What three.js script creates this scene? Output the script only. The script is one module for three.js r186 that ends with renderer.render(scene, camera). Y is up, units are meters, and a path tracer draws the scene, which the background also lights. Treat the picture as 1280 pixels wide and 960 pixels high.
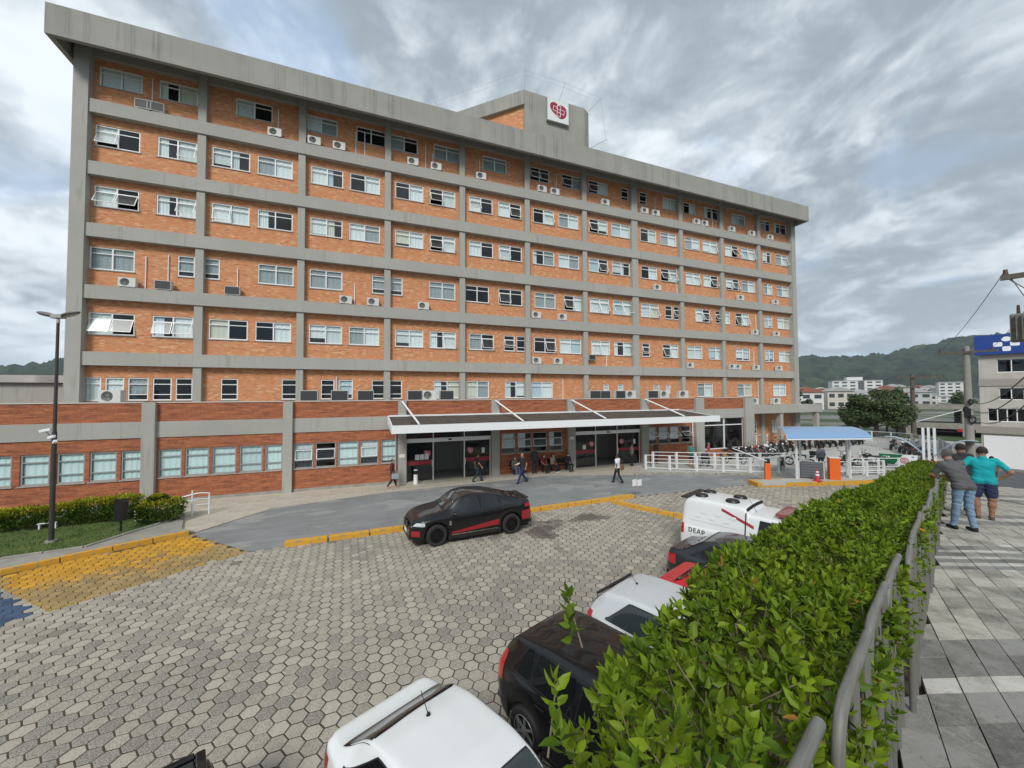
import * as THREE from 'three';
import { mergeGeometries, mergeVertices } from 'three/addons/utils/BufferGeometryUtils.js';
import { RoundedBoxGeometry } from 'three/addons/geometries/RoundedBoxGeometry.js';

// ---------------------------------------------------------------- camera
const scene = new THREE.Scene();
const camera = new THREE.PerspectiveCamera(90, 4 / 3, 0.05, 6000);
{
  const r = new THREE.Vector3(0.93160725, -0.0047101, 0.36343604);
  const u = new THREE.Vector3(-0.00690336, 0.99950637, 0.03064911);
  const f = new THREE.Vector3(0.36340099, 0.03106186, -0.93111486);
  camera.position.set(0, 5.2, 0);
  camera.quaternion.setFromRotationMatrix(new THREE.Matrix4().makeBasis(r, u, f.clone().negate()));
}
// ---------------------------------------------------------------- random and noise
function rngOf(seed) { let a = seed >>> 0; return () => { a |= 0; a = a + 0x6D2B79F5 | 0; let t = Math.imul(a ^ a >>> 15, 1 | a); t = t + Math.imul(t ^ t >>> 7, 61 | t) ^ t; return ((t ^ t >>> 14) >>> 0) / 4294967296; }; }
const rnd = rngOf(20240611);
const rr = (a, b) => a + (b - a) * rnd();
function hash2(ix, iy, s = 0) { let h = Math.imul(ix, 374761393) + Math.imul(iy, 668265263) + Math.imul(s, 974711) | 0; h = Math.imul(h ^ h >>> 13, 1274126177); h ^= h >>> 16; return (h >>> 0) / 4294967296; }
const sstep = (a, b, x) => { const t = Math.min(1, Math.max(0, (x - a) / (b - a))); return t * t * (3 - 2 * t); };
const mix = (a, b, t) => a + (b - a) * t;
function vnoise(x, y, s = 0, px = 0, py = 0) {           // value noise, optional period
  const ix = Math.floor(x), iy = Math.floor(y), fx = x - ix, fy = y - iy;
  const w = (i, p) => p ? ((i % p) + p) % p : i;
  const u = fx * fx * (3 - 2 * fx), v = fy * fy * (3 - 2 * fy);
  const a = hash2(w(ix, px), w(iy, py), s), b = hash2(w(ix + 1, px), w(iy, py), s), c = hash2(w(ix, px), w(iy + 1, py), s), d = hash2(w(ix + 1, px), w(iy + 1, py), s);
  return mix(mix(a, b, u), mix(c, d, u), v);
}
function fbmRough(x, y, oct, s, gain) { let a = 0.5, t = 0, n = 0; for (let i = 0; i < oct; i++) { t += a * vnoise(x, y, s + i * 17); n += a; a *= gain; const q = x * 1.62 + y * 1.25; y = y * 1.62 - x * 1.25; x = q; } return t / n; }
function fbm(x, y, oct = 5, s = 0, px = 0, py = 0) { let a = 0.5, t = 0, n = 0; for (let i = 0; i < oct; i++) { t += a * vnoise(x, y, s + i * 17, px, py); n += a; a *= 0.5; x *= 2; y *= 2; px *= 2; py *= 2; } return t / n; }

// ---------------------------------------------------------------- overcast sky (air and clouds only), sun, exposure
function makeSky() {
  const W = 2048, H = 1024, d = new Float32Array(W * H * 4);
  for (let j = 0; j < H; j++) {
    const el = ((j + 0.5) / H - 0.5) * Math.PI, sy = Math.sin(el), cy = Math.cos(el);
    for (let i = 0; i < W; i++) {
      const az = ((i + 0.5) / W - 0.5) * 2 * Math.PI, k = (j * W + i) * 4;
      let R, G, B;
      if (sy < 0) { R = 0.27; G = 0.29; B = 0.3; }
      else {
        const dx = Math.cos(az) * cy, dz = Math.sin(az) * cy;
        const q = 1 / (sy + 0.26);
        let x = dx * q * 1.75 + 3.1, y = dz * q * 1.75 + 7.7;
        const wx = fbm(x * 1.3 + 9, y * 1.3, 3, 91) - 0.5, wy = fbm(x * 1.3, y * 1.3 + 5, 3, 57) - 0.5;
        x += wx * 0.5; y += wy * 0.5;
        const big = fbm(x * 0.7, y * 0.7, 3, 3), mid = fbmRough(x * 1.9, y * 1.9, 8, 11, 0.6), fine = fbmRough(x * 5.5, y * 5.5, 7, 29, 0.66), puff = sstep(0.44, 0.60, fbmRough(x * 2.6 + 7, y * 2.6, 8, 43, 0.62));
        let b = 0.50 * (big - 0.5) * 2.1 + 0.70 * (mid - 0.5) * 2.3 + 0.45 * (fine - 0.5) * 2.0 + 0.26 * (puff - 0.5);   // about -1 .. 1
        const t = sstep(-0.55, 0.70, b);
        // thick grey cloud to thin bright cloud
        R = mix(0.205, 0.515, t); G = mix(0.245, 0.555, t); B = mix(0.280, 0.590, t);
        const hole = sstep(0.60, 0.78, fbm(x * 1.1 + 31, y * 1.1 + 4, 5, 77)) * 0.42;             // thin patches of blue
        R = mix(R, 0.27, hole); G = mix(G, 0.38, hole); B = mix(B, 0.56, hole);
        const hz = Math.exp(-sy * 9);                                                             // pale air near the horizon
        R = mix(R, 0.40, hz * 0.5); G = mix(G, 0.47, hz * 0.5); B = mix(B, 0.53, hz * 0.5);
        const gap = sstep(0.042, 0.055, sy) * (1 - sstep(0.062, 0.085, sy)) * sstep(0.35, 0.6, fbm(az * 5 + 2, sy * 60, 4, 5));
        R = mix(R, 0.20, gap * 0.8); G = mix(G, 0.42, gap * 0.8); B = mix(B, 0.68, gap * 0.8);
      }
      d[k] = R; d[k + 1] = G; d[k + 2] = B; d[k + 3] = 1;
    }
  }
  const t = new THREE.DataTexture(d, W, H, THREE.RGBAFormat, THREE.FloatType);
  t.mapping = THREE.EquirectangularReflectionMapping; t.magFilter = t.minFilter = THREE.LinearFilter; t.needsUpdate = true;
  return t;
}
const skyTexture = makeSky();
scene.background = skyTexture;
scene.environment = skyTexture;
const sun = new THREE.DirectionalLight(new THREE.Color(1, 0.97, 0.92), 1.5);
sun.position.set(-32, 56, 42); sun.target.position.set(4, 0, -14);
sun.castShadow = true; sun.shadow.radius = 30; sun.shadow.mapSize.set(2048, 2048);
Object.assign(sun.shadow.camera, { left: -60, right: 60, top: 60, bottom: -60, near: 1, far: 200 });
scene.add(sun, sun.target);
const EXPOSURE = 1.8;
scene.fog = new THREE.FogExp2(new THREE.Color(0.5, 0.6, 0.68), 0.00016);

// ---------------------------------------------------------------- helpers
const V = (x, y, z) => new THREE.Vector3(x, y, z);
const lin = (r, g, b) => new THREE.Color().setRGB(r, g, b);
function tex(w, h, fn, srgb = true, rep = null) {
  const d = new Uint8Array(w * h * 4);
  for (let y = 0; y < h; y++) for (let x = 0; x < w; x++) { const c = fn(x / w, y / h, x, y), k = (y * w + x) * 4; if (typeof c === 'number') { const q = Math.max(0, Math.min(255, c * 255)); d[k] = d[k + 1] = d[k + 2] = q; } else { for (let i = 0; i < 3; i++) { let q = Math.max(0, Math.min(1, c[i])); if (srgb) q = q <= 0.0031308 ? q * 12.92 : 1.055 * Math.pow(q, 1 / 2.4) - 0.055; d[k + i] = q * 255; } } d[k + 3] = 255; }
  const t = new THREE.DataTexture(d, w, h, THREE.RGBAFormat); t.wrapS = t.wrapT = THREE.RepeatWrapping; t.magFilter = THREE.LinearFilter; t.minFilter = THREE.LinearMipmapLinearFilter; t.generateMipmaps = true;
  if (srgb) t.colorSpace = THREE.SRGBColorSpace; if (rep) t.repeat.set(rep[0], rep[1]); t.needsUpdate = true; return t;
}
const std = (c, rough = 0.8, o = {}) => new THREE.MeshStandardMaterial({ color: Array.isArray(c) ? lin(...c) : c, roughness: rough, ...o });
const phys = (c, rough = 0.5, o = {}) => new THREE.MeshPhysicalMaterial({ color: Array.isArray(c) ? lin(...c) : c, roughness: rough, ...o });
function metreUV(g) {                                    // uv in metres from position and facing
  const p = g.attributes.position, n = g.attributes.normal, uv = new Float32Array(p.count * 2);
  for (let i = 0; i < p.count; i++) {
    const ax = Math.abs(n.getX(i)), ay = Math.abs(n.getY(i)), az = Math.abs(n.getZ(i));
    if (ay >= ax && ay >= az) { uv[2 * i] = p.getX(i); uv[2 * i + 1] = p.getZ(i); }
    else if (ax >= az) { uv[2 * i] = p.getZ(i); uv[2 * i + 1] = p.getY(i); }
    else { uv[2 * i] = p.getX(i); uv[2 * i + 1] = p.getY(i); }
  }
  g.setAttribute('uv', new THREE.BufferAttribute(uv, 2)); return g;
}
function bx(x0, x1, y0, y1, z0, z1) { const g = new THREE.BoxGeometry(Math.abs(x1 - x0), Math.abs(y1 - y0), Math.abs(z1 - z0)); g.translate((x0 + x1) / 2, (y0 + y1) / 2, (z0 + z1) / 2); return metreUV(g); }
function rbx(x0, x1, y0, y1, z0, z1, r = 0.02, s = 2) { const g = new RoundedBoxGeometry(Math.abs(x1 - x0), Math.abs(y1 - y0), Math.abs(z1 - z0), s, r); g.translate((x0 + x1) / 2, (y0 + y1) / 2, (z0 + z1) / 2); return metreUV(g.index ? g : mergeVertices(g)); }
function rod(a, b, r0, r1 = r0, seg = 8) {               // tapered straight bar from a to b
  const A = V(...a), B = V(...b), d = B.clone().sub(A), L = d.length();
  const g = new THREE.CylinderGeometry(r1, r0, L, seg, 1); g.translate(0, L / 2, 0);
  g.applyQuaternion(new THREE.Quaternion().setFromUnitVectors(V(0, 1, 0), d.normalize())); g.translate(A.x, A.y, A.z); return g;
}
function tube(pts, r, seg = 24, rs = 7, closed = false) { return new THREE.TubeGeometry(new THREE.CatmullRomCurve3(pts.map(p => Array.isArray(p) ? V(...p) : p), closed, 'catmullrom', 0.5), seg, r, rs, closed); }
function cyl(r0, r1, h, seg, x, y, z, axis = 'y') { const g = new THREE.CylinderGeometry(r1, r0, h, seg); if (axis === 'x') g.rotateZ(-Math.PI / 2); if (axis === 'z') g.rotateX(Math.PI / 2); g.translate(x, y, z); return g; }
function prep(g) { let q = g.index ? g.toNonIndexed() : g; q = q.clone(); for (const k of Object.keys(q.attributes)) if (!['position', 'normal', 'uv'].includes(k)) q.deleteAttribute(k); if (!q.attributes.normal) q.computeVertexNormals(); if (!q.attributes.uv) q.setAttribute('uv', new THREE.BufferAttribute(new Float32Array(q.attributes.position.count * 2), 2)); q.morphAttributes = {}; return q; }
const merge = gs => gs.length === 1 ? gs[0] : mergeGeometries(gs.map(prep), false);
const taken = {};
function numbered(n) { if (taken[n] === undefined) { taken[n] = 0; return n; } taken[n]++; return n + '_' + String(taken[n]).padStart(3, '0'); }
function obj(name, geos, mat, parent = scene) {
  const m = new THREE.Mesh(merge(Array.isArray(geos) ? geos : [geos]), mat);
  m.name = parent === scene ? numbered(name) : name; m.castShadow = m.receiveShadow = true; parent.add(m); return m;
}
function tag(o, label, category, group) { o.userData.label = label; o.userData.category = category; if (group) o.userData.group = group; return o; }
function thing(name, label, category, pos = [0, 0, 0], turn = 0, group) { const o = new THREE.Group(); o.name = numbered(name); o.position.set(...pos); o.rotation.y = turn; scene.add(o); return tag(o, label, category, group); }
function struct(name, geos, mat) { const m = obj(name, geos, mat); m.userData.kind = 'structure'; return m; }
function sub(name, parent, pos = [0, 0, 0]) { const g = new THREE.Group(); g.name = name; g.position.set(...pos); parent.add(g); return g; }
function dup(o, pos, turn = 0, label, group) { const c = o.clone(); c.name = numbered(o.name.replace(/_\d{3}$/, '')); c.position.set(...pos); c.rotation.y = turn; scene.add(c); c.userData = { ...o.userData }; if (label) c.userData.label = label; if (group) c.userData.group = group; return c; }
function poly(pts, y0, y1) {                             // prism over a ground polygon [x,z], top at y1
  const s = new THREE.Shape(pts.map(p => new THREE.Vector2(p[0], -p[1])));
  const g = new THREE.ExtrudeGeometry(s, { depth: y1 - y0, bevelEnabled: false }); g.rotateX(-Math.PI / 2); g.translate(0, y0, 0); return metreUV(g);
}
function inPoly(x, z, P) { let c = false; for (let i = 0, j = P.length - 1; i < P.length; j = i++) { const a = P[i], b = P[j]; if ((a[1] > z) !== (b[1] > z) && x < (b[0] - a[0]) * (z - a[1]) / (b[1] - a[1]) + a[0]) c = !c; } return c; }
// frame of the street edge: s along the railing, f out over the street (negative = over the car park)
const LX = 0.941, LZ = -0.339, FX = 0.339, FZ = 0.941;
const walkY = s => 3.46 - 0.081 * s;
const SF = (s, f, h = 0) => [s * LX + f * FX, Math.max(walkY(s), 0.01) + h, s * LZ + f * FZ];
const LOT_TURN = Math.atan2(-LZ, LX);                    // rotation.y that turns local x to the railing direction
// ---------------------------------------------------------------- materials
const brickTowerTex = tex(1024, 1024, (u, v, px, py) => {          // 4.4 m x 4.5 m of orange brick, 60 courses
  const row = Math.floor(v * 60), off = (row % 2) * 0.5, bxu = u * 20 + off, col = Math.floor(bxu), fx = bxu - col, fy = v * 60 - row;
  const c = ((col % 20) + 20) % 20, h = hash2(c, row, 4), h2 = hash2(c, row, 9);
  const n = fbm(u * 40, v * 60, 3, 7, 40, 60);
  const joint = fx < 0.035 || fx > 0.965 || fy < 0.10 || fy > 0.92;
  let k = 0.91 + 0.22 * h + 0.16 * (n - 0.5);
  let R = 0.60 * k, G = 0.245 * k * (0.90 + 0.24 * h2), B = 0.108 * k * (0.82 + 0.4 * h2);
  if (h > 0.955) { R *= 0.66; G *= 0.62; B *= 0.68; }
  if (h2 > 0.9) { R *= 1.12; G *= 1.3; B *= 1.45; }
  if (joint) { R = mix(R, 0.46, 0.6); G = mix(G, 0.33, 0.6); B = mix(B, 0.23, 0.6); }
  return [R, G, B];
});
brickTowerTex.repeat.set(1 / 4.4, 1 / 4.5);
const brickTowerBump = tex(512, 512, (u, v) => { const row = Math.floor(v * 30), b = u * 10 + (row % 2) * 0.5, fx = b - Math.floor(b), fy = v * 30 - row; return (fx < 0.05 || fx > 0.95 || fy < 0.13 || fy > 0.9) ? 0.1 : 0.8 + 0.2 * hash2(Math.floor(b) % 10, row, 2); }, false);
brickTowerBump.repeat.set(1 / 2.2, 1 / 2.25);
const M = {};
M.brick = std([1, 1, 1], 0.9, { map: brickTowerTex, bumpMap: brickTowerBump, bumpScale: 0.008 });
const brickWingTex = tex(1024, 512, (u, v) => {                    // 4 m x 2 m of long thin red brick
  const row = Math.floor(v * 36), b = u * 11 + hash2(row, 3, 1) * 3, col = Math.floor(b), fy = v * 36 - row, fx = b - col;
  const h = hash2(((col % 11) + 11) % 11, row, 14), n = fbm(u * 60, v * 36, 3, 8, 60, 36), streak = fbm(u * 6, v * 36, 2, 31, 6, 36);
  let k = 0.62 + 0.42 * h + 0.3 * (n - 0.5) + 0.5 * (streak - 0.5);
  let R = 0.40 * k, G = 0.128 * k * (0.85 + 0.3 * n), B = 0.055 * k;
  if (fy < 0.16) { R = mix(R, 0.40, 0.4); G = mix(G, 0.22, 0.4); B = mix(B, 0.15, 0.4); }
  if (fx < 0.02) { R *= 0.7; G *= 0.7; B *= 0.7; }
  return [R, G, B];
});
brickWingTex.repeat.set(1 / 4, 1 / 2);
M.wingBrick = std([1, 1, 1], 0.85, { map: brickWingTex });
const concTex = tex(1024, 1024, (u, v) => {                        // 10 m of painted concrete with run marks
  const streak = fbm(u * 90, v * 5, 4, 41, 90, 5), blot = fbm(u * 7, v * 7, 5, 42, 7, 7), fine = vnoise(u * 300, v * 300, 43, 300, 300);
  const run = sstep(0.60, 0.76, streak) * sstep(0.35, 0.7, blot);
  let k = 0.92 + 0.16 * (blot - 0.5) + 0.06 * (fine - 0.5) - 0.16 * run;
  return [0.395 * k, 0.388 * k * (1 + 0.01 * run), 0.352 * k * (1 - 0.03 * run)];
});
concTex.repeat.set(0.1, 0.1);
M.conc = std([1, 1, 1], 0.85, { map: concTex });
const weatherTex = tex(1024, 512, (u, v) => {                      // 12 m x 6 m: weathered fascia with dark vertical run marks
  const s1 = fbm(u * 150, v * 3, 4, 51, 150, 3), s2 = fbm(u * 24, v * 2, 4, 52, 24, 2), blot = fbm(u * 9, v * 6, 5, 53, 9, 6);
  const run = sstep(0.55, 0.75, s1) * 0.17 * sstep(0.3, 0.6, s2) + sstep(0.52, 0.75, s2) * 0.08;
  const k = 0.90 + 0.2 * (blot - 0.5) - run;
  return [0.345 * k, 0.340 * k, 0.305 * k];
});
weatherTex.repeat.set(1 / 12, 1 / 6);
M.fascia = std([1, 1, 1], 0.88, { map: weatherTex });
M.white = std([0.78, 0.79, 0.79], 0.5);
M.alu = std([0.80, 0.81, 0.80], 0.45);
M.aluGrey = std([0.36, 0.36, 0.35], 0.5, { metalness: 0.2 });
M.dark = std([0.02, 0.02, 0.022], 0.6);
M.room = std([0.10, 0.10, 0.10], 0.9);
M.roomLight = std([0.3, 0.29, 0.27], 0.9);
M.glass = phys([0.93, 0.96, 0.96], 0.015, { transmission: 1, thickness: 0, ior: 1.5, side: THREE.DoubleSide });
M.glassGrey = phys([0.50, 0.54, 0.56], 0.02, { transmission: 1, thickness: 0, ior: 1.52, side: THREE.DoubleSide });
M.sashGlass = phys([0.9, 0.94, 0.94], 0.28, { transmission: 1, thickness: 0, ior: 1.45, side: THREE.DoubleSide });
M.glassAqua = phys([0.90, 0.965, 0.965], 0.06, { transmission: 1, thickness: 0, ior: 1.5, side: THREE.DoubleSide });
M.blind_or_reflection = std([0.84, 0.86, 0.86], 0.85);
M.blind_or_reflection2 = std([0.70, 0.73, 0.74], 0.85);
M.blind_or_reflection3 = std([0.74, 0.69, 0.58], 0.85, { side: THREE.DoubleSide });
M.blind_or_reflection4 = std([0.55, 0.65, 0.72], 0.85, { side: THREE.DoubleSide });
M.black = std([0.012, 0.012, 0.013], 0.45);
M.rubber = std([0.018, 0.018, 0.018], 0.75);
M.galv = std([0.20, 0.198, 0.178], 0.62, { metalness: 0.2, map: tex(256, 256, (u, v) => { const n = fbm(u * 12, v * 12, 4, 61, 12, 12), r = sstep(0.6, 0.72, fbm(u * 20, v * 20, 4, 60, 20, 20)); const k = 0.6 + 0.6 * n; return [k, k * (1 - 0.12 * r), k * (1 - 0.25 * r)]; }, false) });
M.yellowPaint = std([1, 1, 1], 0.8, { map: (() => { const t = tex(512, 512, (u, v) => { const n = fbm(u * 14, v * 14, 5, 62, 14, 14), w = sstep(0.60, 0.72, n); return [mix(0.60, 0.30, w), mix(0.31, 0.25, w), mix(0.028, 0.17, w)]; }); t.repeat.set(0.5, 0.5); return t; })() });
M.orange = std([0.72, 0.13, 0.015], 0.5);
M.steelWhite = std([0.72, 0.74, 0.74], 0.4);
M.concreteRaw = std([1, 1, 1], 0.9, { map: (() => { const t = tex(512, 512, (u, v) => { const n = fbm(u * 10, v * 10, 6, 63, 10, 10), f = vnoise(u * 200, v * 200, 64, 200, 200); const k = 0.7 + 0.5 * n + 0.15 * (f - 0.5); return [0.30 * k, 0.285 * k, 0.25 * k]; }); t.repeat.set(0.35, 0.35); return t; })() });
M.lightConc = std([1, 1, 1], 0.85, { map: (() => { const t = tex(512, 512, (u, v) => { const n = fbm(u * 9, v * 9, 6, 65, 9, 9), s = sstep(0.62, 0.75, fbm(u * 5, v * 5, 5, 66, 5, 5)); const k = 0.85 + 0.3 * (n - 0.5) - 0.22 * s; return [0.52 * k, 0.51 * k, 0.48 * k]; }); t.repeat.set(0.13, 0.13); return t; })() });
M.driveway = std([1, 1, 1], 0.82, { map: (() => { const t = tex(1024, 1024, (u, v) => { const n = fbm(u * 8, v * 8, 6, 67, 8, 8), br = fbm(u * 5, v * 60, 4, 68, 5, 60), f = vnoise(u * 400, v * 400, 69, 400, 400), lightp = sstep(0.58, 0.68, fbm(u * 6 + 3, v * 14, 5, 70, 6, 14)); let k = 0.86 + 0.35 * (n - 0.5) + 0.25 * (br - 0.5) + 0.1 * (f - 0.5); return [mix(0.262 * k, 0.38, lightp * 0.45), mix(0.268 * k, 0.37, lightp * 0.45), mix(0.268 * k, 0.345, lightp * 0.45)]; }); t.repeat.set(1 / 9, 1 / 9); return t; })() });
M.beigeTile = std([1, 1, 1], 0.6, { map: (() => { const t = tex(512, 512, (u, v) => { const a = u * 4, b = v * 4, fa = a - Math.floor(a), fb = b - Math.floor(b), h = hash2(Math.floor(a), Math.floor(b), 71), n = fbm(u * 20, v * 20, 4, 72, 20, 20); let k = 0.86 + 0.16 * h + 0.16 * (n - 0.5); if (fa < 0.03 || fb < 0.03) k *= 0.72; return [0.50 * k, 0.455 * k, 0.375 * k]; }); t.repeat.set(1 / 1.6, 1 / 1.6); return t; })() });
M.asphalt = std([1, 1, 1], 0.9, { map: (() => { const t = tex(512, 512, (u, v) => { const n = fbm(u * 8, v * 8, 5, 73, 8, 8), f = vnoise(u * 256, v * 256, 74, 256, 256); const k = 0.8 + 0.4 * (n - 0.5) + 0.35 * (f - 0.5); return [0.105 * k, 0.11 * k, 0.115 * k]; }); t.repeat.set(0.25, 0.25); return t; })() });
M.soil = std([1, 1, 1], 0.95, { map: (() => { const t = tex(512, 512, (u, v) => { const n = fbm(u * 30, v * 30, 5, 75, 30, 30); const k = 0.5 + n; return [0.060 * k, 0.048 * k, 0.034 * k]; }); t.repeat.set(0.6, 0.6); return t; })() });
M.ground = std([1, 1, 1], 0.95, { map: (() => { const t = tex(512, 512, (u, v) => { const n = fbm(u * 10, v * 10, 6, 76, 10, 10), g = sstep(0.4, 0.6, fbm(u * 5, v * 5, 5, 77, 5, 5)); const k = 0.6 + 0.8 * n; return [mix(0.16, 0.045, g) * k, mix(0.155, 0.075, g) * k, mix(0.14, 0.02, g) * k]; }); t.repeat.set(0.02, 0.02); return t; })() });
M.grassBase = std([1, 1, 1], 0.95, { map: (() => { const t = tex(512, 512, (u, v) => { const n = fbm(u * 40, v * 40, 5, 78, 40, 40), p = fbm(u * 6, v * 6, 4, 79, 6, 6); const k = 0.5 + n; return [mix(0.05, 0.11, p) * k, mix(0.10, 0.125, p) * k, 0.022 * k]; }); t.repeat.set(0.4, 0.4); return t; })() });
M.bark = std([1, 1, 1], 0.95, { map: tex(128, 256, (u, v) => { const n = fbm(u * 16, v * 8, 5, 80, 16, 8); const k = 0.5 + n; return [0.10 * k, 0.075 * k, 0.05 * k]; }) });
M.wood = std([0.10, 0.075, 0.055], 0.9);

// ---------------------------------------------------------------- ground, lot, drive, pavements
struct('ground', [bx(-3000, 3000, -1.2, -0.06, -3000, 3000)], M.ground);
const LOT = [[-22, -10.2], [-9.93, -16.1], [-5.98, -18.05], [-3.54, -15.5], [1.7, -15.65], [9, -16.05], [14.2, -16.3], [20.9, -15.9], [27.4, -13.4], [33, -12.2], SF(36, -0.85), SF(-16, -0.85)].map(p => p.length === 3 ? [p[0], p[2]] : p);
const YEL = [[-9.95, -16.2], [-5.98, -18.2], [-3.54, -15.41], [-7.08, -12.97], [-9.22, -15.08]];
const BLU = [[-9.22, -15.08], [-7.08, -12.97], [-8.6, -11.7], [-14, -12.6], [-12, -15.4], [-9.95, -16.2]];
const lot = new THREE.Group(); lot.name = 'paved_lot'; lot.userData.kind = 'structure'; scene.add(lot);
obj('bedding', [poly(LOT, -0.05, -0.0075)], M.soil, lot);
{
  const R = 0.1545, hexGeo = (() => {                                // flat faces to +-z, corners to +-x, chamfered
    const P = [], N = 6, ring = (r, y) => { for (let i = 0; i < N; i++) P.push(r * Math.cos(i * Math.PI / 3), y, r * Math.sin(i * Math.PI / 3)); };
    ring(R - 0.012, 0); ring(R, -0.010); ring(R, -0.045); P.push(0, 0.0015, 0);
    const I = []; for (let i = 0; i < N; i++) { const j = (i + 1) % N; I.push(18, j, i, i, j, N + j, i, N + j, N + i, N + i, N + j, 12 + j, N + i, 12 + j, 12 + i); }
    const g = new THREE.BufferGeometry(); g.setAttribute('position', new THREE.Float32BufferAttribute(P, 3)); g.setIndex(I);
    const uv = []; for (let i = 0; i < P.length; i += 3) uv.push(P[i] / (2 * R) + 0.5, P[i + 2] / (2 * R) + 0.5); g.setAttribute('uv', new THREE.Float32BufferAttribute(uv, 2));
    const q = g.toNonIndexed(); q.computeVertexNormals(); return q;
  })();
  const pt = (seed, rough) => tex(256, 256, (u, v) => { const n = fbm(u * 9, v * 9, 5, seed, 9, 9), f = vnoise(u * 60, v * 60, seed + 1, 60, 60), pit = sstep(0.52, 0.68, fbm(u * 26, v * 26, 3, seed + 2, 26, 26)); const chip = sstep(0.62, 0.70, fbm(u * 34, v * 34, 2, seed + 3, 34, 34)) * rough; const k = 0.98 + 0.4 * (n - 0.5) + 0.26 * (f - 0.5) - pit * rough + 0.45 * chip; return [k, k * 0.99, k * 0.97]; }, false);
  const bump = (seed) => tex(256, 256, (u, v) => fbm(u * 24, v * 24, 4, seed, 24, 24), false);
  const texes = [[pt(301, 0.20), bump(311), 0.004], [pt(321, 0.42), bump(331), 0.007], [pt(341, 0.62), bump(351), 0.011]];
  const mats = texes.map(([t, b, s]) => std([1, 1, 1], 0.92, { map: t, bumpMap: b, bumpScale: s }));
  const ang = 2 * Math.PI / 180, ca = Math.cos(ang), sa = Math.sin(ang), dz = 0.2835, dx = dz * Math.sqrt(3) / 2;
  const list = [], film = [[], []];
  const clip = (P, C) => {                                          // convex clip of P by C
    let area = 0; C.forEach((p, i) => { const q = C[(i + 1) % C.length]; area += p[0] * q[1] - q[0] * p[1]; }); const sg = Math.sign(area);
    for (let i = 0; i < C.length && P.length; i++) { const a = C[i], b = C[(i + 1) % C.length], side = p => sg * ((b[0] - a[0]) * (p[1] - a[1]) - (b[1] - a[1]) * (p[0] - a[0])), O = []; P.forEach((p, k) => { const q = P[(k + 1) % P.length], u = side(p), w = side(q); if (u >= 0) O.push(p); if (u * w < 0) { const t = u / (u - w); O.push([mix(p[0], q[0], t), mix(p[1], q[1], t)]); } }); P = O; }
    return P;
  };
  for (let i = -90; i < 130; i++) for (let j = -120; j < 60; j++) {
    const a = i * dx + 3, b = j * dz + (i & 1) * dz / 2 - 8, x = a * ca + b * sa, z = -a * sa + b * ca;
    if (x < -22 || x > 36 || z > 5 || z < -19 || !inPoly(x, z, LOT)) continue;
    const wear = fbm(x * 0.33 + 20, z * 0.33 + 20, 4, 401), spk = hash2(i, j, 402), far = hash2(i, j, 403);
    let kind = wear + (spk - 0.5) * 0.62 > 0.68 ? 2 : wear + (spk - 0.5) * 0.6 > 0.47 ? 1 : 0;
    let k = (kind === 2 ? 0.325 : kind === 1 ? 0.37 : 0.395) * (0.88 + 0.24 * far), c = [k * 1.03, k * 0.945, k * 0.79];
    if (kind === 2) c = [k * 1.02, k * 0.96, k * 0.83];
    const oil = sstep(0.50, 0.64, fbm(x * 1.1, z * 1.1, 4, 405) + 0.55 * Math.exp(-(((x - 7.0) / 1.3) ** 2 + ((z + 13.5) / 0.75) ** 2)) + 0.5 * Math.exp(-(((x - 9.2) / 1.3) ** 2 + ((z + 14.1) / 0.45) ** 2)) - 0.27) * 0.85;
    c = c.map(q => q * (1 - 0.75 * oil));
    const hexPts = Array.from({ length: 6 }, (_, q) => [x + (R - 0.012) * Math.cos(q * Math.PI / 3 - ang), z + (R - 0.012) * Math.sin(q * Math.PI / 3 - ang)]);
    let cut = false; [YEL, BLU].forEach((Q, qi) => { const n = hexPts.filter(p => inPoly(p[0], p[1], Q)).length; if (n > 0 && n < 6) { cut = true; const c = clip(hexPts, Q); if (c.length > 2 && hash2(i, j, 409) > 0.04) film[qi].push(poly(c, -0.004, 0.0075)); } });
    if (cut) { /* bare paver, painted in part */ }
    else if (inPoly(x, z, YEL)) { const w = sstep(0.38, 0.72, fbm(x * 0.9, z * 0.9, 4, 407) * 0.55 + 0.72 * Math.min(1, Math.abs((x + 9.95) * 0.4499 + (z + 16.2) * 0.8931) / 3.4) + 0.2 * (spk - 0.5) - 0.10); c = [mix(0.60, 0.36, w), mix(0.31, 0.255, w), mix(0.022, 0.11, w)].map(q => q * (0.85 + 0.3 * far)); }
    else if (inPoly(x, z, BLU)) c = [0.045, 0.085, 0.16].map(q => q * (0.8 + 0.5 * far));
    const f = x * FX + z * FZ, s = x * LX + z * LZ, away = 0.3634 * x - 0.9311 * z, vis = away > 5.55 && 0.9316 * x + 0.3634 * z > -1.31 * away;
    list.push({ x, z, y: cut ? 0 : (spk - 0.5) * 0.010, rot: Math.floor(far * 6) * Math.PI / 3 + (hash2(i, j, 404) - 0.5) * 0.05 + ang, tx: cut ? 0 : (hash2(i, j, 406) - 0.5) * 0.03, tz: cut ? 0 : (hash2(i, j, 408) - 0.5) * 0.03, kind, c, key: vis && (f < -5.3 || s < 0.9) ? away : 1e9 });
  }
  [[0, [0.42, 0.27, 0.075]], [1, [0.05, 0.09, 0.16]]].forEach(([q, c]) => { if (film[q].length) { const m = obj('paint_edge', film[q], std(c, 0.85, { map: texes[1][0] }), lot); m.userData.kind = 'stuff'; } });
  const order = list.slice().sort((a, b) => a.key - b.key); order.slice(0, 300).forEach(o => { o.solo = true; });
  const cache = new Map();
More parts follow.
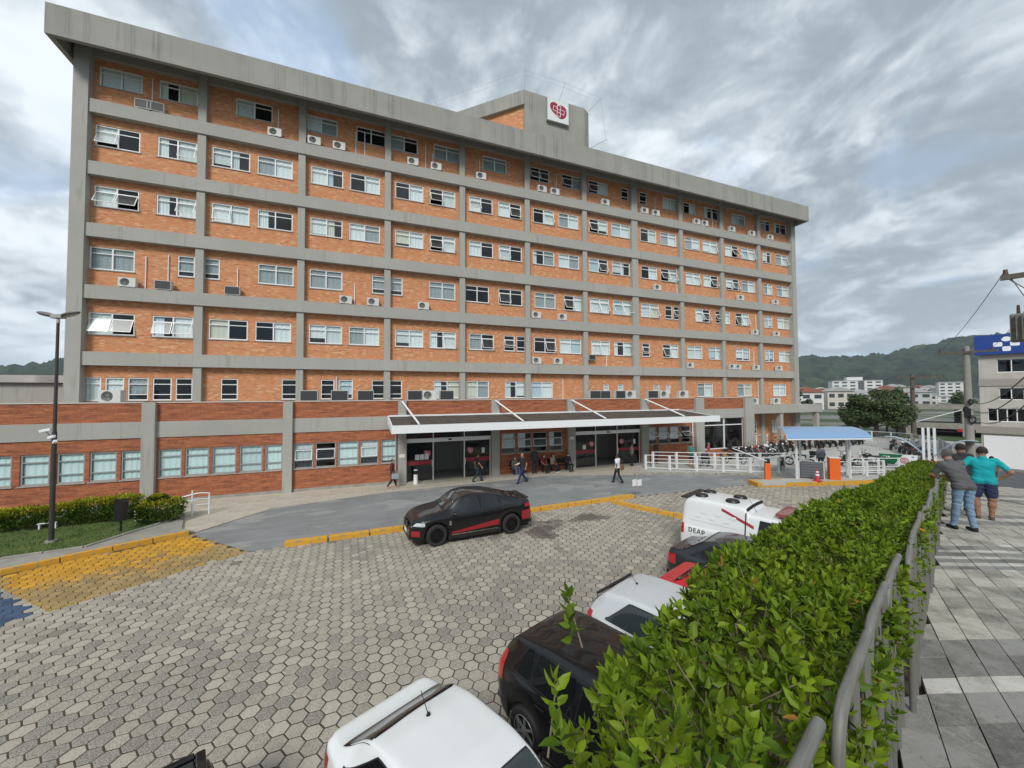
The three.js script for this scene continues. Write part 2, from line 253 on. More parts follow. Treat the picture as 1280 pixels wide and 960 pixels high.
  const m4 = new THREE.Matrix4(), q = new THREE.Quaternion(), e = new THREE.Euler(), one = V(1, 1, 1);
  const rest = [0, 1, 2].map(k => list.filter(o => !o.solo && o.kind === k));
  rest.forEach((L, k) => {
    const im = new THREE.InstancedMesh(hexGeo, mats[k], L.length); im.name = 'paver_field'; im.userData.kind = 'stuff'; im.castShadow = im.receiveShadow = true;
    L.forEach((o, i) => { q.setFromEuler(e.set(o.tx, o.rot, o.tz)); im.setMatrixAt(i, m4.compose(V(o.x, o.y, o.z), q, one)); im.setColorAt(i, lin(...o.c)); });
    lot.add(im);
  });
  for (const o of list) if (o.solo) {
    const key = o.kind + ':' + o.c.map(c => Math.round(c * 55)).join(',');
    if (!cache.has(key)) { const m = mats[o.kind].clone(); m.color = lin(...o.c); cache.set(key, m); }
    const p = obj('paver', hexGeo, cache.get(key), lot); p.position.set(o.x, o.y, o.z); p.rotation.set(o.tx, o.rot, o.tz);
  }
}
const DRIVE = [[-5.95, -18.2], [-3.54, -15.45], [1.7, -15.6], [9, -16.0], [14.2, -16.3], [20.9, -15.9], [27.4, -13.4], [33, -12.2], [33, -14.5], [24, -17.4], [21.5, -18.65], [19, -19.95], [16.6, -20.6], [11.6, -22.6], [1.14, -22.02], [-3.87, -20.9]];
struct('driveway', [poly(DRIVE, -0.05, 0.004)], M.driveway);
struct('entrance_pavement', [poly([[-5.95, -18.35], [-3.87, -20.9], [1.14, -22.02], [11.6, -22.6], [16.6, -20.65], [18.6, -21.9], [18.6, -24.3], [-9.4, -24.3], [-9.4, -21.6], [-7.1, -20.69], [-6.5, -18.75]], -0.05, 0.02)], M.beigeTile);
struct('parking_plaza', [poly([[18.6, -21.9], [16.6, -20.65], [19, -20.0], [21.5, -18.7], [24, -17.45], [33, -14.55], [44, -12.5], [60, -14], [60, -30], [18.6, -30]], -0.05, 0.012)], M.lightConc);
struct('left_path', [poly([[-22, -10.6], [-9.93, -16.3], [-5.98, -18.3], [-6.5, -18.75], [-7.1, -20.69], [-8.81, -17.72], [-10.66, -17.45], [-22, -12.5]], -0.05, 0.10)], M.concreteRaw);
// kerbs
function kerbRun(name, label, pts, h, w, len, mat, gap = 0.012) {
  const t = thing(name, label, 'kerb');
  for (let i = 0; i < pts.length - 1; i++) {
    const a = pts[i], b = pts[i + 1], L = Math.hypot(b[0] - a[0], b[1] - a[1]), n = Math.max(1, Math.round(L / len)), an = Math.atan2(-(b[1] - a[1]), b[0] - a[0]);
    for (let k = 0; k < n; k++) { const m = (k + 0.5) / n, s = obj('kerb_stone', rbx(-L / n / 2 + gap, L / n / 2 - gap, -0.05, h + rr(-0.01, 0.01), -w / 2, w / 2, 0.018), mat, t); s.position.set(mix(a[0], b[0], m), 0, mix(a[1], b[1], m)); s.rotation.set(rr(-0.015, 0.015), an + rr(-0.015, 0.015), 0); }
  }
  return t;
}
kerbRun('kerb', 'yellow painted kerb stones along the front of the grey drive', [[-2.5, -15.5], [1.7, -15.62], [9, -16.02], [12.9, -16.15]], 0.17, 0.24, 1.38, M.yellowPaint, 0.03);
kerbRun('kerb', 'curving yellow kerb running from the drive to the white police pickup', [[11.35, -15.75], [11.75, -14.6], [12.2, -13.6], [12.8, -12.3], [13.4, -11.2]], 0.17, 0.22, 0.9, M.yellowPaint);
kerbRun('kerb', 'yellow painted kerb beside the yellow painted pavers and concrete path', [[-22, -10.4], [-15.5, -13.6], [-9.93, -16.2], [-7.9, -17.35], [-6.1, -18.25]], 0.15, 0.16, 1.0, M.yellowPaint);
kerbRun('kerb', 'low grey lawn kerb between concrete path and grass', [[-22, -12.4], [-10.66, -17.4], [-8.81, -17.68], [-7.7, -19.6], [-7.1, -20.75]], 0.16, 0.1, 1.0, M.concreteRaw);
kerbRun('kerb', 'pale kerb under the white fence of the parking plaza', [[16.6, -20.6], [19, -19.95], [21.5, -18.65], [24, -17.4], [33, -14.5]], 0.13, 0.16, 1.2, M.concreteRaw);
// lawn
{
  const LAWN = [[-22, -12.5], [-10.66, -17.5], [-8.85, -17.76], [-7.75, -19.65], [-7.2, -20.7], [-9, -22.4], [-26, -22.4], [-26, -11]];
  struct('lawn', [poly(LAWN, -0.05, 0.10)], M.grassBase);
  const blade = new THREE.BufferGeometry(); blade.setAttribute('position', new THREE.Float32BufferAttribute([-0.006, 0, 0, 0.006, 0, 0, 0.004, 0.05, 0.012, -0.006, 0, 0, 0.004, 0.05, 0.012, -0.003, 0.05, 0.012, -0.003, 0.05, 0.012, 0.004, 0.05, 0.012, 0.001, 0.085, 0.03], 3)); blade.computeVertexNormals();
  const gm = std([1, 1, 1], 0.8, { side: THREE.DoubleSide }), P = [];
  while (P.length < 16000) { const x = rr(-20, -7), z = rr(-22.3, -13); if (inPoly(x, z, LAWN)) P.push([x, z]); }
  const im = new THREE.InstancedMesh(blade, gm, P.length); im.name = 'grass'; im.userData = { kind: 'stuff', label: 'short green lawn grass in front of the brick wing', category: 'grass' };
  const m4 = new THREE.Matrix4(), q = new THREE.Quaternion();
  P.forEach(([x, z], i) => { const s = rr(0.6, 1.25); q.setFromEuler(new THREE.Euler(0, rr(0, 6.28), 0)); im.setMatrixAt(i, m4.compose(V(x, 0.095, z), q, V(s * 1.6, s, s))); const k = rr(0.7, 1.3); im.setColorAt(i, lin(0.075 * k, 0.135 * k, 0.022 * k)); });
  im.castShadow = im.receiveShadow = true; scene.add(im);
}
// street above the car park: retaining wall, sloping pavement, road
{
  const up = (s, f, h = 0) => { const p = SF(s, f); return V(p[0], walkY(s) + h, p[2]); };
  const slab = (s0, s1, f0, f1, h, base) => {                       // block with a sloping top
    const c = [up(s0, f0, h), up(s1, f0, h), up(s1, f1, h), up(s0, f1, h)], b = c.map(p => V(p.x, base, p.z)), P = [];
    const quad = (a, d, e, g) => P.push(a, g, e, a, e, d);
    quad(c[0], c[1], c[2], c[3]); quad(b[3], b[2], b[1], b[0]); for (let i = 0; i < 4; i++) { const j = (i + 1) % 4; quad(c[j], c[i], b[i], b[j]); }
    const g = new THREE.BufferGeometry().setFromPoints(P); g.computeVertexNormals(); return metreUV(g);
  };
  struct('street_bank', [slab(-18, 42, -0.33, 14, -0.06, -0.2)], M.soil);
  const wall = struct('retaining_wall', [slab(-18, 42, -0.95, -0.75, -0.03, -0.2)], M.concreteRaw);
  struct('planting_bed', [slab(-18, 42, -0.75, -0.33, -0.02, -0.2)], M.soil);
  struct('road', [slab(26, 41, 1.05, 14, -0.035, -0.2), slab(-18, 26, 4.6, 14, -0.035, -0.2)], M.asphalt);
}
// pavement tiles: slanting stripes of light and dark stone
{
  const walk = new THREE.Group(); walk.name = 'street_pavement'; walk.userData.kind = 'structure'; scene.add(walk);
  const toSF = (c, d) => { const f = (c - 0.145 * d) / 1.21; return [d + 1.45 * f, f]; };
  const bands = [[-22, 4.15, 0], [4.15, 4.43, 2], [4.43, 5.25, 0], [5.25, 8.08, 1], [8.08, 8.31, 0], [8.31, 8.53, 2], [8.53, 8.81, 0], [8.81, 9.0, 2], [9.0, 9.32, 0], [9.32, 9.52, 2], [9.52, 9.88, 0], [9.88, 10.1, 2], [10.1, 12.44, 1], [12.44, 13.07, 0], [13.07, 13.6, 2], [13.6, 14.2, 0], [14.2, 17.5, 1], [17.5, 18.2, 0], [18.2, 19, 2], [19, 19.8, 0], [19.8, 25, 1]];
  const cols = [[0.235, 0.228, 0.214], [0.40, 0.38, 0.335], [0.46, 0.445, 0.41]];
  const st = tex(512, 512, (u, v) => { const n = fbm(u * 8, v * 8, 6, 501, 8, 8), f = vnoise(u * 160, v * 160, 502, 160, 160), crack = Math.abs(fbm(u * 14, v * 14, 4, 503, 14, 14) - 0.5); const dirt = sstep(0.54, 0.70, fbm(u * 3 + 5, v * 3, 6, 504, 3, 3)), scuff = sstep(0.6, 0.72, fbm(u * 30, v * 30, 4, 506, 30, 30)); let k = 0.92 + 0.75 * (n - 0.5) + 0.24 * (f - 0.5) - 0.26 * dirt + 0.2 * scuff + (crack < 0.010 ? -0.3 : 0); return [k, k * 0.99, k * 0.96]; }, false); st.repeat.set(0.7, 0.7);
  const sb = tex(256, 256, (u, v) => fbm(u * 18, v * 18, 5, 505, 18, 18), false); sb.repeat.set(0.7, 0.7);
  const mats = cols.map(c => [0.8, 1, 1.18].map(k => std(c.map(q => q * k), 0.85, { map: st, bumpMap: sb, bumpScale: 0.008 })));
  const far = [[], [], []];
  for (const [d0, d1, kind] of bands) {
    const n = Math.max(1, Math.round((d1 - d0) / 0.46));
    for (let k = 0; k < n; k++) for (let ci = -10; ci < 34; ci++) {
      const odd = kind === 1 || d1 - d0 > 3 ? (ci % 2) * 0.5 / n * 0 : 0;
      const a = mix(d0, d1, k / n) + odd, b = mix(d0, d1, (k + 1) / n), c0 = ci * 0.2, c1 = c0 + 0.2, gp = 0.0035;
      const cor = [[c0 + gp, a + gp], [c1 - gp, a + gp], [c1 - gp, b - gp], [c0 + gp, b - gp]].map(q => toSF(...q));
      const cf = cor.reduce((t, q) => t + q[1], 0) / 4, cs = cor.reduce((t, q) => t + q[0], 0) / 4;
      if (cf < -0.26 || cf > 4.5 || cs < -16 || cs > 25.5) continue;
      const top = cor.map(([s, f]) => V(s * LX + Math.max(f, -0.3) * FX, walkY(s), s * LZ + Math.max(f, -0.3) * FZ)), bot = top.map(p => V(p.x, p.y - 0.05, p.z)), P = [];
      const quad = (x, y, z, w) => P.push(x, w, z, x, z, y);
      const flip = V().crossVectors(top[1].clone().sub(top[0]), top[2].clone().sub(top[0])).y > 0;
      const T = flip ? top.slice().reverse() : top, Bo = flip ? bot.slice().reverse() : bot;
      quad(T[0], T[1], T[2], T[3]); for (let i = 0; i < 4; i++) { const j = (i + 1) % 4; quad(T[j], T[i], Bo[i], Bo[j]); }
      const g = new THREE.BufferGeometry().setFromPoints(P); g.computeVertexNormals(); metreUV(g);
      const h = hash2(ci, Math.round(a * 40), 507), lift = (hash2(ci, k, 508) - 0.5) * 0.010;
      g.translate(0, lift, 0);
      if (cs > 1.4 && cs < 11.5 && cf < 0.95) obj('paving_tile', g, mats[kind][Math.floor(h * 2.99)], walk); else far[kind].push(g);
    }
  }
  far.forEach((L, k) => { if (L.length) { const m = obj('paving_tiles', L, mats[k][1], walk); m.userData.kind = 'stuff'; } });
}
// ---------------------------------------------------------------- the hospital tower
const TZ = -27.25;                                                   // face of the brick
const LEDGE = [21.25, 17.87, 14.52, 11.2, 7.65];
const COLX = Array.from({ length: 12 }, (_, k) => -13.97 + 5.169 * k);
const rowsX = [
  [[-13.58,-11.73],[-10.97,-9.17],[-7.28,-5.36],[-3.57,-1.64],[-0.48,1.39],[1.71,3.57],[4.70,6.62],[8.39,10.33],[12.30,14.01],[15.18,17.13],[17.71,19.65],[21.06,21.84],[23.06,23.87],[25.70,27.56],[28.19,29.69],[30.82,32.73],[34.46,36.39],[38.69,40.08],[40.69,42.61]],
  [[-13.69,-11.77],[-10.99,-9.16],[-8.43,-6.51],[-6.13,-4.22],[-3.17,-1.27],[-0.85,1.04],[2.05,3.97],[4.42,6.29],[7.32,9.17],[9.63,11.52],[12.56,14.42],[14.85,16.70],[17.75,19.60],[20.01,21.95],[23.08,24.89],[25.35,27.24],[28.26,30.12],[30.52,32.41],[33.48,35.32],[35.70,37.68],[38.86,40.08],[40.82,42.73]],
  [[-13.67,-11.76],[-10.99,-9.14],[-8.40,-6.50],[-6.08,-4.18],[-3.18,-1.29],[-0.88,1.06],[2.06,3.98],[4.43,6.29],[7.32,9.20],[9.65,11.57],[12.53,14.42],[14.82,16.74],[17.70,19.59],[20.04,21.89],[23.11,24.91],[25.32,27.26],[28.32,30.13],[30.53,32.42],[33.49,35.32],[35.71,37.56],[38.86,40.21],[40.88,42.73]],
  [[-13.78,-11.88],[-9.96,-9.15],[-8.81,-7.95],[-6.01,-4.09],[-3.19,-1.27],[0.57,1.45],[1.73,2.56],[4.38,6.29],[7.01,8.87],[9.63,11.59],[12.65,14.50],[15.27,17.12],[17.74,19.66],[20.07,22.09],[23.05,25.03],[25.76,26.61],[26.75,27.62],[29.43,31.27],[32.00,32.86],[33.28,33.94],[34.71,36.58],[38.86,40.08],[40.88,42.78]],
  [[-13.75,-11.81],[-11.05,-9.17],[-8.44,-6.49],[-6.11,-4.19],[-3.20,-1.26],[-0.85,1.05],[2.09,3.99],[4.44,6.35],[7.31,9.24],[10.04,10.93],[11.09,11.9],[12.59,14.50],[14.87,16.85],[17.85,19.69],[20.14,22.12],[23.11,23.96],[25.41,27.24],[28.35,30.20],[31.02,32.86],[34.65,36.63],[38.81,40.19],[40.93,42.9]],
  [[-13.9,-13.15],[-13.0,-12.20],[-12.04,-11.14],[-10.97,-10.11],[-9.94,-9.14],[-7.80,-6.94],[-4.67,-3.84],[-2.48,-1.68],[-1.44,-0.58],[0.59,1.43],[1.74,2.56],[4.73,6.65],[7.06,8.84],[10.12,11.95],[12.32,14.18],[18.99,19.51],[20.46,21.04],[24.25,24.97],[25.70,26.22],[29.45,31.44],[34.71,36.74],[39.94,41.93]],
];
const rowY = [[22.3, 23.38], [18.93, 20.1], [15.6, 16.74], [12.15, 13.37], [8.62, 9.81], [5.05, 6.3]];
// state of the two lower panes: w blind drawn, h half blind, d dark room, g grey sheet painted as reflected sky; capital = sash pushed open
const rowState = [
  'ww hw wd wd dd gd gg gg DD Dg Dw d d ww dw hd wg d hd',
  'Wd hW wh gw wh dw dw Dw Wd wD dW gw Dw ww dw gw gw wW wD WW wd dW',
  'WD hW Ww hd wh wg ww DW wd Wd hg wg wD wh dw DW wW wD WD gw gw gw',
  'gg g g gg gg g g gg dd Dd gg Dw WW WW wW d D WD D d DW ww ww',
  'WD HW wd dw ww gw ww hW dD D d dD ww Ww hW D Dw ww ww ww w ww',
  'g w g d d d d d w d d hw wd hw ww w w w w gw gw ww'].map(s => s.split(' '));
const tower = thing('hospital_tower', 'six storey orange brick hospital block with grey concrete ledges and columns', 'building');
const winHoles = [];
function winGeom(w, h, bar, d) { return { w, h, bar, d }; }
const openTilt = 0.42;
function makeWindow(parent, x0, x1, y0, y1, z, st, o = {}) {         // z = outer face of the wall; window set back a little
  const g = sub('window', parent, [(x0 + x1) / 2, y0, z - (o.setback ?? 0.06)]), w = x1 - x0, h = y1 - y0, bar = o.bar ?? 0.058, half = w < 1.2;
  const fm = o.frame ?? M.alu, gl = o.glass ?? M.glassGrey, F = [];
  F.push(bx(-w / 2, w / 2, 0, bar, -0.03, 0.03), bx(-w / 2, w / 2, h - bar, h, -0.03, 0.03), bx(-w / 2, -w / 2 + bar, bar, h - bar, -0.03, 0.03), bx(w / 2 - bar, w / 2, bar, h - bar, -0.03, 0.03));
  const ty = h * (o.transom ?? 0.72), n = half ? 1 : 2;
  F.push(bx(-w / 2 + bar, w / 2 - bar, ty - 0.022, ty + 0.022, -0.028, 0.028));
  if (o.low) F.push(bx(-w / 2 + bar, w / 2 - bar, h * o.low - 0.022, h * o.low + 0.022, -0.028, 0.028));
  if (n === 2) F.push(bx(-bar * 0.55, bar * 0.55, bar, h - bar, -0.032, 0.032));
  obj('frame', F, fm, g);
  if (o.sill !== false) obj('sill', bx(-w / 2 - 0.05, w / 2 + 0.05, -0.05, -0.004, -0.05, (o.setback ?? 0.06) + 0.05), o.sillMat ?? M.aluGrey, g);
  for (let i = 0; i < n; i++) {
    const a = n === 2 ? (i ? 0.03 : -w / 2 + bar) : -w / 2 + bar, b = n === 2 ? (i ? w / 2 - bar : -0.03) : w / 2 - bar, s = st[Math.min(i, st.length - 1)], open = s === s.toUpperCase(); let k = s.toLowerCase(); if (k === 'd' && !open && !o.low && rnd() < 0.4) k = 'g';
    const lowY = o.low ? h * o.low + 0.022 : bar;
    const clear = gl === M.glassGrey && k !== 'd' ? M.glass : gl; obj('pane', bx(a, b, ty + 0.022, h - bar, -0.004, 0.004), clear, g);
    if (o.low) obj('pane', bx(a, b, bar, lowY - 0.044, -0.004, 0.004), gl, g);
    if (open) {
      const sash = sub('sash', g, [0, ty - 0.02, 0.03]), sh = ty - 0.04 - lowY;
      const t = 0.032, fr = merge([bx(a, b, -sh, -sh + t, -0.015, 0.015), bx(a, b, -t, 0, -0.015, 0.015), bx(a, a + t, -sh + t, -t, -0.015, 0.015), bx(b - t, b, -sh + t, -t, -0.015, 0.015)]);
      obj('sash_frame', fr, M.alu, sash); obj('pane', bx(a + t, b - t, -sh + t, -t, -0.004, 0.004), o.sashGlass ?? M.sashGlass, sash);
      sash.rotation.x = -(o.tilt ?? openTilt) * (0.75 + 0.5 * rnd());
    } else obj('pane', bx(a, b, lowY, ty - 0.022, -0.004, 0.004), clear, g);
    if (k === 'w' || k === 'g' || k === 'h') {                       // roller blind or curtain behind the glass; for g, a grey sheet imitating sky reflection
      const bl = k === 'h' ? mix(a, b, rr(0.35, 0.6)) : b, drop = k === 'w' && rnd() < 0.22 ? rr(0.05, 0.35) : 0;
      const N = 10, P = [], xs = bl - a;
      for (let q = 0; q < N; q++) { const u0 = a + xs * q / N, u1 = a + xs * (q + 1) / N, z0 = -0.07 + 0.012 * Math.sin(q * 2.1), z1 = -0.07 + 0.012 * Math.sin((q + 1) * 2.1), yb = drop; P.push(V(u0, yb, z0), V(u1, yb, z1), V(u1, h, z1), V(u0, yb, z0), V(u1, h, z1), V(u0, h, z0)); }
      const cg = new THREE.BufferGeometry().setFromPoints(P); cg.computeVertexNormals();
      obj('blind_or_reflection', cg, k === 'g' ? (o.reflectionGrey ?? M.reflectionGrey) : (q => q < 0.28 ? M.blind_or_reflection2 : q < 0.36 && !o.plainBlind ? M.blind_or_reflection3 : q < 0.42 && !o.plainBlind ? M.blind_or_reflection4 : M.blind_or_reflection)(rnd()), g);
    }
  }
  return g;
}
for (const m of ['blind_or_reflection', 'blind_or_reflection2']) M[m].side = THREE.DoubleSide;
M.reflectionGrey = std([0.36, 0.39, 0.405], 0.85, { side: THREE.DoubleSide });  // reflected sky put in as a flat grey sheet behind g panes
M.plaster = std([0.33, 0.32, 0.29], 0.85);
{
  const sh = new THREE.Shape([[-14.2, 0], [43.3, 0], [43.3, 24.35], [-14.2, 24.35]].map(p => new THREE.Vector2(...p)));
  rowsX.forEach((row, r) => row.forEach(([a, b], i) => {
    const x0 = a * 0.9945, x1 = b * 0.9945, [y0, y1] = rowY[r]; const narrow = r === 5 && x1 - x0 < 0.75 && x0 > 15;
    const yy0 = narrow ? 5.35 : y0, yy1 = narrow ? 6.15 : y1;
    sh.holes.push(new THREE.Path([[x0, yy0], [x0, yy1], [x1, yy1], [x1, yy0]].map(p => new THREE.Vector2(...p))));
    winHoles.push([x0, x1, yy0, yy1, rowState[r][i] || 'w']);
  }));
  [[33.6, 34.5], [36.1, 37.2], [39.4, 40.6]].forEach(([a, b]) => { sh.holes.push(new THREE.Path([[a, 1.3], [a, 2.6], [b, 2.6], [b, 1.3]].map(p => new THREE.Vector2(...p)))); winHoles.push([a, b, 1.3, 2.6, 'w']); });
  const g = new THREE.ExtrudeGeometry(sh, { depth: 0.25, bevelEnabled: false }); g.translate(0, 0, TZ - 0.25);
  obj('brick_wall', g, M.brick, tower);
  COLX.forEach((x, k) => {
    const w = k === 7 ? 0.62 : k === 0 || k === 11 ? 0.5 : 0.4, dx = k === 11 ? -0.15 : k === 7 ? -0.1 : 0;
    obj('column', bx(x + dx - w / 2 - (k === 0 ? 0.12 : 0), x + dx + w / 2 + (k === 11 ? 0.12 : 0), 0, 24.2, TZ - 0.1, k === 0 || k === 11 ? -26.8 : -26.95), M.conc, tower);
  });
  LEDGE.forEach(y => obj('ledge', bx(COLX[0] + 0.14, COLX[11] - 0.3, y - 0.72, y, TZ - 0.1, -26.87), M.conc, tower));
  obj('side_wall', [bx(-14.45, -14.2, 0, 24.35, -42, TZ + 0.05)], M.brick, tower);
  obj('side_wall', [bx(43.3, 43.55, 0, 24.35, -42, TZ + 0.05)], M.brick, tower);
  obj('back_wall', [bx(-14.45, 43.55, 0, 24.35, -42.3, -42.02)], M.brick, tower);
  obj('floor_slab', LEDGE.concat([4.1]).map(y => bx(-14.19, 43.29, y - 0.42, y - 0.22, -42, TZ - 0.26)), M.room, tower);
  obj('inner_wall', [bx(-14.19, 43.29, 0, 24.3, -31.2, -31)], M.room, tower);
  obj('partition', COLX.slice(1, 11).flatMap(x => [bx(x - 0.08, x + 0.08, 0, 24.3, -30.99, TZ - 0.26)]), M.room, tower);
  obj('roof_slab', [bx(-14.6, 43.35, 24.36, 24.62, -43, -25.7)], M.fascia, tower);
  const fascia = obj('roof_fascia', [bx(-14.75, 43.25, 23.25, 24.82, -25.72, -25.5)], M.fascia, tower);
  obj('roof_edge_beam', [bx(-14.75, -14.5, 23.25, 24.8, -43.2, -25.725)], M.fascia, tower);
  obj('roof_edge_beam', [bx(43.0, 43.25, 23.25, 24.8, -43.2, -25.725)], M.fascia, tower);
  obj('soffit', [bx(-14.49, 42.99, 24.2, 24.35, -27.24, -25.73)], M.plaster, tower);
  obj('wall_beam', [bx(-14.15, 43.25, 23.72, 24.19, TZ + 0.001, -27.02)], M.plaster, tower);
  for (const [x0, x1, y0, y1, st] of winHoles) {
    const v = rnd();
    const wn = makeWindow(tower, x0, x1, y0, y1, TZ, x1 - x0 < 0.75 ? 'w' : st, { low: x1 - x0 < 1.2 && x1 - x0 > 0.75 ? 0.26 : 0 });
  }
  // slab over the ground floor beyond the low wing
  obj('porch_slab', [bx(32.4, 44.4, 3.42, 4.2, -27.2, -25.4)], M.conc, tower);
  obj('column', [bx(38.1, 38.5, 0, 3.42, -25.9, -25.5)], M.conc, tower);
  obj('column', [bx(43.6, 44.0, 0, 3.42, -25.9, -25.5)], M.conc, tower);
  // conduits on the brick
  for (const [x, y0, y1] of [[-11.2, 21.25, 23.3], [-5.0, 21.25, 23.2], [0.05, 21.25, 23.0], [-0.5, 21.25, 22.9], [4.1, 21.25, 23.1], [4.6, 21.25, 22.6], [8.1, 21.25, 22.9], [14.55, 21.25, 23.2], [-11.3, 11.2, 13.1], [-10.3, 11.2, 13.3], [-7.0, 11.2, 12.9], [-0.5, 11.2, 12.7], [-1.55, 4.95, 6.5], [15.0, 4.95, 6.5], [36.9, 7.65, 9.6], [37.3, 11.2, 13.4], [37.4, 4.95, 6.7], [31.6, 21.25, 23.1], [38.0, 21.25, 23.1], [24.6, 21.25, 23.1], [27.0, 14.52, 17.0], [19.2, 7.65, 9.0]])
    obj('conduit', [rod([x, y0, TZ + 0.05], [x, y1, TZ + 0.05], 0.028)], M.white, tower);
}
// roof house with the heart emblem
{
  const t = thing('roof_house', 'angular brick and concrete plant house on the flat roof, with lightning rods', 'roof house', [0, 24.62, 0]);
  const H = 7.25, A = [13.0, -30], B = [19.1, -30], Cc = [19.75, -30.4], Dd = [19.75, -40], E = [3, -40], top = (pts, y0, y1) => poly(pts, y0, y1);
  obj('brick_core', [poly([[13.06, -30.25], [19.0, -30.25], [19.4, -30.5], [19.4, -39.8], [3.5, -39.8]], -0.02, H - 0.1)], M.brick, t);
  obj('front_panel', [bx(13.02, 19.1, 3.62, H, -30.24, -30.0)], M.fascia, t);
  obj('parapet', [poly([[13.0, -30.0], [12.9, -30.02], [2.6, -40], [3.2, -40], [13.1, -30.24]], H - 1.25, H)], M.fascia, t);
  obj('parapet', [poly([[19.1, -30.01], [19.75, -30.4], [19.75, -40], [19.45, -40], [19.45, -30.55], [19.1, -30.24]], 0, H - 0.02)], M.fascia, t);
  obj('roof_cap', [poly([[13.1, -30.26], [19.0, -30.26], [19.4, -30.6], [19.4, -39.9], [3.2, -39.95]], H - 0.09, H - 0.05)], M.fascia, t);
  const rods = [[[13.0, H, -30.0], [13.0, H + 1.6, -29.8]], [[16.4, H, -30.0], [16.9, H + 1.55, -29.7]], [[19.6, H, -30.2], [20.8, H + 1.4, -29.9]], [[7.0, H, -36], [6.3, H + 1.5, -36]], [[19.75, H - 3.4, -30.5], [21.6, H - 2.2, -30.2]]];
  rods.forEach(([a, b]) => obj('lightning_rod', [rod(a, b, 0.022)], M.aluGrey, t));
  const tips = [rods[3][1], rods[0][1], rods[1][1], rods[2][1], rods[4][1]];
  for (let i = 0; i < 4; i++) obj('wire', [rod(tips[i], tips[i + 1], 0.006, 0.006, 5)], M.aluGrey, t), obj('wire', [rod([tips[i][0], tips[i][1] - 0.45, tips[i][2]], [tips[i + 1][0], tips[i + 1][1] - 0.45, tips[i + 1][2]], 0.005, 0.005, 5)], M.aluGrey, t);
}
{
  const cv = document.createElement('canvas'); cv.width = cv.height = 512; const c = cv.getContext('2d');
  c.fillStyle = '#d9dcdc'; c.fillRect(0, 0, 512, 512);
  c.fillStyle = '#8e1f35'; c.beginPath(); c.moveTo(300, 430); c.bezierCurveTo(220, 380, 60, 300, 62, 180); c.bezierCurveTo(62, 60, 210, 40, 262, 130); c.bezierCurveTo(330, 70, 470, 110, 466, 250); c.bezierCurveTo(464, 360, 390, 430, 300, 430); c.fill();
  c.strokeStyle = '#e9d4d8'; c.lineWidth = 13; c.lineJoin = 'round';
  const sq = (x, y, s, a) => { c.save(); c.translate(x, y); c.rotate(a); c.strokeRect(-s, -s, 2 * s, 2 * s); c.restore(); };
  sq(190, 215, 48, 0.16); sq(275, 170, 44, 0.16); sq(355, 260, 48, 0.16); sq(270, 330, 44, 0.16); 
  const ct = new THREE.CanvasTexture(cv); ct.colorSpace = THREE.SRGBColorSpace;
  const t = thing('heart_sign', 'square white roof sign with a crimson heart emblem of interlaced outlines', 'sign', [16.15, 29.6, -29.82]);
  obj('sign_box', [bx(-1.08, 1.08, 0, 2.05, -0.17, 0.1)], M.aluGrey, t);
  const pg = new THREE.PlaneGeometry(2.12, 2.0); pg.translate(0, 1.03, 0.106); obj('sign_face', pg, std([1, 1, 1], 0.5, { map: ct }), t);
}
// air conditioning units
const acProto = (() => {
  const g = new THREE.Group(); g.name = 'air_conditioner';
  const face = new THREE.Shape([[-0.41, 0.03], [0.41, 0.03], [0.41, 0.58], [-0.41, 0.58]].map(p => new THREE.Vector2(...p))), ring = new THREE.Path(); ring.absarc(-0.1, 0.31, 0.222, 0, Math.PI * 2, true); face.holes.push(ring);
  const shellG = new THREE.ExtrudeGeometry(face, { depth: 0.22, bevelEnabled: false, curveSegments: 20 }); shellG.translate(0, 0, -0.06);
  obj('casing', [shellG, bx(-0.41, 0.41, 0.03, 0.58, -0.15, -0.0602)], std([0.60, 0.60, 0.57], 0.55), g);
  const bl = []; for (let i = 0; i < 3; i++) { const b = bx(0.02, 0.2, -0.07, 0.07, 0, 0.006); b.rotateX(0.5); b.rotateZ(i * 2.094); b.translate(-0.1, 0.31, 0.06); bl.push(b); } bl.push(cyl(0.045, 0.045, 0.09, 12, -0.1, 0.31, 0.05, 'z')); obj('fan', bl, std([0.16, 0.16, 0.16], 0.6), g);
  const gr = []; for (const r of [0.06, 0.12, 0.18, 0.225]) { const q = new THREE.TorusGeometry(r, 0.005, 5, 24); q.translate(-0.1, 0.31, 0.158); gr.push(q); } obj('grille', gr, M.aluGrey, g);
  obj('foot', [bx(-0.33, -0.25, 0, 0.03, -0.16, 0.16)], M.aluGrey, g); obj('foot', [bx(0.25, 0.33, 0, 0.03, -0.16, 0.16)], M.aluGrey, g);
  return g;
})();
const acDark = acProto.clone(); acDark.children.forEach(m => { if (m.name === 'casing') { m.material = std([0.55, 0.55, 0.53], 0.5); } });
{ const cover = obj('coil_panel', [bx(-0.385, 0.385, 0.06, 0.55, 0.162, 0.168)], std([0.035, 0.037, 0.04], 0.6), acDark); }
function ac(x, y, z, turn, label, group, dark) { const c = (dark ? acDark : acProto).clone(); c.name = numbered('air_conditioner'); c.scale.setScalar(0.9); c.position.set(x, y, z); c.rotation.y = turn; scene.add(c); tag(c, label, 'air conditioner', group); return c; }
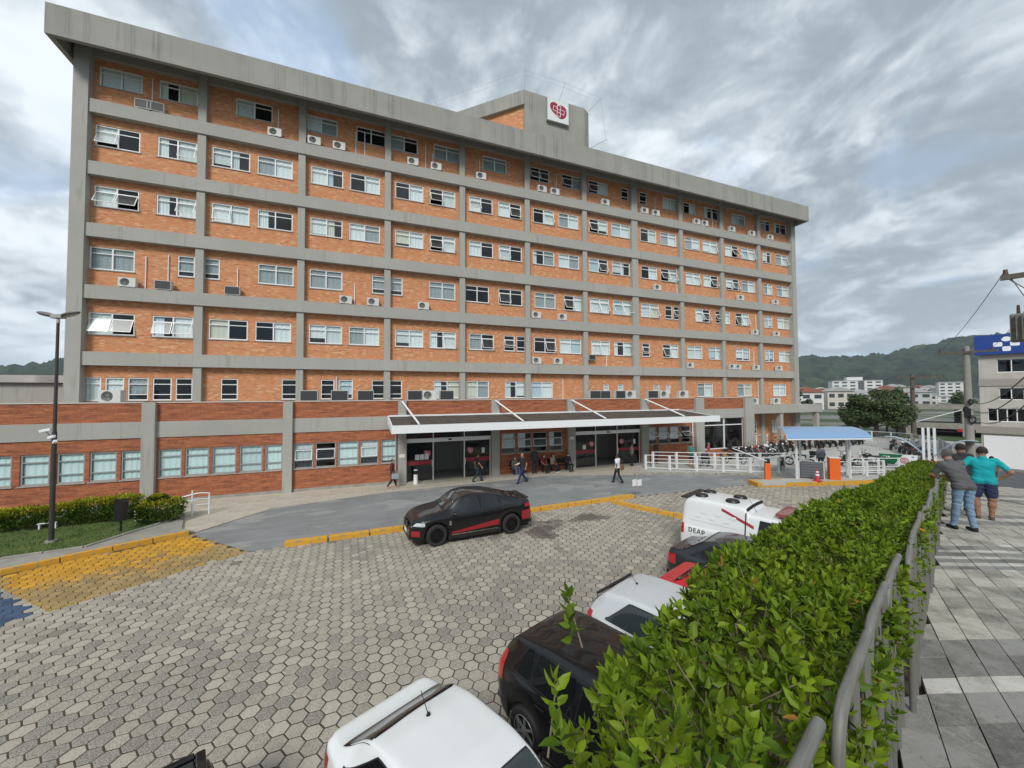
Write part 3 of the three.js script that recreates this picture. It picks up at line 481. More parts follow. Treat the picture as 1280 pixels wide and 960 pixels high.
{
  const lists = [[0, [-11.45, -10.92, -5.13, -2.96, -1.51, 3.18, 4.79, 8.12, 13.13, 14.26, 19.06, 23.18, 24.43, 29.27, 30.28, 33.86, 36.66, 39.37], 'white air conditioner unit on the top ledge of the tower', 'units on the top ledge'], [2, [24.47, 34.85, 39.92], 'white air conditioner unit on the third ledge from the roof', 'units on the third ledge'], [3, [-11.95, -10.4, -7.17, -1.04, 0.62, 3.92, 12.56, 14.85, 36.77, 39.96], 'white air conditioner unit on the fourth ledge from the roof', 'units on the fourth ledge'], [4, [12.57, 14.42, 28.14, 33.45, 34.26, 36.84, 40.21], 'white air conditioner unit on the lowest ledge of the tower', 'units on the lowest ledge']];
  const darkX = new Set([-11.45, -10.92, -10.4, -7.17]);
  for (const [li, xs, lab, grp] of lists) for (const x of xs) { const dk = darkX.has(x); ac(x, LEDGE[li] + 0.005, -26.98, rr(-0.08, 0.08), dk ? lab.replace('white', 'dark-faced') : lab, dk ? 'dark-faced ' + grp : grp, dk); }
  ac(17.61, 8.1, -27.06, 0, 'small unit hung on the brick just above the lowest ledge', undefined, true).scale.setScalar(0.8);
  for (const [x, dk] of [[-2.91, 1], [-1.26, 1], [0.2, 1], [3.17, 1], [4.15, 0], [5.26, 1], [16.89, 1], [17.78, 1], [19.23, 1], [20.25, 0], [22.52, 1], [23.71, 0], [25.81, 0], [35.52, 0], [38.61, 0], [-11.83, 0]]) {
    const end = x > 35, z = end ? -26.3 : -25.6, y = end ? 4.205 : 4.92;
    const lab = dk ? 'dark-faced air conditioner unit standing on the flat roof of the low wing' : x === -11.83 ? 'white air conditioner unit before the row of half windows above the low wing' : end ? 'white air conditioner unit on the porch slab at the tower end' : 'white air conditioner unit standing on the flat roof of the low wing';
    const unit = ac(x, y, z, rr(-0.25, 0.1), lab, dk ? 'dark-faced units on the wing roof' : x === -11.83 ? undefined : end ? 'units on the porch slab' : 'white units on the wing roof', dk); unit.scale.setScalar(1.15); if (!end) for (const q of [-0.29, 0.29]) obj('stand', [bx(q - 0.04, q + 0.04, -0.235, -0.001, -0.16, 0.16)], M.aluGrey, unit);
  }
}
// ---------------------------------------------------------------- low entrance wing
const WZ = -24.1;
const wing = thing('entrance_wing', 'low red brick wing with grey concrete band and pilasters before the tower', 'building');
{
  const A = [[-19.6, -18.6], [-18.4, -17.4], [-17.2, -16.2], [-15.5, -14.5], [-14.24, -13.27], [-13.03, -12.07], [-11.90, -10.92], [-10.77, -9.98], [-9.36, -8.42], [-8.29, -7.30], [-7.17, -6.13], [-5.99, -4.95], [-4.83, -4.02], [-3.48, -2.52], [-2.42, -1.36], [-1.28, -0.18], [-0.09, 0.92], [1.06, 1.98]];
  const Bw = [[8.64, 9.62], [9.79, 10.85], [10.91, 12.01], [12.14, 13.21], [20.75, 21.65], [21.83, 22.80], [22.96, 23.95], [24.12, 25.10]];
  const sh = new THREE.Shape([[-40, 0], [32.25, 0], [32.25, 4.93], [-40, 4.93]].map(p => new THREE.Vector2(...p)));
  const hole = (a, b, c, d) => sh.holes.push(new THREE.Path([[a, c], [a, d], [b, d], [b, c]].map(p => new THREE.Vector2(...p))));
  A.forEach(([a, b]) => hole(a, b, 1.25, 2.64)); Bw.forEach(([a, b]) => hole(a, b, 1.36, 2.7));
  hole(2.5, 7.9, 0.001, 3.2); hole(14.2, 20.0, 0.001, 3.2); hole(26.5, 31.15, 0.62, 3.28);
  const g = new THREE.ExtrudeGeometry(sh, { depth: 0.24, bevelEnabled: false }); g.translate(0, 0, WZ - 0.24);
  obj('brick_wall', g, M.wingBrick, wing);
  const P = [[-40, -39.5], [-21.6, -21.1], [-15.9, -15.55], [-9.95, -9.43], [-3.98, -3.53], [2.02, 2.49], [7.9, 8.44], [13.56, 14.16], [20.02, 20.66], [25.5, 26.4], [31.2, 32.28]];
  P.forEach(([a, b], i) => { if (i !== 2) obj('pilaster', [bx(a, b, 0, 4.965, WZ - 0.05, WZ + 0.22)], M.conc, wing); });
  const seg = P.filter((_, i) => i !== 2);
  for (let i = 0; i < seg.length - 1; i++) obj('concrete_band', [bx(seg[i][1], seg[i + 1][0], 3.24, 4.02, WZ - 0.02, WZ + 0.05)], M.conc, wing), obj('coping', [bx(seg[i][1], seg[i + 1][0], 4.935, 4.985, WZ - 0.27, WZ + 0.04)], std([0.55, 0.5, 0.45], 0.8), wing);
  const seg2 = seg.filter(p => p[1] < 3);
  for (let i = 0; i < seg2.length - 1; i++) obj('plinth', [bx(seg2[i][1], seg2[i + 1][0], 0, 0.16, WZ - 0.02, WZ + 0.045)], M.concreteRaw, wing);
  obj('roof', [bx(-40, 32.25, 4.45, 4.65, -27.2, WZ - 0.245)], M.concreteRaw, wing);
  obj('ceiling', [bx(-40, 32.2, 3.35, 3.5, -27.2, WZ - 0.245)], M.roomLight, wing);
  obj('end_wall', [bx(32.0, 32.25, 0, 4.93, -27.2, WZ - 0.245)], M.wingBrick, wing);
  obj('end_wall', [bx(-40, -39.75, 0, 4.93, -27.2, WZ - 0.245)], M.wingBrick, wing);
  obj('back_wall', [bx(-39.7, 31.9, 0, 3.34, -27.22, -27.1)], M.roomLight, wing);
  obj('floor', [bx(-39.7, 31.9, -0.05, 0.018, -27.09, WZ - 0.245)], M.roomLight, wing);
  obj('partition', [2.25, 8.17, 13.86, 20.34, 25.9].map(x => bx(x - 0.06, x + 0.06, 0.02, 3.34, -27.08, WZ - 0.26)), M.roomLight, wing);
  const stA = 'g g g w w w w w w w w w w W D w W w'.split(' ');
  A.forEach(([a, b], i) => makeWindow(wing, a, b, 1.25, 2.64, WZ, stA[i], { low: 0.3, transom: 0.74, bar: 0.06, frame: M.aluGrey, glass: i < 13 || i === 15 || i === 17 ? M.glassAqua : M.glassGrey, setback: 0.07, tilt: 0.16, plainBlind: true, sillMat: M.conc }));
  Bw.forEach(([a, b], i) => makeWindow(wing, a, b, 1.36, 2.7, WZ, ['W', 'H', 'D', 'H', 'W', 'W', 'W', 'D'][i], { low: 0.26, transom: 0.68, bar: 0.05, frame: M.aluGrey, setback: 0.07, tilt: i < 4 ? 0.24 : 1.0, sillMat: M.conc }));
  // glazed entrances
  const cv = (draw) => { const c = document.createElement('canvas'); c.width = c.height = 256; draw(c.getContext('2d')); const t = new THREE.CanvasTexture(c); t.colorSpace = THREE.SRGBColorSpace; return t; };
  const heart = std([1, 1, 1], 0.6, { map: cv(c => { c.fillStyle = '#9c1f3a'; c.fillRect(0, 0, 256, 256); c.strokeStyle = '#d9b9c0'; c.lineWidth = 14; c.strokeRect(52, 60, 70, 70); c.strokeRect(110, 40, 70, 70); c.strokeRect(130, 110, 70, 70); c.strokeRect(80, 140, 70, 60); }) });
  const band = std([0.30, 0.02, 0.035], 0.5), paper = std([0.7, 0.7, 0.7], 0.8);
  const heartShape = () => { const s = new THREE.Shape(); s.moveTo(0.02, -0.22); s.bezierCurveTo(-0.16, -0.12, -0.26, 0, -0.22, 0.13); s.bezierCurveTo(-0.17, 0.24, -0.04, 0.22, 0, 0.12); s.bezierCurveTo(0.08, 0.22, 0.24, 0.16, 0.23, 0.0); s.bezierCurveTo(0.22, -0.12, 0.12, -0.2, 0.02, -0.22); const g = new THREE.ShapeGeometry(s, 8), p = g.attributes.position, u = g.attributes.uv; for (let i = 0; i < p.count; i++) u.setXY(i, p.getX(i) / 0.5 + 0.5, p.getY(i) / 0.5 + 0.5); return g; };
  const entrance = (x0, xa, xb, x1, open) => {
    const e = sub('glass_entrance', wing, [0, 0, WZ - 0.12]);
    obj('door_frame', [bx(x0, x1, 2.36, 2.6, -0.06, 0.08), bx(x0, x0 + 0.06, 0.02, 2.36, -0.04, 0.04), bx(x1 - 0.06, x1, 0.02, 2.36, -0.04, 0.04), bx(xa - 0.03, xa + 0.03, 0.02, 2.36, -0.04, 0.04), bx(xb - 0.03, xb + 0.03, 0.02, 2.36, -0.04, 0.04), bx(x0, x1, 3.13, 3.2, -0.04, 0.04), bx(xa - 0.025, xa + 0.025, 2.6, 3.13, -0.03, 0.03), bx(xb - 0.025, xb + 0.025, 2.6, 3.13, -0.03, 0.03)], M.alu, e);
    for (const [a, b] of [[x0 + 0.06, xa - 0.03], [xb + 0.03, x1 - 0.06]]) obj('pane', [bx(a, b, 0.02, 2.36, -0.006, 0.006)], M.glassGrey, e);
    for (const [a, b] of [[x0, xa - 0.025], [xa + 0.025, xb - 0.025], [xb + 0.025, x1]]) obj('transom_pane', [bx(a, b, 2.6, 3.13, -0.006, 0.006)], M.glassGrey, e);
    obj('glass_stripe', [bx(x0 + 0.06, xa - 0.03, 1.0, 1.24, 0.0075, 0.0095)], band, e); obj('glass_stripe', [bx(xb + 0.03, x1 - 0.06, 1.0, 1.24, 0.0075, 0.0095)], band, e);
    const h1 = obj('heart_sticker', heartShape(), heart, e); h1.position.set(xa - 0.35, 1.66, 0.0115); const h2 = obj('heart_sticker', heartShape(), heart, e); h2.position.set(xb + 0.4, 1.72, 0.0115);
    obj('notice', [bx(xa - 1.1, xa - 0.84, 1.3, 1.62, 0.011, 0.0135)], paper, e);
    if (!open) { obj('notice', [bx(xa - 0.81, xa - 0.55, 1.3, 1.62, 0.011, 0.0135)], paper, e); obj('notice', [bx(xa - 0.52, xa - 0.28, 1.3, 1.62, 0.014, 0.0165)], paper, e); }
    obj('notice', [bx(x1 - 0.6, x1 - 0.4, 1.5, 1.84, 0.011, 0.0135)], paper, e);
    for (const s of [xa - 0.06, xb + 0.06]) obj('door_handle', [rod([s, 0.85, 0.05], [s, 1.25, 0.05], 0.018)], M.alu, e);
    obj('door_sensor', [bx((x0 + x1) / 2 - 0.1, (x0 + x1) / 2 + 0.1, 2.44, 2.53, 0.081, 0.13)], M.black, e);
  };
  entrance(2.49, 4.15, 6.14, 7.9, false); entrance(14.16, 16.03, 17.94, 20.02, true);
  const e = sub('picture_window', wing, [0, 0, WZ - 0.1]);
  obj('frame', [bx(26.45, 31.2, 0.62, 0.7, -0.04, 0.04), bx(26.45, 31.2, 3.2, 3.28, -0.04, 0.04), bx(26.45, 31.2, 2.6, 2.68, -0.04, 0.04), bx(28.86, 28.98, 0.7, 3.2, -0.045, 0.045), bx(26.45, 26.53, 0.7, 3.2, -0.04, 0.04), bx(31.12, 31.2, 0.7, 3.2, -0.04, 0.04)], M.steelWhite, e);
  for (const [a, b] of [[26.53, 28.86], [28.98, 31.12]]) for (const [c, d] of [[0.7, 2.6], [2.68, 3.2]]) obj('pane', [bx(a, b, c, d, -0.005, 0.005)], M.glassGrey, e);
  for (const [x, y] of [[2.25, 1.55], [13.86, 2.1]]) obj('door_plate', [bx(x - 0.17, x + 0.17, y, y + 0.2, WZ + 0.221, WZ + 0.235)], paper, wing);
  obj('downpipe', [rod([25.25, 0, WZ + 0.08], [25.25, 3.2, WZ + 0.08], 0.045)], M.steelWhite, wing);
  obj('downpipe', [rod([1.9, 0, WZ + 0.08], [1.9, 3.3, WZ + 0.08], 0.045)], M.aluGrey, wing);
}
// canopy over the entrances
{
  const t = thing('entrance_canopy', 'long white edged canopy hung on tie rods over the entrances', 'canopy');
  const zb = WZ + 0.23, zf = -20.45, yb = 4.04, yf = 3.70, x0 = 1.4, x1 = 23.7;
  const quadPrism = (xa, xb, up, dn, za = zb, zc = zf, ya = yb, yc = yf) => { const s = new THREE.Shape([[za, ya + up], [zc, yc + up], [zc, yc + dn], [za, ya + dn]].map(p => new THREE.Vector2(-p[0], p[1]))); const g = new THREE.ExtrudeGeometry(s, { depth: xb - xa, bevelEnabled: false }); g.rotateY(Math.PI / 2); g.translate(xa, 0, 0); return metreUV(g); };
  obj('front_fascia', [bx(x0, x1 + 0.35, yf - 0.40, yf + 0.02, zf, zf + 0.06)], M.white, t);
  obj('end_fascia', [quadPrism(x0, x0 + 0.06, 0.02, -0.40, zb, zf - 0.005)], M.white, t);
  obj('end_fascia', [quadPrism(x1, x1 + 0.06, 0.02, -0.40, zb, zf - 0.005)], M.white, t);
  obj('back_flashing', [bx(x0 + 0.08, x1 - 0.08, yb - 0.1, yb + 0.05, zb, zb + 0.08)], M.white, t);
  const roofTex = tex(512, 512, (u, v) => { const n = fbm(u * 10, v * 10, 5, 601, 10, 10), st = fbm(u * 60, v * 4, 3, 602, 60, 4); const k = 0.6 + 0.6 * n + 0.35 * (st - 0.5); return [0.085 * k, 0.070 * k, 0.058 * k]; }); roofTex.repeat.set(0.3, 0.3);
  const rm = std([1, 1, 1], 0.85, { map: roofTex });
  const n = 21, w = (x1 - x0 - 0.12) / n;
  for (let i = 0; i < n; i++) obj('roof_panel', [quadPrism(x0 + 0.06 + i * w + 0.012, x0 + 0.06 + (i + 1) * w - 0.012, -0.03 + (i % 2) * 0.006, -0.09, zb + 0.09, zf - 0.01, yb - 0.01, yf)], rm, t);
  obj('soffit', [quadPrism(x0 + 0.07, x1 - 0.01, -0.27, -0.32)], std([0.5, 0.5, 0.48], 0.8), t);
  for (const x of [2.25, 8.17, 13.86, 20.34]) { const a = [x, 4.88, WZ + 0.25], b = [x + 0.55, yf + 0.04, zf - 0.12]; obj('tie_rod', [rod(a, b, 0.055, 0.055, 8)], M.white, t); }
}
// ---------------------------------------------------------------- grey block far left, behind the wing
{
  const t = thing('grey_block', 'plain grey rendered block with pale cap behind the low wing', 'building', [0, 0, 0]);
  obj('wall', [bx(-60, -17, 0, 6.25, -48, -36)], M.conc, t); obj('roof_cap', [bx(-60.3, -16.7, 6.255, 6.75, -48.3, -35.7)], M.lightConc, t);
}
// ---------------------------------------------------------------- left garden
function leafGeo(len, wid, fold = 0.18, seg = 3) {                   // one pointed leaf, 4*seg triangles
  const P = [], I = [], N = []; for (let i = 0; i <= seg; i++) { const t = i / seg, w = wid * Math.sin(Math.PI * Math.pow(t, 0.75)) * 0.5 + (i === 0 ? wid * 0.06 : 0), y = len * t, z = -len * 0.16 * t * t; P.push(-w, y, z + w * fold * 2, 0, y, z, w, y, z + w * fold * 2); }
  for (let i = 0; i < seg; i++) { const a = i * 3; I.push(a, a + 1, a + 4, a, a + 4, a + 3, a + 1, a + 2, a + 5, a + 1, a + 5, a + 4); }
  const g = new THREE.BufferGeometry(); g.setAttribute('position', new THREE.Float32BufferAttribute(P, 3)); g.setIndex(I); g.computeVertexNormals(); return g;
}
M.leaf = phys([1, 1, 1], 0.5, { side: THREE.DoubleSide, transmission: 0.25, thickness: 0, ior: 1.35, specularIntensity: 0.5 });
function leafCloud(parent, name, pts, geo, mat, colour, size) {      // instanced foliage, one object
  const im = new THREE.InstancedMesh(geo, mat, pts.length), m4 = new THREE.Matrix4(), q = new THREE.Quaternion(), up = V(0, 1, 0);
  pts.forEach((p, i) => { q.setFromUnitVectors(up, p.d.clone().normalize()); q.multiply(new THREE.Quaternion().setFromAxisAngle(up, rnd() * 6.283)); const s = size[0] + (size[1] - size[0]) * rnd(); im.setMatrixAt(i, m4.compose(p.p, q, V(s, s, s))); im.setColorAt(i, colour(p)); });
  im.name = name; im.userData.kind = 'stuff'; im.castShadow = im.receiveShadow = true; parent.add(im); return im;
}
{
  const small = leafGeo(0.07, 0.04, 0.2, 2);
  const clump = (name, label, cat, boxes, n, pos) => {
    const t = thing(name, label, cat, pos), pts = [];
    for (let i = 0; i < n; i++) {
      const b = boxes[Math.floor(rnd() * boxes.length)], e = b.e ?? 4; let x, y, z, d; do { x = rr(-1, 1); y = rr(-1, 1); z = rr(-1, 1); d = Math.abs(x) ** e + Math.abs(y) ** e + Math.abs(z) ** e; } while (d > 1 || d < 0.35 * rnd());
      const k = 1 + 0.22 * (fbm(x * 3 + b.x * 4, z * 3 + y * 2, 3, 610) - 0.5) * 2;
      pts.push({ p: V(b.x + x * b.rx * k, b.y + y * b.ry * k, b.z + z * b.rz * k), d: V(x * 0.7 + rr(-0.6, 0.6), 0.6 + y * 0.5 + rr(-0.3, 0.5), z * 0.7 + rr(-0.6, 0.6)), top: y });
    }
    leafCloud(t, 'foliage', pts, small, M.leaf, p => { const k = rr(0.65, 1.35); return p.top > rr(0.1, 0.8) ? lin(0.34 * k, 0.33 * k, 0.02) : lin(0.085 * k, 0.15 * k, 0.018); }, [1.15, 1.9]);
    const st = []; for (const b of boxes) for (let i = 0; i < 4; i++) st.push(rod([b.x + rr(-0.5, 0.5) * b.rx, 0, b.z + rr(-0.3, 0.3) * b.rz], [b.x + rr(-0.7, 0.7) * b.rx, b.y, b.z], 0.018, 0.01, 5));
    obj('stem', st, M.bark, t); return t;
  };
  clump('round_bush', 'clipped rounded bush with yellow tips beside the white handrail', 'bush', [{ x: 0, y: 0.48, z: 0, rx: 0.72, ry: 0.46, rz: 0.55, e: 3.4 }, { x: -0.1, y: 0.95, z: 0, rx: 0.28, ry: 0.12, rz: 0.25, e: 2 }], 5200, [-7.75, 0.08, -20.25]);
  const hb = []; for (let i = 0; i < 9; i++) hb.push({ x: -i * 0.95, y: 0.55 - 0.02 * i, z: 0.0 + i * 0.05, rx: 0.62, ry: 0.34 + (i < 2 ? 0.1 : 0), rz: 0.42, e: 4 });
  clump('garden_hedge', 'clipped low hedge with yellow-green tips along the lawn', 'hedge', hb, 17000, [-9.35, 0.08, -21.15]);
  const b = thing('litter_bin', 'black litter bin on a post on the lawn', 'bin', [-8.55, 0.1, -19.25], 0.25);
  obj('bin_body', [(() => { const g = new THREE.CylinderGeometry(0.26, 0.2, 0.72, 4, 1); g.rotateY(Math.PI / 4); g.scale(1.05, 1, 0.85); g.translate(0, 0.78, 0); return g; })()], M.black, b);
  obj('bin_rim', [bx(-0.2, 0.2, 1.13, 1.2, -0.17, -0.13), bx(-0.2, 0.2, 1.13, 1.16, 0.12, 0.16), bx(-0.2, -0.17, 1.13, 1.18, -0.13, 0.12), bx(0.17, 0.2, 1.13, 1.18, -0.13, 0.12)], M.black, b);
  obj('post', [rod([0, -0.05, 0], [0, 0.45, 0], 0.035)], M.black, b);
  const h = thing('handrail', 'white tubular handrail on the steps behind the round bush', 'handrail', [0, 0, 0]);
  const post = (x, z, y) => obj('post', [rod([x, 0, z], [x, y, z], 0.03)], M.steelWhite, h);
  post(-6.3, -20.95, 0.95); post(-6.85, -20.75, 1.15); post(-8.6, -20.6, 0.6);
  for (const k of [0.25, 0.5, 0.75, 1]) obj('rail', [tube([[-6.3, 0.95 * k, -20.95], [-6.85, 0.98 * k, -20.75], [-8.7, 0.5 * k, -20.55]], k === 1 ? 0.03 : 0.018, 20, 6)], M.steelWhite, h);
  const be = thing('garden_bench', 'small white bench half hidden under the lawn hedge', 'bench', [-11.4, 0.1, -20.74], 0.12);
  be.scale.setScalar(0.6); obj('seat', [rbx(-0.45, 0.45, 0.36, 0.41, -0.16, 0.16, 0.015)], M.white, be); obj('leg', [bx(-0.4, -0.34, 0, 0.36, -0.12, 0.12)], M.white, be); obj('leg', [bx(0.34, 0.4, 0, 0.36, -0.12, 0.12)], M.white, be);
}
{ // lamp post with two heads
  const t = thing('lamp_post', 'tall dark twin-headed lamp post standing on the lawn', 'lamp post', [-10.24, 0.1, -18.79], -0.37);
  const pm = std([0.055, 0.05, 0.048], 0.6, { metalness: 0.3 });
  obj('pole', [rod([0, 0, 0], [0, 3.9, 0], 0.075, 0.068, 12), rod([0, 3.9, 0], [0, 8.0, 0], 0.052, 0.042, 12)], pm, t);
  obj('pole_top', [rbx(-0.2, 0.2, 7.97, 8.12, -0.1, 0.1, 0.02)], M.aluGrey, t);
  for (const s of [-1, 1]) { const g = new THREE.SphereGeometry(1, 20, 10); g.scale(0.36, 0.075, 0.14); g.rotateZ(s * 0.22); g.translate(s * 0.42, 8.13, 0); const hd = obj('lamp_head', g, std([0.16, 0.15, 0.14], 0.5, { metalness: 0.3 }), t); const l = new THREE.SphereGeometry(1, 16, 8); l.scale(0.27, 0.045, 0.1); l.rotateZ(s * 0.22); l.translate(s * 0.44, 8.09, 0); obj('lens', l, std([0.4, 0.4, 0.38], 0.3), hd); }
  obj('sensor', [cyl(0.05, 0.04, 0.14, 10, 0.1, 7.86, 0.08)], M.aluGrey, t);
  for (const [x, y, z, r] of [[-0.22, 3.95, 0.1, 0.5], [0.1, 3.72, 0.17, -0.3], [0.16, 3.55, 0.12, -0.6]]) { const c = obj('security_camera', [rbx(-0.15, 0.15, -0.05, 0.05, -0.05, 0.05, 0.02)], M.white, t); c.position.set(x, y, z); c.rotation.set(0, r, 0.25); obj('lens', [cyl(0.035, 0.035, 0.02, 12, -0.155, 0, 0, 'x')], M.black, c); }
  obj('camera_bracket', [rod([-0.2, 3.9, 0.08], [0.16, 3.6, 0.1], 0.015, 0.015, 6)], pm, t);
  obj('base', [cyl(0.16, 0.15, 0.08, 16, 0, 0.03, 0)], M.concreteRaw, t);
}
// ---------------------------------------------------------------- vehicles
function curve(pts) {                                                // smooth curve through [x, y] pairs, no overshoot
  const n = pts.length, d = [], m = []; for (let i = 0; i < n - 1; i++) d.push((pts[i + 1][1] - pts[i][1]) / (pts[i + 1][0] - pts[i][0]));
  m[0] = d[0]; m[n - 1] = d[n - 2]; for (let i = 1; i < n - 1; i++) m[i] = d[i - 1] * d[i] <= 0 ? 0 : 2 * d[i - 1] * d[i] / (d[i - 1] + d[i]);
  return x => { if (x <= pts[0][0]) return pts[0][1]; if (x >= pts[n - 1][0]) return pts[n - 1][1]; let i = 0; while (x > pts[i + 1][0]) i++; const h = pts[i + 1][0] - pts[i][0], t = (x - pts[i][0]) / h, t2 = t * t, t3 = t2 * t; return (2 * t3 - 3 * t2 + 1) * pts[i][1] + (t3 - 2 * t2 + t) * h * m[i] + (-2 * t3 + 3 * t2) * pts[i + 1][1] + (t3 - t2) * h * m[i + 1]; };
}
function gridGeo(P, nx, ny, flip) {                                  // P[i][j] points
  const pos = [], uv = [], I = []; for (let i = 0; i <= nx; i++) for (let j = 0; j <= ny; j++) { const p = P[i][j]; pos.push(p.x, p.y, p.z); uv.push(i / nx, j / ny); }
  for (let i = 0; i < nx; i++) for (let j = 0; j < ny; j++) { const a = i * (ny + 1) + j, b = a + ny + 1; if (flip) I.push(a, b, b + 1, a, b + 1, a + 1); else I.push(a, b + 1, b, a, a + 1, b + 1); }
  const g = new THREE.BufferGeometry(); g.setAttribute('position', new THREE.Float32BufferAttribute(pos, 3)); g.setAttribute('uv', new THREE.Float32BufferAttribute(uv, 2)); g.setIndex(I); g.computeVertexNormals(); return g;
}
const carPaint = (c, o = {}) => phys(c, 0.35, { clearcoat: o.gloss ?? 0.7, clearcoatRoughness: 0.03, specularIntensity: 0.6, metalness: o.metalness ?? 0 });
M.carGlass = phys([0.008, 0.009, 0.010], 0.03, { specularIntensity: 0.85 });
M.carGlassPale = phys([0.03, 0.04, 0.042], 0.03, { clearcoat: 0.5, clearcoatRoughness: 0.01 });
M.trim = std([0.012, 0.012, 0.012], 0.5);
M.tail = phys([0.42, 0.008, 0.012], 0.15, { clearcoat: 1 });
M.head = phys([0.62, 0.66, 0.68], 0.1, { clearcoat: 1, metalness: 0.3 });
M.rimSilver = std([0.42, 0.43, 0.44], 0.35, { metalness: 0.7 });
M.rimBlack = std([0.015, 0.015, 0.016], 0.3, { metalness: 0.5 });
M.chrome = std([0.6, 0.6, 0.6], 0.15, { metalness: 1 });
function wheelInto(parent, x, z, R, w, rimMat, spokes, side) {
  const g = sub('wheel', parent, [x, R, z]);
  const pr = [[R * 0.64, -w * 0.42], [R * 0.86, -w * 0.5], [R * 0.97, -w * 0.44], [R, -w * 0.28], [R, w * 0.28], [R * 0.97, w * 0.44], [R * 0.86, w * 0.5], [R * 0.64, w * 0.42]].map(p => new THREE.Vector2(...p));
  const t = new THREE.LatheGeometry(pr, 36); t.rotateX(Math.PI / 2); obj('tyre', t, M.rubber, g);
  const rim = []; const rg = new THREE.CylinderGeometry(R * 0.65, R * 0.65, w * 0.6, 32, 1, true); rg.rotateX(Math.PI / 2); rim.push(rg); const bk = new THREE.CircleGeometry(R * 0.64, 28); if (side < 0) bk.rotateY(Math.PI); bk.translate(0, 0, side * w * 0.05);
  for (let i = 0; i < spokes; i++) { const s = bx(-R * 0.045, R * 0.045, R * 0.06, R * 0.63, -0.012, 0.012); s.rotateZ(i * 2 * Math.PI / spokes); s.translate(0, 0, side * w * 0.36); rim.push(s); }
  rim.push(cyl(R * 0.16, R * 0.16, 0.03, 16, 0, 0, side * w * 0.38, 'z')); const lip = new THREE.TorusGeometry(R * 0.645, R * 0.02, 6, 36); lip.translate(0, 0, side * w * 0.43); rim.push(lip);
  obj('rim', rim, rimMat, g); obj('brake_disc', bk, M.trim, g);
}
function makeCar(name, label, S) {
  const t = thing(name, label, S.cat || 'car'), L = S.L / 2, top = curve(S.top), belt = curve(S.belt), plan = curve(S.plan), sill = S.sill ?? 0.22, R = S.R ?? 0.31, Ra = R * 1.16;
  const ends = curve([[-L, 0.42], [-L + 0.12, 0.30], [-L + 0.4, sill], [L - 0.5, sill], [L - 0.15, 0.26], [L, 0.38]]);
  const bottom = x => { let y = ends(x); for (const w of S.axles) { const d = Math.abs(x - w); if (d < Ra) y = Math.max(y, R + Math.sqrt(Ra * Ra - d * d)); } return y; };
  const section = x => {
    const W = plan(x) / 2, yb = bottom(x), ht = top(x), hb = Math.min(belt(x), ht - 0.012), g = ht - hb, k = sstep(0.06, 0.32, g), Wr = mix(W * 0.84, W * (S.roofK ?? 0.735), k);
    return [[W * 0.93, yb], [W * 0.975, mix(yb, hb, 0.14)], [W, mix(yb, hb, 0.5)], [W * 0.992, mix(yb, hb, 0.78)], [W * 0.962, mix(yb, hb, 0.94)], [W * 0.94, hb], [mix(W * 0.92, Wr, 0.55), mix(hb, ht, 0.52)], [mix(W * 0.9, Wr, 0.97), mix(hb, ht, mix(0.8, 0.87, k))], [Wr * 0.90, mix(hb, ht, 0.955)], [Wr * 0.6, ht - 0.012 * k], [Wr * 0.25, ht - 0.001], [0, ht]];
  };
  const fine = x => { const s = section(x), o = []; for (let i = 0; i < s.length - 1; i++) { const p0 = s[Math.max(0, i - 1)], p1 = s[i], p2 = s[i + 1], p3 = s[Math.min(s.length - 1, i + 2)]; for (let q = 0; q < 3; q++) { const u = q / 3, u2 = u * u, u3 = u2 * u, f = k => 0.5 * (2 * p1[k] + (p2[k] - p0[k]) * u + (2 * p0[k] - 5 * p1[k] + 4 * p2[k] - p3[k]) * u2 + (3 * p1[k] - p0[k] - 3 * p2[k] + p3[k]) * u3); o.push([f(0), f(1)]); } } o.push(s[s.length - 1]); return o; };
  const wAt = (x, y) => { const s = fine(x); for (let i = 0; i < s.length - 1; i++) if (y >= s[i][1] && y <= s[i + 1][1]) { const q = (y - s[i][1]) / (s[i + 1][1] - s[i][1] + 1e-9); return mix(s[i][0], s[i + 1][0], q); } return y < s[0][1] ? s[0][0] : 0; };
  const hAt = (x, z) => { const s = fine(x), a = Math.abs(z); for (let i = s.length - 1; i > 0; i--) if (a >= s[i][0] && a <= s[i - 1][0]) { const q = (a - s[i][0]) / (s[i - 1][0] - s[i][0] + 1e-9); return mix(s[i][1], s[i - 1][1], q); } return s[12][1]; };
  // shell
  const xs = []; const NX = 96; for (let i = 0; i <= NX; i++) xs.push(-L + 2 * L * i / NX); for (const w of S.axles) for (const d of [-Ra, -Ra * 0.96, -Ra * 0.85, Ra * 0.85, Ra * 0.96, Ra]) xs.push(w + d);
  for (const e of [0.01, 0.025]) xs.push(-L + e, L - e); xs.sort((a, b) => a - b);
  const paint = S.paint, shell = [];
  for (const sd of [-1, 1]) { const P = xs.map(x => fine(x).map(p => V(x, p[1], sd * p[0]))); shell.push(gridGeo(P, xs.length - 1, P[0].length - 1, sd > 0)); }
  for (const [x, dir] of [[-L, -1], [L, 1]]) { const s = fine(x), P = [s.map(p => V(x, p[1], -p[0])), s.map(p => V(x + dir * 0.015, p[1], 0)), s.map(p => V(x, p[1], p[0]))]; shell.push(gridGeo(P, 2, s.length - 1, dir < 0)); }
  obj('body', shell, paint, t);
  obj('underbody', [bx(-L + 0.12, L - 0.12, 0.17, 0.5, -plan(0) / 2 + 0.26, plan(0) / 2 - 0.26), bx(S.axles[0] + Ra, S.axles[1] - Ra, 0.17, 0.4, -plan(0) / 2 + 0.07, plan(0) / 2 - 0.07)], M.trim, t);
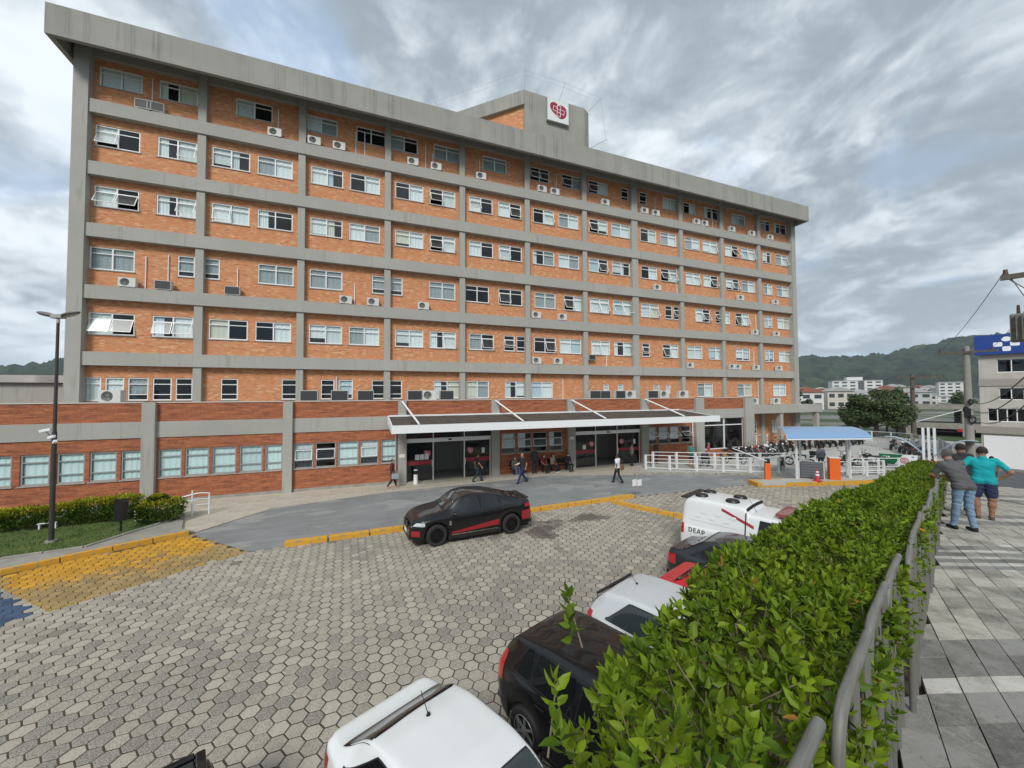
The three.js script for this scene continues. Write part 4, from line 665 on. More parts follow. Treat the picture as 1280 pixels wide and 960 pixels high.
  for (const w of S.axles) obj('wheel_housing', [bx(w - Ra * 1.02, w + Ra * 1.02, 0.3, R + Ra * 0.9, -plan(0) / 2 + 0.25, plan(0) / 2 - 0.25)], M.trim, t);
  const sideP = (x0, x1, lo, hi, off, sd, nx = 24, ny = 8) => { const P = []; for (let i = 0; i <= nx; i++) { const x = mix(x0, x1, i / nx), r = []; for (let j = 0; j <= ny; j++) { const y = mix(lo(x), hi(x), j / ny); r.push(V(x, y + off * 0.25, sd * (wAt(x, y) + off))); } P.push(r); } return gridGeo(P, nx, ny, sd > 0); };
  const topP = (x0, x1, zm, off, nx = 16, ny = 16) => { const P = []; for (let i = 0; i <= nx; i++) { const x = mix(x0, x1, i / nx), r = []; for (let j = 0; j <= ny; j++) { const z = mix(-zm(x), zm(x), j / ny), e = 0.02, sl = (hAt(x + e, z) - hAt(x - e, z)) / (2 * e), n = Math.hypot(sl, 1); r.push(V(x - off * sl / n, hAt(x, z) + off / n, z)); } P.push(r); } return gridGeo(P, nx, ny, false); };
  const ctx = { t, L, top, belt, plan, sideP, topP, wAt, hAt, paint };
  // side windows: [x0, x1] runs, upper edge follows the roof
  for (const sd of [-1, 1]) {
    for (const [i, wd] of S.windows.entries()) {
      const lo = x => belt(x) + 0.035, hi = x => { const b = belt(x), tt = top(x); const full = mix(b, tt, 0.80); const inR = Math.min((x - wd[0]) / (wd[2] ?? 0.05), (wd[1] - x) / (wd[3] ?? 0.05)); return Math.max(lo(x) + 0.004, Math.min(full, lo(x) + Math.max(0, inR) * (full - lo(x)))); };
      const grow = 0.022, lo2 = x => lo(x) - 0.016, hi2 = x => Math.min(hi(Math.min(wd[1], Math.max(wd[0], x))) + 0.02, mix(belt(x), top(x), 0.86));
      obj('window_trim', sideP(wd[0] - grow, wd[1] + grow, lo2, hi2, 0.004, sd), M.trim, t);
      obj('side_window', sideP(wd[0], wd[1], lo, hi, 0.009, sd), S.glass ?? M.carGlass, t);
    }
    for (const d of S.doors || []) {
      const lo = x => Math.max(sill + 0.1, ...S.axles.map(w => { const q = Math.abs(x - w); return q < Ra * 1.1 ? R + Math.sqrt(Ra * Ra * 1.21 - q * q) + 0.01 : 0; })), hi = x => belt(x) - 0.012;
      obj('door_gap', sideP(d[0] - 0.007, d[1] + 0.007, x => lo(x) - 0.007, x => hi(x) + 0.004, 0.0025, sd, 20, 8), M.trim, t);
      const door = obj('door', sideP(d[0], d[1], lo, hi, 0.0055, sd, 20, 8), S.doorPaint ?? paint, t);
      const hx = d[0] + 0.14, hy = belt(hx) - 0.13; obj('handle', [rbx(hx - 0.09, hx + 0.09, hy - 0.016, hy + 0.016, sd * (wAt(hx, hy) + 0.028) - 0.012, sd * (wAt(hx, hy) + 0.028) + 0.012, 0.008)], S.handleMat ?? paint, door);
    }
    const mx = S.mirror, my = belt(mx) + 0.05; if (mx !== undefined) { const g = new THREE.SphereGeometry(1, 14, 10); g.scale(0.065, 0.075, 0.115); g.translate(mx, my + 0.02, sd * (plan(mx) / 2 * 0.96 + 0.1)); const m = obj('mirror', g, S.mirrorMat ?? paint, t); obj('stalk', [rod([mx, my - 0.01, sd * plan(mx) / 2 * 0.9], [mx, my, sd * (plan(mx) / 2 + 0.02)], 0.02, 0.02, 6)], M.trim, m); }
    for (const w of S.axles) wheelInto(t, w, sd * (plan(0) / 2 - 0.135), R, 0.21, S.rim ?? M.rimSilver, S.spokes ?? 8, sd);
    if (S.tail) obj('tail_light', sideP(S.tail[0], S.tail[1], x => S.tail[2], x => S.tail[3], 0.008, sd, 12, 8), M.tail, t);
    if (S.head) obj('headlight', sideP(S.head[0], S.head[1], x => S.head[2], x => Math.min(S.head[3], belt(x) - 0.005), 0.008, sd, 12, 6), M.head, t);
  }
  const zm = k => x => { const b = belt(x), tt = top(x); return Math.max(0.2, wAt(x, mix(b, tt, 0.86)) * k); };
  if (S.windscreen) { obj('windscreen_trim', topP(S.windscreen[0] - 0.02, S.windscreen[1] + 0.02, x => Math.min(plan(x) / 2 * 0.84, zm(1)(x) + 0.015), 0.004), M.trim, t); obj('windscreen', topP(S.windscreen[0], S.windscreen[1], x => Math.min(plan(x) / 2 * 0.82, zm(0.985)(x)), 0.009), S.screenGlass ?? M.carGlassPale, t); }
  if (S.rearGlass) { obj('rear_window_trim', topP(S.rearGlass[0] - 0.02, S.rearGlass[1] + 0.02, x => Math.min(plan(x) / 2 * 0.82, zm(0.98)(x) + 0.01), 0.004), M.trim, t); obj('rear_window', topP(S.rearGlass[0], S.rearGlass[1], x => Math.min(plan(x) / 2 * 0.8, zm(0.95)(x)), 0.009), S.glass ?? M.carGlass, t); }
  if (S.hood) obj('bonnet_gap', [topP(S.hood, S.hood + 0.012, x => plan(x) / 2 * 0.8, 0.003, 2, 16)], M.trim, t);
  if (S.plate !== false) { obj('number_plate', [bx(-L - 0.03, -L - 0.018, 0.52, 0.65, -0.2, 0.2)], M.white, t); obj('number_plate', [bx(L + 0.018, L + 0.03, 0.42, 0.55, -0.2, 0.2)], M.white, t); }
  obj('bumper_trim', [rbx(-L - 0.02, -L + 0.1, 0.3, 0.42, -plan(-L + 0.1) / 2 * 0.9, plan(-L + 0.1) / 2 * 0.9, 0.02)], M.trim, t); obj('bumper_trim', [rbx(L - 0.1, L + 0.02, 0.28, 0.4, -plan(L - 0.1) / 2 * 0.85, plan(L - 0.1) / 2 * 0.85, 0.02)], M.trim, t);
  if (S.antenna) { const x = S.antenna, y = top(x); obj('antenna', [rod([x, y, 0], [x - 0.16, y + 0.2, 0], 0.006, 0.004, 5), cyl(0.03, 0.018, 0.03, 10, x, y + 0.012, 0)], M.trim, t); }
  if (S.extra) S.extra(ctx);
  return t;
}
const planOf = (L, W, nose = 0.78, tail = 0.86) => { const h = L / 2; return [[-h, W * tail * 0.9], [-h + 0.06, W * tail * 0.985], [-h + 0.22, W * (tail * 0.4 + 0.6) * 0.99], [-h + 0.7, W * 0.995], [0, W], [h - 1.0, W * 0.985], [h - 0.45, W * 0.945], [h - 0.15, W * (nose * 0.7 + 0.2)], [h - 0.04, W * nose * 0.88], [h, W * nose * 0.74]]; };
const parkAt = (car, s, fRear, len) => { const f = fRear + len / 2; car.position.set(s * LX + f * FX, 0, s * LZ + f * FZ); car.rotation.y = Math.atan2(-FZ, FX); return car; };
const sedanSpec = (paint, o = {}) => ({ L: 4.2, W: 1.72, paint, R: 0.3, axles: [-1.22, 1.3], top: [[-2.1, 0.78], [-2.06, 0.97], [-1.98, 1.035], [-1.78, 1.06], [-1.66, 1.09], [-1.12, 1.41], [-0.75, 1.47], [-0.2, 1.475], [0.12, 1.42], [0.86, 1.05], [1.45, 0.97], [1.9, 0.86], [2.05, 0.74], [2.1, 0.62]], belt: [[-2.1, 0.76], [-1.98, 0.98], [-1.4, 0.99], [0.0, 0.93], [0.9, 0.90], [1.6, 0.86], [1.95, 0.77], [2.1, 0.6]], plan: planOf(4.2, 1.72), roofK: 0.70, windows: [[-1.42, -0.62, 0.5, 0.03], [-0.54, 0.48, 0.03, 0.6]], doors: [[-1.3, -0.60], [-0.56, 0.60]], mirror: 0.46, windscreen: [0.16, 0.80], rearGlass: [-1.63, -1.15], tail: [-2.07, -1.78, 0.68, 0.93], head: [1.62, 2.04, 0.6, 0.78], hood: 0.9, spokes: 7, ...o });
const hatchSpec = (paint, o = {}) => ({ L: 3.98, W: 1.73, paint, R: 0.31, axles: [-1.23, 1.3], top: [[-1.99, 0.62], [-1.97, 0.88], [-1.9, 1.05], [-1.68, 1.36], [-1.5, 1.47], [-0.9, 1.525], [-0.1, 1.53], [0.32, 1.47], [1.08, 1.06], [1.5, 0.97], [1.82, 0.86], [1.95, 0.73], [1.99, 0.6]], belt: [[-1.99, 0.6], [-1.9, 0.98], [-1.5, 1.02], [0.2, 0.95], [1.0, 0.91], [1.5, 0.86], [1.85, 0.77], [1.99, 0.58]], plan: planOf(3.98, 1.73), roofK: 0.72, windows: [[-1.52, -1.16, 0.25, 0.02], [-1.1, -0.36, 0.05, 0.03], [-0.28, 0.72, 0.03, 0.55]], doors: [[-1.0, -0.34], [-0.3, 0.84]], mirror: 0.68, windscreen: [0.37, 1.02], rearGlass: [-1.86, -1.64], tail: [-1.96, -1.72, 0.78, 1.16], head: [1.5, 1.92, 0.6, 0.78], hood: 1.1, spokes: 6, antenna: -1.25, ...o });
{
  const white = carPaint([0.74, 0.76, 0.76]), black = carPaint([0.004, 0.004, 0.005], { gloss: 0.6 }), silver = carPaint([0.60, 0.63, 0.65], { metalness: 0.15 }), red = carPaint([0.52, 0.008, 0.016]), grey = carPaint([0.022, 0.026, 0.032], { metalness: 0.3 });
  const saloon = makeCar('parked_car', 'white saloon car parked nose to the hedge, short antenna on roof', sedanSpec(white, { antenna: -0.9 })); saloon.position.set(1.13, 0, -3.86); saloon.rotation.y = Math.atan2(-0.907, 0.42);
  parkAt(makeCar('parked_car', 'black hatchback parked between the white saloon and the silver hatchback', hatchSpec(black, { mirrorMat: black, antenna: undefined })), 4.72, -5.0, 3.98);
  parkAt(makeCar('parked_car', 'silver hatchback with roof antenna parked beside the black hatchback', hatchSpec(silver, { glass: M.carGlassPale, windows: [[-1.42, -0.36, 0.4, 0.03], [-0.28, 0.72, 0.03, 0.55]], tail: [-1.97, -1.76, 0.78, 1.05], extra: c => { obj('rear_wiper', [rbx(-1.78, -1.72, 1.33, 1.36, -0.6, 0.6, 0.01)], M.trim, c.t); } })), 6.86, -4.9, 3.98);
  parkAt(makeCar('parked_car', 'red saloon car mostly hidden behind the hedge', sedanSpec(red)), 9.05, -4.62, 4.2);
  parkAt(makeCar('parked_car', 'dark grey saloon car parked next to the white police pickup', sedanSpec(grey)), 10.95, -5.3, 4.2);
  // white police pickup with a hard cover and lettering
  const cv = document.createElement('canvas'); cv.width = 512; cv.height = 192; const c = cv.getContext('2d'); c.fillStyle = '#e2e6e6'; c.fillRect(0, 0, 512, 192); c.fillStyle = '#141414'; c.font = 'bold 170px sans-serif'; c.textAlign = 'center'; c.textBaseline = 'middle'; c.fillText('DEAP', 256, 100, 490);
  const dt = new THREE.CanvasTexture(cv); dt.colorSpace = THREE.SRGBColorSpace;
  const deap = makeCar('police_pickup', 'white police pickup with hard cover, red stripes and black DEAP lettering', { cat: 'pickup', L: 5.2, W: 1.86, paint: white, R: 0.37, sill: 0.36, axles: [-1.5, 1.6], top: [[-2.6, 0.86], [-2.58, 1.22], [-2.5, 1.8], [-2.36, 1.95], [-2.1, 1.985], [-0.9, 1.97], [-0.72, 1.955], [-0.66, 1.80], [-0.5, 1.80], [0.2, 1.79], [0.5, 1.72], [1.2, 1.22], [1.7, 1.14], [2.3, 1.05], [2.52, 0.9], [2.6, 0.72]], belt: [[-2.6, 0.84], [-2.5, 1.16], [-0.6, 1.17], [0.5, 1.12], [1.3, 1.06], [2.2, 0.97], [2.6, 0.7]], plan: planOf(5.2, 1.86, 0.8, 0.95), roofK: 0.80, windows: [[-0.42, 0.2, 0.06, 0.03], [0.27, 1.0, 0.03, 0.5]], doors: [[-0.48, 0.22], [0.26, 1.12]], mirror: 0.95, windscreen: [0.54, 1.14], tail: [-2.58, -2.44, 0.86, 1.16], head: [2.1, 2.54, 0.78, 0.98], hood: 1.24, spokes: 6, extra: c => {
    const { t, sideP, topP, hAt } = c;
    for (const sd of [-1, 1]) {
      const txt = obj('lettering', sideP(-2.36, -1.72, () => 0.90, () => 1.12, 0.008, sd, 12, 4), std([1, 1, 1], 0.4, { map: dt }), t); if (sd < 0) { const u = txt.geometry.attributes.uv; for (let i = 0; i < u.count; i++) u.setX(i, 1 - u.getX(i)); }
      obj('cover_panel', sideP(-2.28, -0.92, () => 1.32, x => 1.72, 0.010, sd, 16, 8), white, t);
      for (let i = 0; i < 6; i++) { const x = -2.12 + (i % 3) * 0.42 + (i > 2 ? 0.16 : 0), y = i > 2 ? 1.56 : 1.42; obj('cover_rib', sideP(x, x + 0.17, () => y, () => y + 0.08, 0.024, sd, 3, 3), white, t); }
      obj('red_stripe', sideP(-1.35, -0.5, x => mix(1.80, 1.48, (x + 1.35) / 0.85) - 0.05, x => mix(1.80, 1.48, (x + 1.35) / 0.85) + 0.03, 0.012, sd, 30, 3), std([0.35, 0.03, 0.04], 0.4), t);
      obj('red_stripe', sideP(1.1, 2.0, x => 0.86, x => 0.98, 0.010, sd, 16, 3), std([0.6, 0.05, 0.03], 0.4), t);
    }
    for (const sd of [-1, 1]) obj('cab_gap', sideP(-0.72, -0.69, () => 0.75, () => 1.82, 0.012, sd, 2, 14), M.trim, t); obj('cab_gap', topP(-0.72, -0.69, () => 0.7, 0.012, 2, 14), M.trim, t);
    for (const x of [-2.1, -1.2]) for (const z of [-0.32, 0.32]) { const v = obj('roof_vent', [cyl(0.2, 0.17, 0.07, 20, x, 2.0, z)], M.black, t); }
    obj('light_bar', [rbx(-0.05, 0.25, 1.83, 1.93, -0.55, 0.55, 0.03)], phys([0.26, 0.05, 0.055], 0.15, { clearcoat: 1 }), t); obj('light_bar_foot', [bx(0.05, 0.2, 1.77, 1.84, -0.5, 0.5)], M.black, t);
    obj('roof_spoiler', [rbx(-2.62, -2.4, 1.9, 1.95, -0.7, 0.7, 0.02)], M.black, t);
    obj('roof_antenna', [rod([-0.55, 1.8, 0.35], [-0.75, 2.15, 0.35], 0.007, 0.004, 5)], M.trim, t);
  } });
  parkAt(deap, 13.05, -5.85, 5.2);
  // black pickup whose bed corner shows beside the white saloon
  const bp = makeCar('black_pickup', 'black pickup with covered bed beside the white saloon car', { cat: 'pickup', L: 4.7, W: 1.72, paint: black, R: 0.33, axles: [-1.4, 1.45], sill: 0.3, top: [[-2.35, 0.8], [-2.33, 0.98], [-2.25, 1.01], [-0.7, 1.03], [-0.6, 1.06], [-0.4, 1.55], [0.1, 1.6], [0.5, 1.53], [1.2, 1.1], [1.7, 1.02], [2.2, 0.9], [2.35, 0.65]], belt: [[-2.35, 0.78], [-2.3, 0.95], [-0.6, 0.98], [0.4, 0.98], [1.2, 0.97], [2.2, 0.84], [2.35, 0.62]], plan: planOf(4.7, 1.72, 0.8, 0.97), roofK: 0.74, windows: [[-0.35, 0.85, 0.2, 0.5]], doors: [[-0.35, 0.9]], mirror: 0.8, windscreen: [0.52, 1.14], tail: [-2.33, -2.22, 0.6, 0.86], extra: c => { for (const sd of [-1, 1]) obj('bed_rail', [rbx(-2.34, -0.72, 1.0, 1.06, sd * 0.70 - 0.05, sd * 0.70 + 0.05, 0.02)], black, c.t); obj('tailgate_rail', [rbx(-2.36, -2.27, 0.99, 1.06, -0.65, 0.65, 0.02)], black, c.t); obj('bed_cover', [rbx(-2.26, -0.74, 0.99, 1.035, -0.64, 0.64, 0.01)], std([0.03, 0.032, 0.034], 0.35), c.t); } });
  parkAt(bp, -0.42, -5.93, 4.7);
  // black sport utility coupe with red lower flanks, alongside the drive kerb
  const redTrim = carPaint([0.30, 0.012, 0.018]);
  const suv = makeCar('sport_utility_car', 'black fastback sport utility car with red lower flanks beside yellow kerb', { L: 4.9, W: 1.98, paint: black, R: 0.385, sill: 0.30, axles: [-1.49, 1.51], top: [[-2.45, 0.72], [-2.43, 1.0], [-2.36, 1.19], [-2.24, 1.235], [-1.95, 1.27], [-1.2, 1.50], [-0.5, 1.65], [0.05, 1.685], [0.5, 1.62], [1.22, 1.19], [1.7, 1.11], [2.15, 1.0], [2.36, 0.86], [2.45, 0.68]], belt: [[-2.45, 0.7], [-2.34, 1.1], [-1.8, 1.13], [-0.4, 1.08], [0.8, 1.03], [1.6, 0.99], [2.2, 0.88], [2.45, 0.66]], plan: planOf(4.9, 1.98, 0.8, 0.86), roofK: 0.70, windows: [[-1.62, -1.02, 0.75, 0.02], [-0.95, -0.22, 0.04, 0.03], [-0.14, 1.0, 0.03, 0.62]], doors: [[-0.98, -0.2], [-0.16, 0.98]], mirror: 0.86, windscreen: [0.54, 1.16], rearGlass: [-1.9, -1.05], tail: [-2.42, -2.08, 0.98, 1.09], head: [1.95, 2.38, 0.76, 0.88], hood: 1.2, rim: M.rimBlack, spokes: 10, glass: phys([0.012, 0.014, 0.016], 0.03, { clearcoat: 0.4, clearcoatRoughness: 0.01 }), handleMat: black, extra: c => {
    const { t, sideP } = c;
    for (const sd of [-1, 1]) {
      obj('red_flank', sideP(-0.94, 0.97, x => mix(0.47, 0.37, (x + 0.94) / 1.91), x => mix(0.68, 0.45, (x + 0.94) / 1.91), 0.011, sd, 24, 5), redTrim, t);
      obj('red_flank', sideP(-2.38, -1.93, x => 0.5, x => 0.86, 0.009, sd, 12, 6), redTrim, t);
      obj('red_intake', sideP(2.12, 2.4, x => 0.4, x => 0.6, 0.009, sd, 8, 5), redTrim, t);
      obj('sill_strip', sideP(-0.9, 0.95, x => 0.315, x => 0.35, 0.012, sd, 12, 2), M.chrome, t);
      obj('side_vent', sideP(0.98, 1.06, x => 0.70, x => 0.86, 0.012, sd, 4, 4), M.chrome, t);
      obj('window_chrome', sideP(-1.55, 0.95, x => c.belt(x) + 0.002, x => c.belt(x) + 0.014, 0.012, sd, 30, 2), M.trim, t);
    }
    obj('tail_spoiler', [rbx(-2.42, -2.24, 1.215, 1.262, -0.62, 0.62, 0.02)], black, t);
    for (const s of [-1, 1]) obj('grille', [rbx(2.42, 2.475, 0.58, 0.84, s * 0.2 - 0.16, s * 0.2 + 0.16, 0.03)], M.rimBlack, t);
  } });
  suv.position.set(3.82, 0, -14.48); suv.rotation.y = -3.075; suv.scale.set(0.95, 0.97, 0.97);
}
// ---------------------------------------------------------------- hedge and railing along the street edge
{
  const railing = thing('street_railing', 'worn galvanised pipe railing between the hedge and the street pavement', 'railing');
  const at = (s, f, h) => { const p = SF(s, f); return V(p[0], walkY(s) + h, p[2]); };
  for (let k = 0; k < 31; k++) {
    const s0 = 0.62 + k * 0.74, f = -0.235, j = rr(-0.02, 0.02), hh = 0.97 + rr(-0.015, 0.025), r = 0.0165;
    const path = new THREE.CurvePath();
    const a = at(s0, f + j, -0.1), b = at(s0, f + j, hh - 0.13), c = at(s0 + 0.01, f + j, hh), d = at(s0 + 0.13, f + j, hh + 0.012), e = at(s0 + 0.68, f + j + rr(-0.015, 0.015), hh + 0.012 + rr(-0.03, 0.03));
    path.add(new THREE.LineCurve3(a, b)); path.add(new THREE.QuadraticBezierCurve3(b, c, d)); path.add(new THREE.LineCurve3(d, e));
    obj('bent_rail', [new THREE.TubeGeometry(path, 30, r, 10, false)], M.galv, railing);
    for (const q of [0.26, 0.50]) obj('post', [rod(at(s0 + q, f + j, -0.1).toArray(), at(s0 + q, f + j, hh).toArray(), 0.016, 0.016, 10)], M.galv, railing);
    if (k % 3 === 1) obj('tie_bar', [rod(at(s0, f + j, 0.6).toArray(), at(s0 + 0.5, f + j, 0.6).toArray(), 0.008, 0.008, 6)], M.galv, railing);
  }
}
{
  const hedge = thing('street_hedge', 'broad leafy green hedge growing along the street railing above the car park', 'hedge');
  const geo = leafGeo(0.049, 0.0245, 0.22, 3), tips = [];
  const pts = [], shoot = (s, f, h, lean, big) => {
    const p = SF(s, f), base = V(p[0], walkY(s) + h, p[2]), ax = V(lean[0] * LX + lean[1] * FX, 1, lean[0] * LZ + lean[1] * FZ).normalize();
    const n = big ? 11 : 7, e1 = V(1, 0, 0).cross(ax).normalize(), e2 = ax.clone().cross(e1), a0 = rnd() * 6.28, tone = rnd(), s0 = s;
    for (let i = 0; i < n; i++) {
      const t = i / (n - 1), an = a0 + i * 2.4, el = mix(0.15, 1.2, t) + rr(-0.2, 0.2), out = e1.clone().multiplyScalar(Math.cos(an)).addScaledVector(e2, Math.sin(an));
      const q = base.clone().addScaledVector(ax, -0.055 + t * 0.065), d = out.multiplyScalar(Math.cos(el)).addScaledVector(ax, Math.sin(el));
      pts.push({ p: q, d, t, tone, sz: mix(1.12, 0.8, t) * rr(0.65, 1.35), s: s0 });
    }
    tips.push([base, ax, s0]);
  };
  const topH = (s, f) => 0.985 - 0.12 * sstep(5, 11, s) + 0.20 * (fbm(s * 1.3 + 4, f * 1.7 + 9, 3, 701) - 0.5) + 0.08 * (fbm(s * 5, f * 5, 2, 702) - 0.5) - 0.22 * sstep(0.16, 0.0, f - left(s)) - (f > -0.3 ? 0.08 : 0);
  const edge = curve([[0.15, -0.35], [0.5, -0.45], [0.75, -0.66], [1.0, -0.83], [1.5, -0.94], [2.0, -1.03], [3.3, -1.14], [4.5, -1.17], [8, -1.17], [24, -1.15]]), left = s => edge(s) + 0.10 * (fbm(s * 2.1, 3, 3, 703) - 0.5);
  const dens = s => s < 4 ? 500 : s < 9 ? 390 : 250;
  for (let s = 0.15; s < 24; s += 0.25) {
    const l = left(s), n = Math.round(0.25 * (-0.22 - l) * dens(s));
    for (let i = 0; i < n; i++) { const ss = s + rnd() * 0.25, f = mix(l, -0.2, rnd()), dp = Math.pow(rnd(), 1.8) * 0.42; shoot(ss, f, topH(ss, f) - dp, [rr(-0.5, 0.5), rr(-0.5, 0.5) + (f < l + 0.25 ? -0.6 : 0) + (f > -0.4 ? 0.4 : 0)], dp < 0.14); }
    const m = Math.round(0.25 * 0.8 * (s < 5 ? 150 : 90)); for (let i = 0; i < m; i++) { const ss = s + rnd() * 0.25; shoot(ss, l + rr(0.0, 0.15), rr(0.1, 0.86), [rr(-0.6, 0.6), -1.0], true); }
    const m2 = Math.round(0.25 * 0.75 * (s < 9 ? 55 : 30)); for (let i = 0; i < m2; i++) { const ss = s + rnd() * 0.25; shoot(ss, -0.26 + rr(-0.08, 0.06), rr(0.25, 0.98), [rr(-0.6, 0.6), 1.0], false); }
  }
  for (const [s, f, h] of [[0.72, -0.66, 0.98], [0.76, -0.70, 1.05], [1.02, -0.88, 1.06], [1.05, -0.91, 1.12], [0.64, -0.52, 0.94]]) shoot(s, f, h, [rr(-0.3, 0.3), -0.3], true);   // stray shoots over the cars
  const colour = p => { const k = rr(0.75, 1.25), y = Math.min(1, p.tone * 0.75 + 0.4 * rnd()); return lin(mix(0.050, 0.19, y) * k, mix(0.105, 0.275, y) * k, mix(0.009, 0.015, y) * k); };
  pts.forEach(p => { p.dist = p.p.distanceTo(V(0, 5.2, 0)); p.col = colour(p); });
  pts.sort((a, b) => a.dist - b.dist);
  const near = pts.filter(p => p.dist > 0.55 && p.p.y < 4.75), solo = near.slice(0, 300), rest = near.slice(300);
  const mats = Array.from({ length: 9 }, (_, i) => { const m = M.leaf.clone(); const y = (i % 3) / 2, k = 0.8 + 0.2 * Math.floor(i / 3); m.color = lin(mix(0.055, 0.165, y) * k, mix(0.115, 0.255, y) * k, 0.013 * k); return m; });
  const yellow = M.leaf.clone(); yellow.color = lin(0.62, 0.36, 0.02);
  const up = V(0, 1, 0), q = new THREE.Quaternion();
  const place = (m, p) => { q.setFromUnitVectors(up, p.d.clone().normalize()).multiply(new THREE.Quaternion().setFromAxisAngle(up, rnd() * 6.283)); m.position.copy(p.p); m.quaternion.copy(q); m.scale.setScalar(p.sz * 1.0); };
  solo.forEach((p, i) => place(obj('leaf', geo, i % 97 === 40 ? yellow : mats[Math.floor(rnd() * 9)], hedge), p));
  const im = new THREE.InstancedMesh(geo, M.leaf, rest.length), m4 = new THREE.Matrix4(); im.name = 'foliage'; im.userData.kind = 'stuff'; im.castShadow = im.receiveShadow = true;
  rest.forEach((p, i) => { q.setFromUnitVectors(up, p.d.clone().normalize()).multiply(new THREE.Quaternion().setFromAxisAngle(up, rnd() * 6.283)); im.setMatrixAt(i, m4.compose(p.p, q, V(p.sz, p.sz, p.sz))); im.setColorAt(i, rnd() < 0.006 ? lin(0.34 + 0.2 * rnd(), 0.2, 0.04) : p.col); });
  hedge.add(im);
  const tw = []; tips.forEach(([b, ax, s], i) => { if (s < 5 ? i % 2 === 0 : i % 7 === 0) { const a = b.clone().addScaledVector(ax, -rr(0.14, 0.3)); a.x += rr(-0.05, 0.05); a.z += rr(-0.05, 0.05); tw.push(rod(a.toArray(), b.clone().addScaledVector(ax, 0.0).toArray(), 0.0035, 0.002, 4)); } });
  for (let s = 1.3; s < 24; s += 0.22) { const f = rr(-0.68, -0.42), p = SF(s, f), y = walkY(s); for (let k = 0; k < 3; k++) { const e = SF(s + rr(-0.3, 0.3), f + rr(-0.2, 0.15)); tw.push(rod([p[0], y - 0.05, p[2]], [e[0], y + rr(0.6, 0.95), e[2]], 0.008, 0.004, 5)); } }
  const t = obj('twigs', tw, std([0.20, 0.16, 0.11], 0.9), hedge); t.userData.kind = 'stuff';
  console.log('hedge leaves', pts.length);
}
// ---------------------------------------------------------------- people
function surfaceNet(sdf, lo, hi, cell) {                             // smooth surface of a distance field
  const n = [0, 1, 2].map(i => Math.ceil((hi[i] - lo[i]) / cell) + 1), N = n[0] * n[1] * n[2], F = new Float32Array(N), id = new Int32Array(N).fill(-1), pos = [], I = [];
  const ix = (i, j, k) => i + n[0] * (j + n[1] * k);
  for (let k = 0; k < n[2]; k++) for (let j = 0; j < n[1]; j++) for (let i = 0; i < n[0]; i++) F[ix(i, j, k)] = sdf(lo[0] + i * cell, lo[1] + j * cell, lo[2] + k * cell);
  const E = [[0, 1], [0, 2], [0, 4], [1, 3], [1, 5], [2, 3], [2, 6], [3, 7], [4, 5], [4, 6], [5, 7], [6, 7]];
  for (let k = 0; k < n[2] - 1; k++) for (let j = 0; j < n[1] - 1; j++) for (let i = 0; i < n[0] - 1; i++) {
    const f = []; let m = 0; for (let c = 0; c < 8; c++) { const v = F[ix(i + (c & 1), j + (c >> 1 & 1), k + (c >> 2))]; f.push(v); if (v < 0) m |= 1 << c; }
    if (m === 0 || m === 255) continue;
    let x = 0, y = 0, z = 0, w = 0; for (const [a, b] of E) if ((f[a] < 0) !== (f[b] < 0)) { const t = f[a] / (f[a] - f[b]); x += mix(a & 1, b & 1, t); y += mix(a >> 1 & 1, b >> 1 & 1, t); z += mix(a >> 2, b >> 2, t); w++; }
    id[ix(i, j, k)] = pos.length / 3; pos.push(lo[0] + (i + x / w) * cell, lo[1] + (j + y / w) * cell, lo[2] + (k + z / w) * cell);
  }
  const q = (a, b, c, d, fl) => { if (a < 0 || b < 0 || c < 0 || d < 0) return; if (fl) I.push(a, b, c, a, c, d); else I.push(a, c, b, a, d, c); };
  for (let k = 1; k < n[2] - 1; k++) for (let j = 1; j < n[1] - 1; j++) for (let i = 1; i < n[0] - 1; i++) {
    const a = F[ix(i, j, k)] < 0;
    if (a !== F[ix(i + 1, j, k)] < 0) q(id[ix(i, j - 1, k - 1)], id[ix(i, j, k - 1)], id[ix(i, j, k)], id[ix(i, j - 1, k)], a);
    if (a !== F[ix(i, j + 1, k)] < 0) q(id[ix(i - 1, j, k - 1)], id[ix(i - 1, j, k)], id[ix(i, j, k)], id[ix(i, j, k - 1)], a);
    if (a !== F[ix(i, j, k + 1)] < 0) q(id[ix(i - 1, j - 1, k)], id[ix(i, j - 1, k)], id[ix(i, j, k)], id[ix(i - 1, j, k)], a);
  }
  const g = new THREE.BufferGeometry(); g.setAttribute('position', new THREE.Float32BufferAttribute(pos, 3)); g.setIndex(I); g.computeVertexNormals(); return g;
}
const segD = (x, y, z, b) => { const px = x - b[0], py = y - b[1], pz = z - b[2], dx = b[3] - b[0], dy = b[4] - b[1], dz = b[5] - b[2], t = Math.max(0, Math.min(1, (px * dx + py * dy + pz * dz) / (dx * dx + dy * dy + dz * dz + 1e-9))), ex = px - dx * t, ey = py - dy * t, ez = pz - dz * t; return Math.sqrt(ex * ex + ey * ey + ez * ez) - (b[6] + (b[7] - b[6]) * t); };
const fieldOf = (B, k) => (x, y, z) => { let d = 1e3; for (const b of B) { const e = segD(x, y, z, b); if (e > d + k) continue; if (e < d - k) { d = e; continue; } const h = Math.max(0, k - Math.abs(d - e)) / k; d = Math.min(d, e) - h * h * k * 0.25; } return d; };
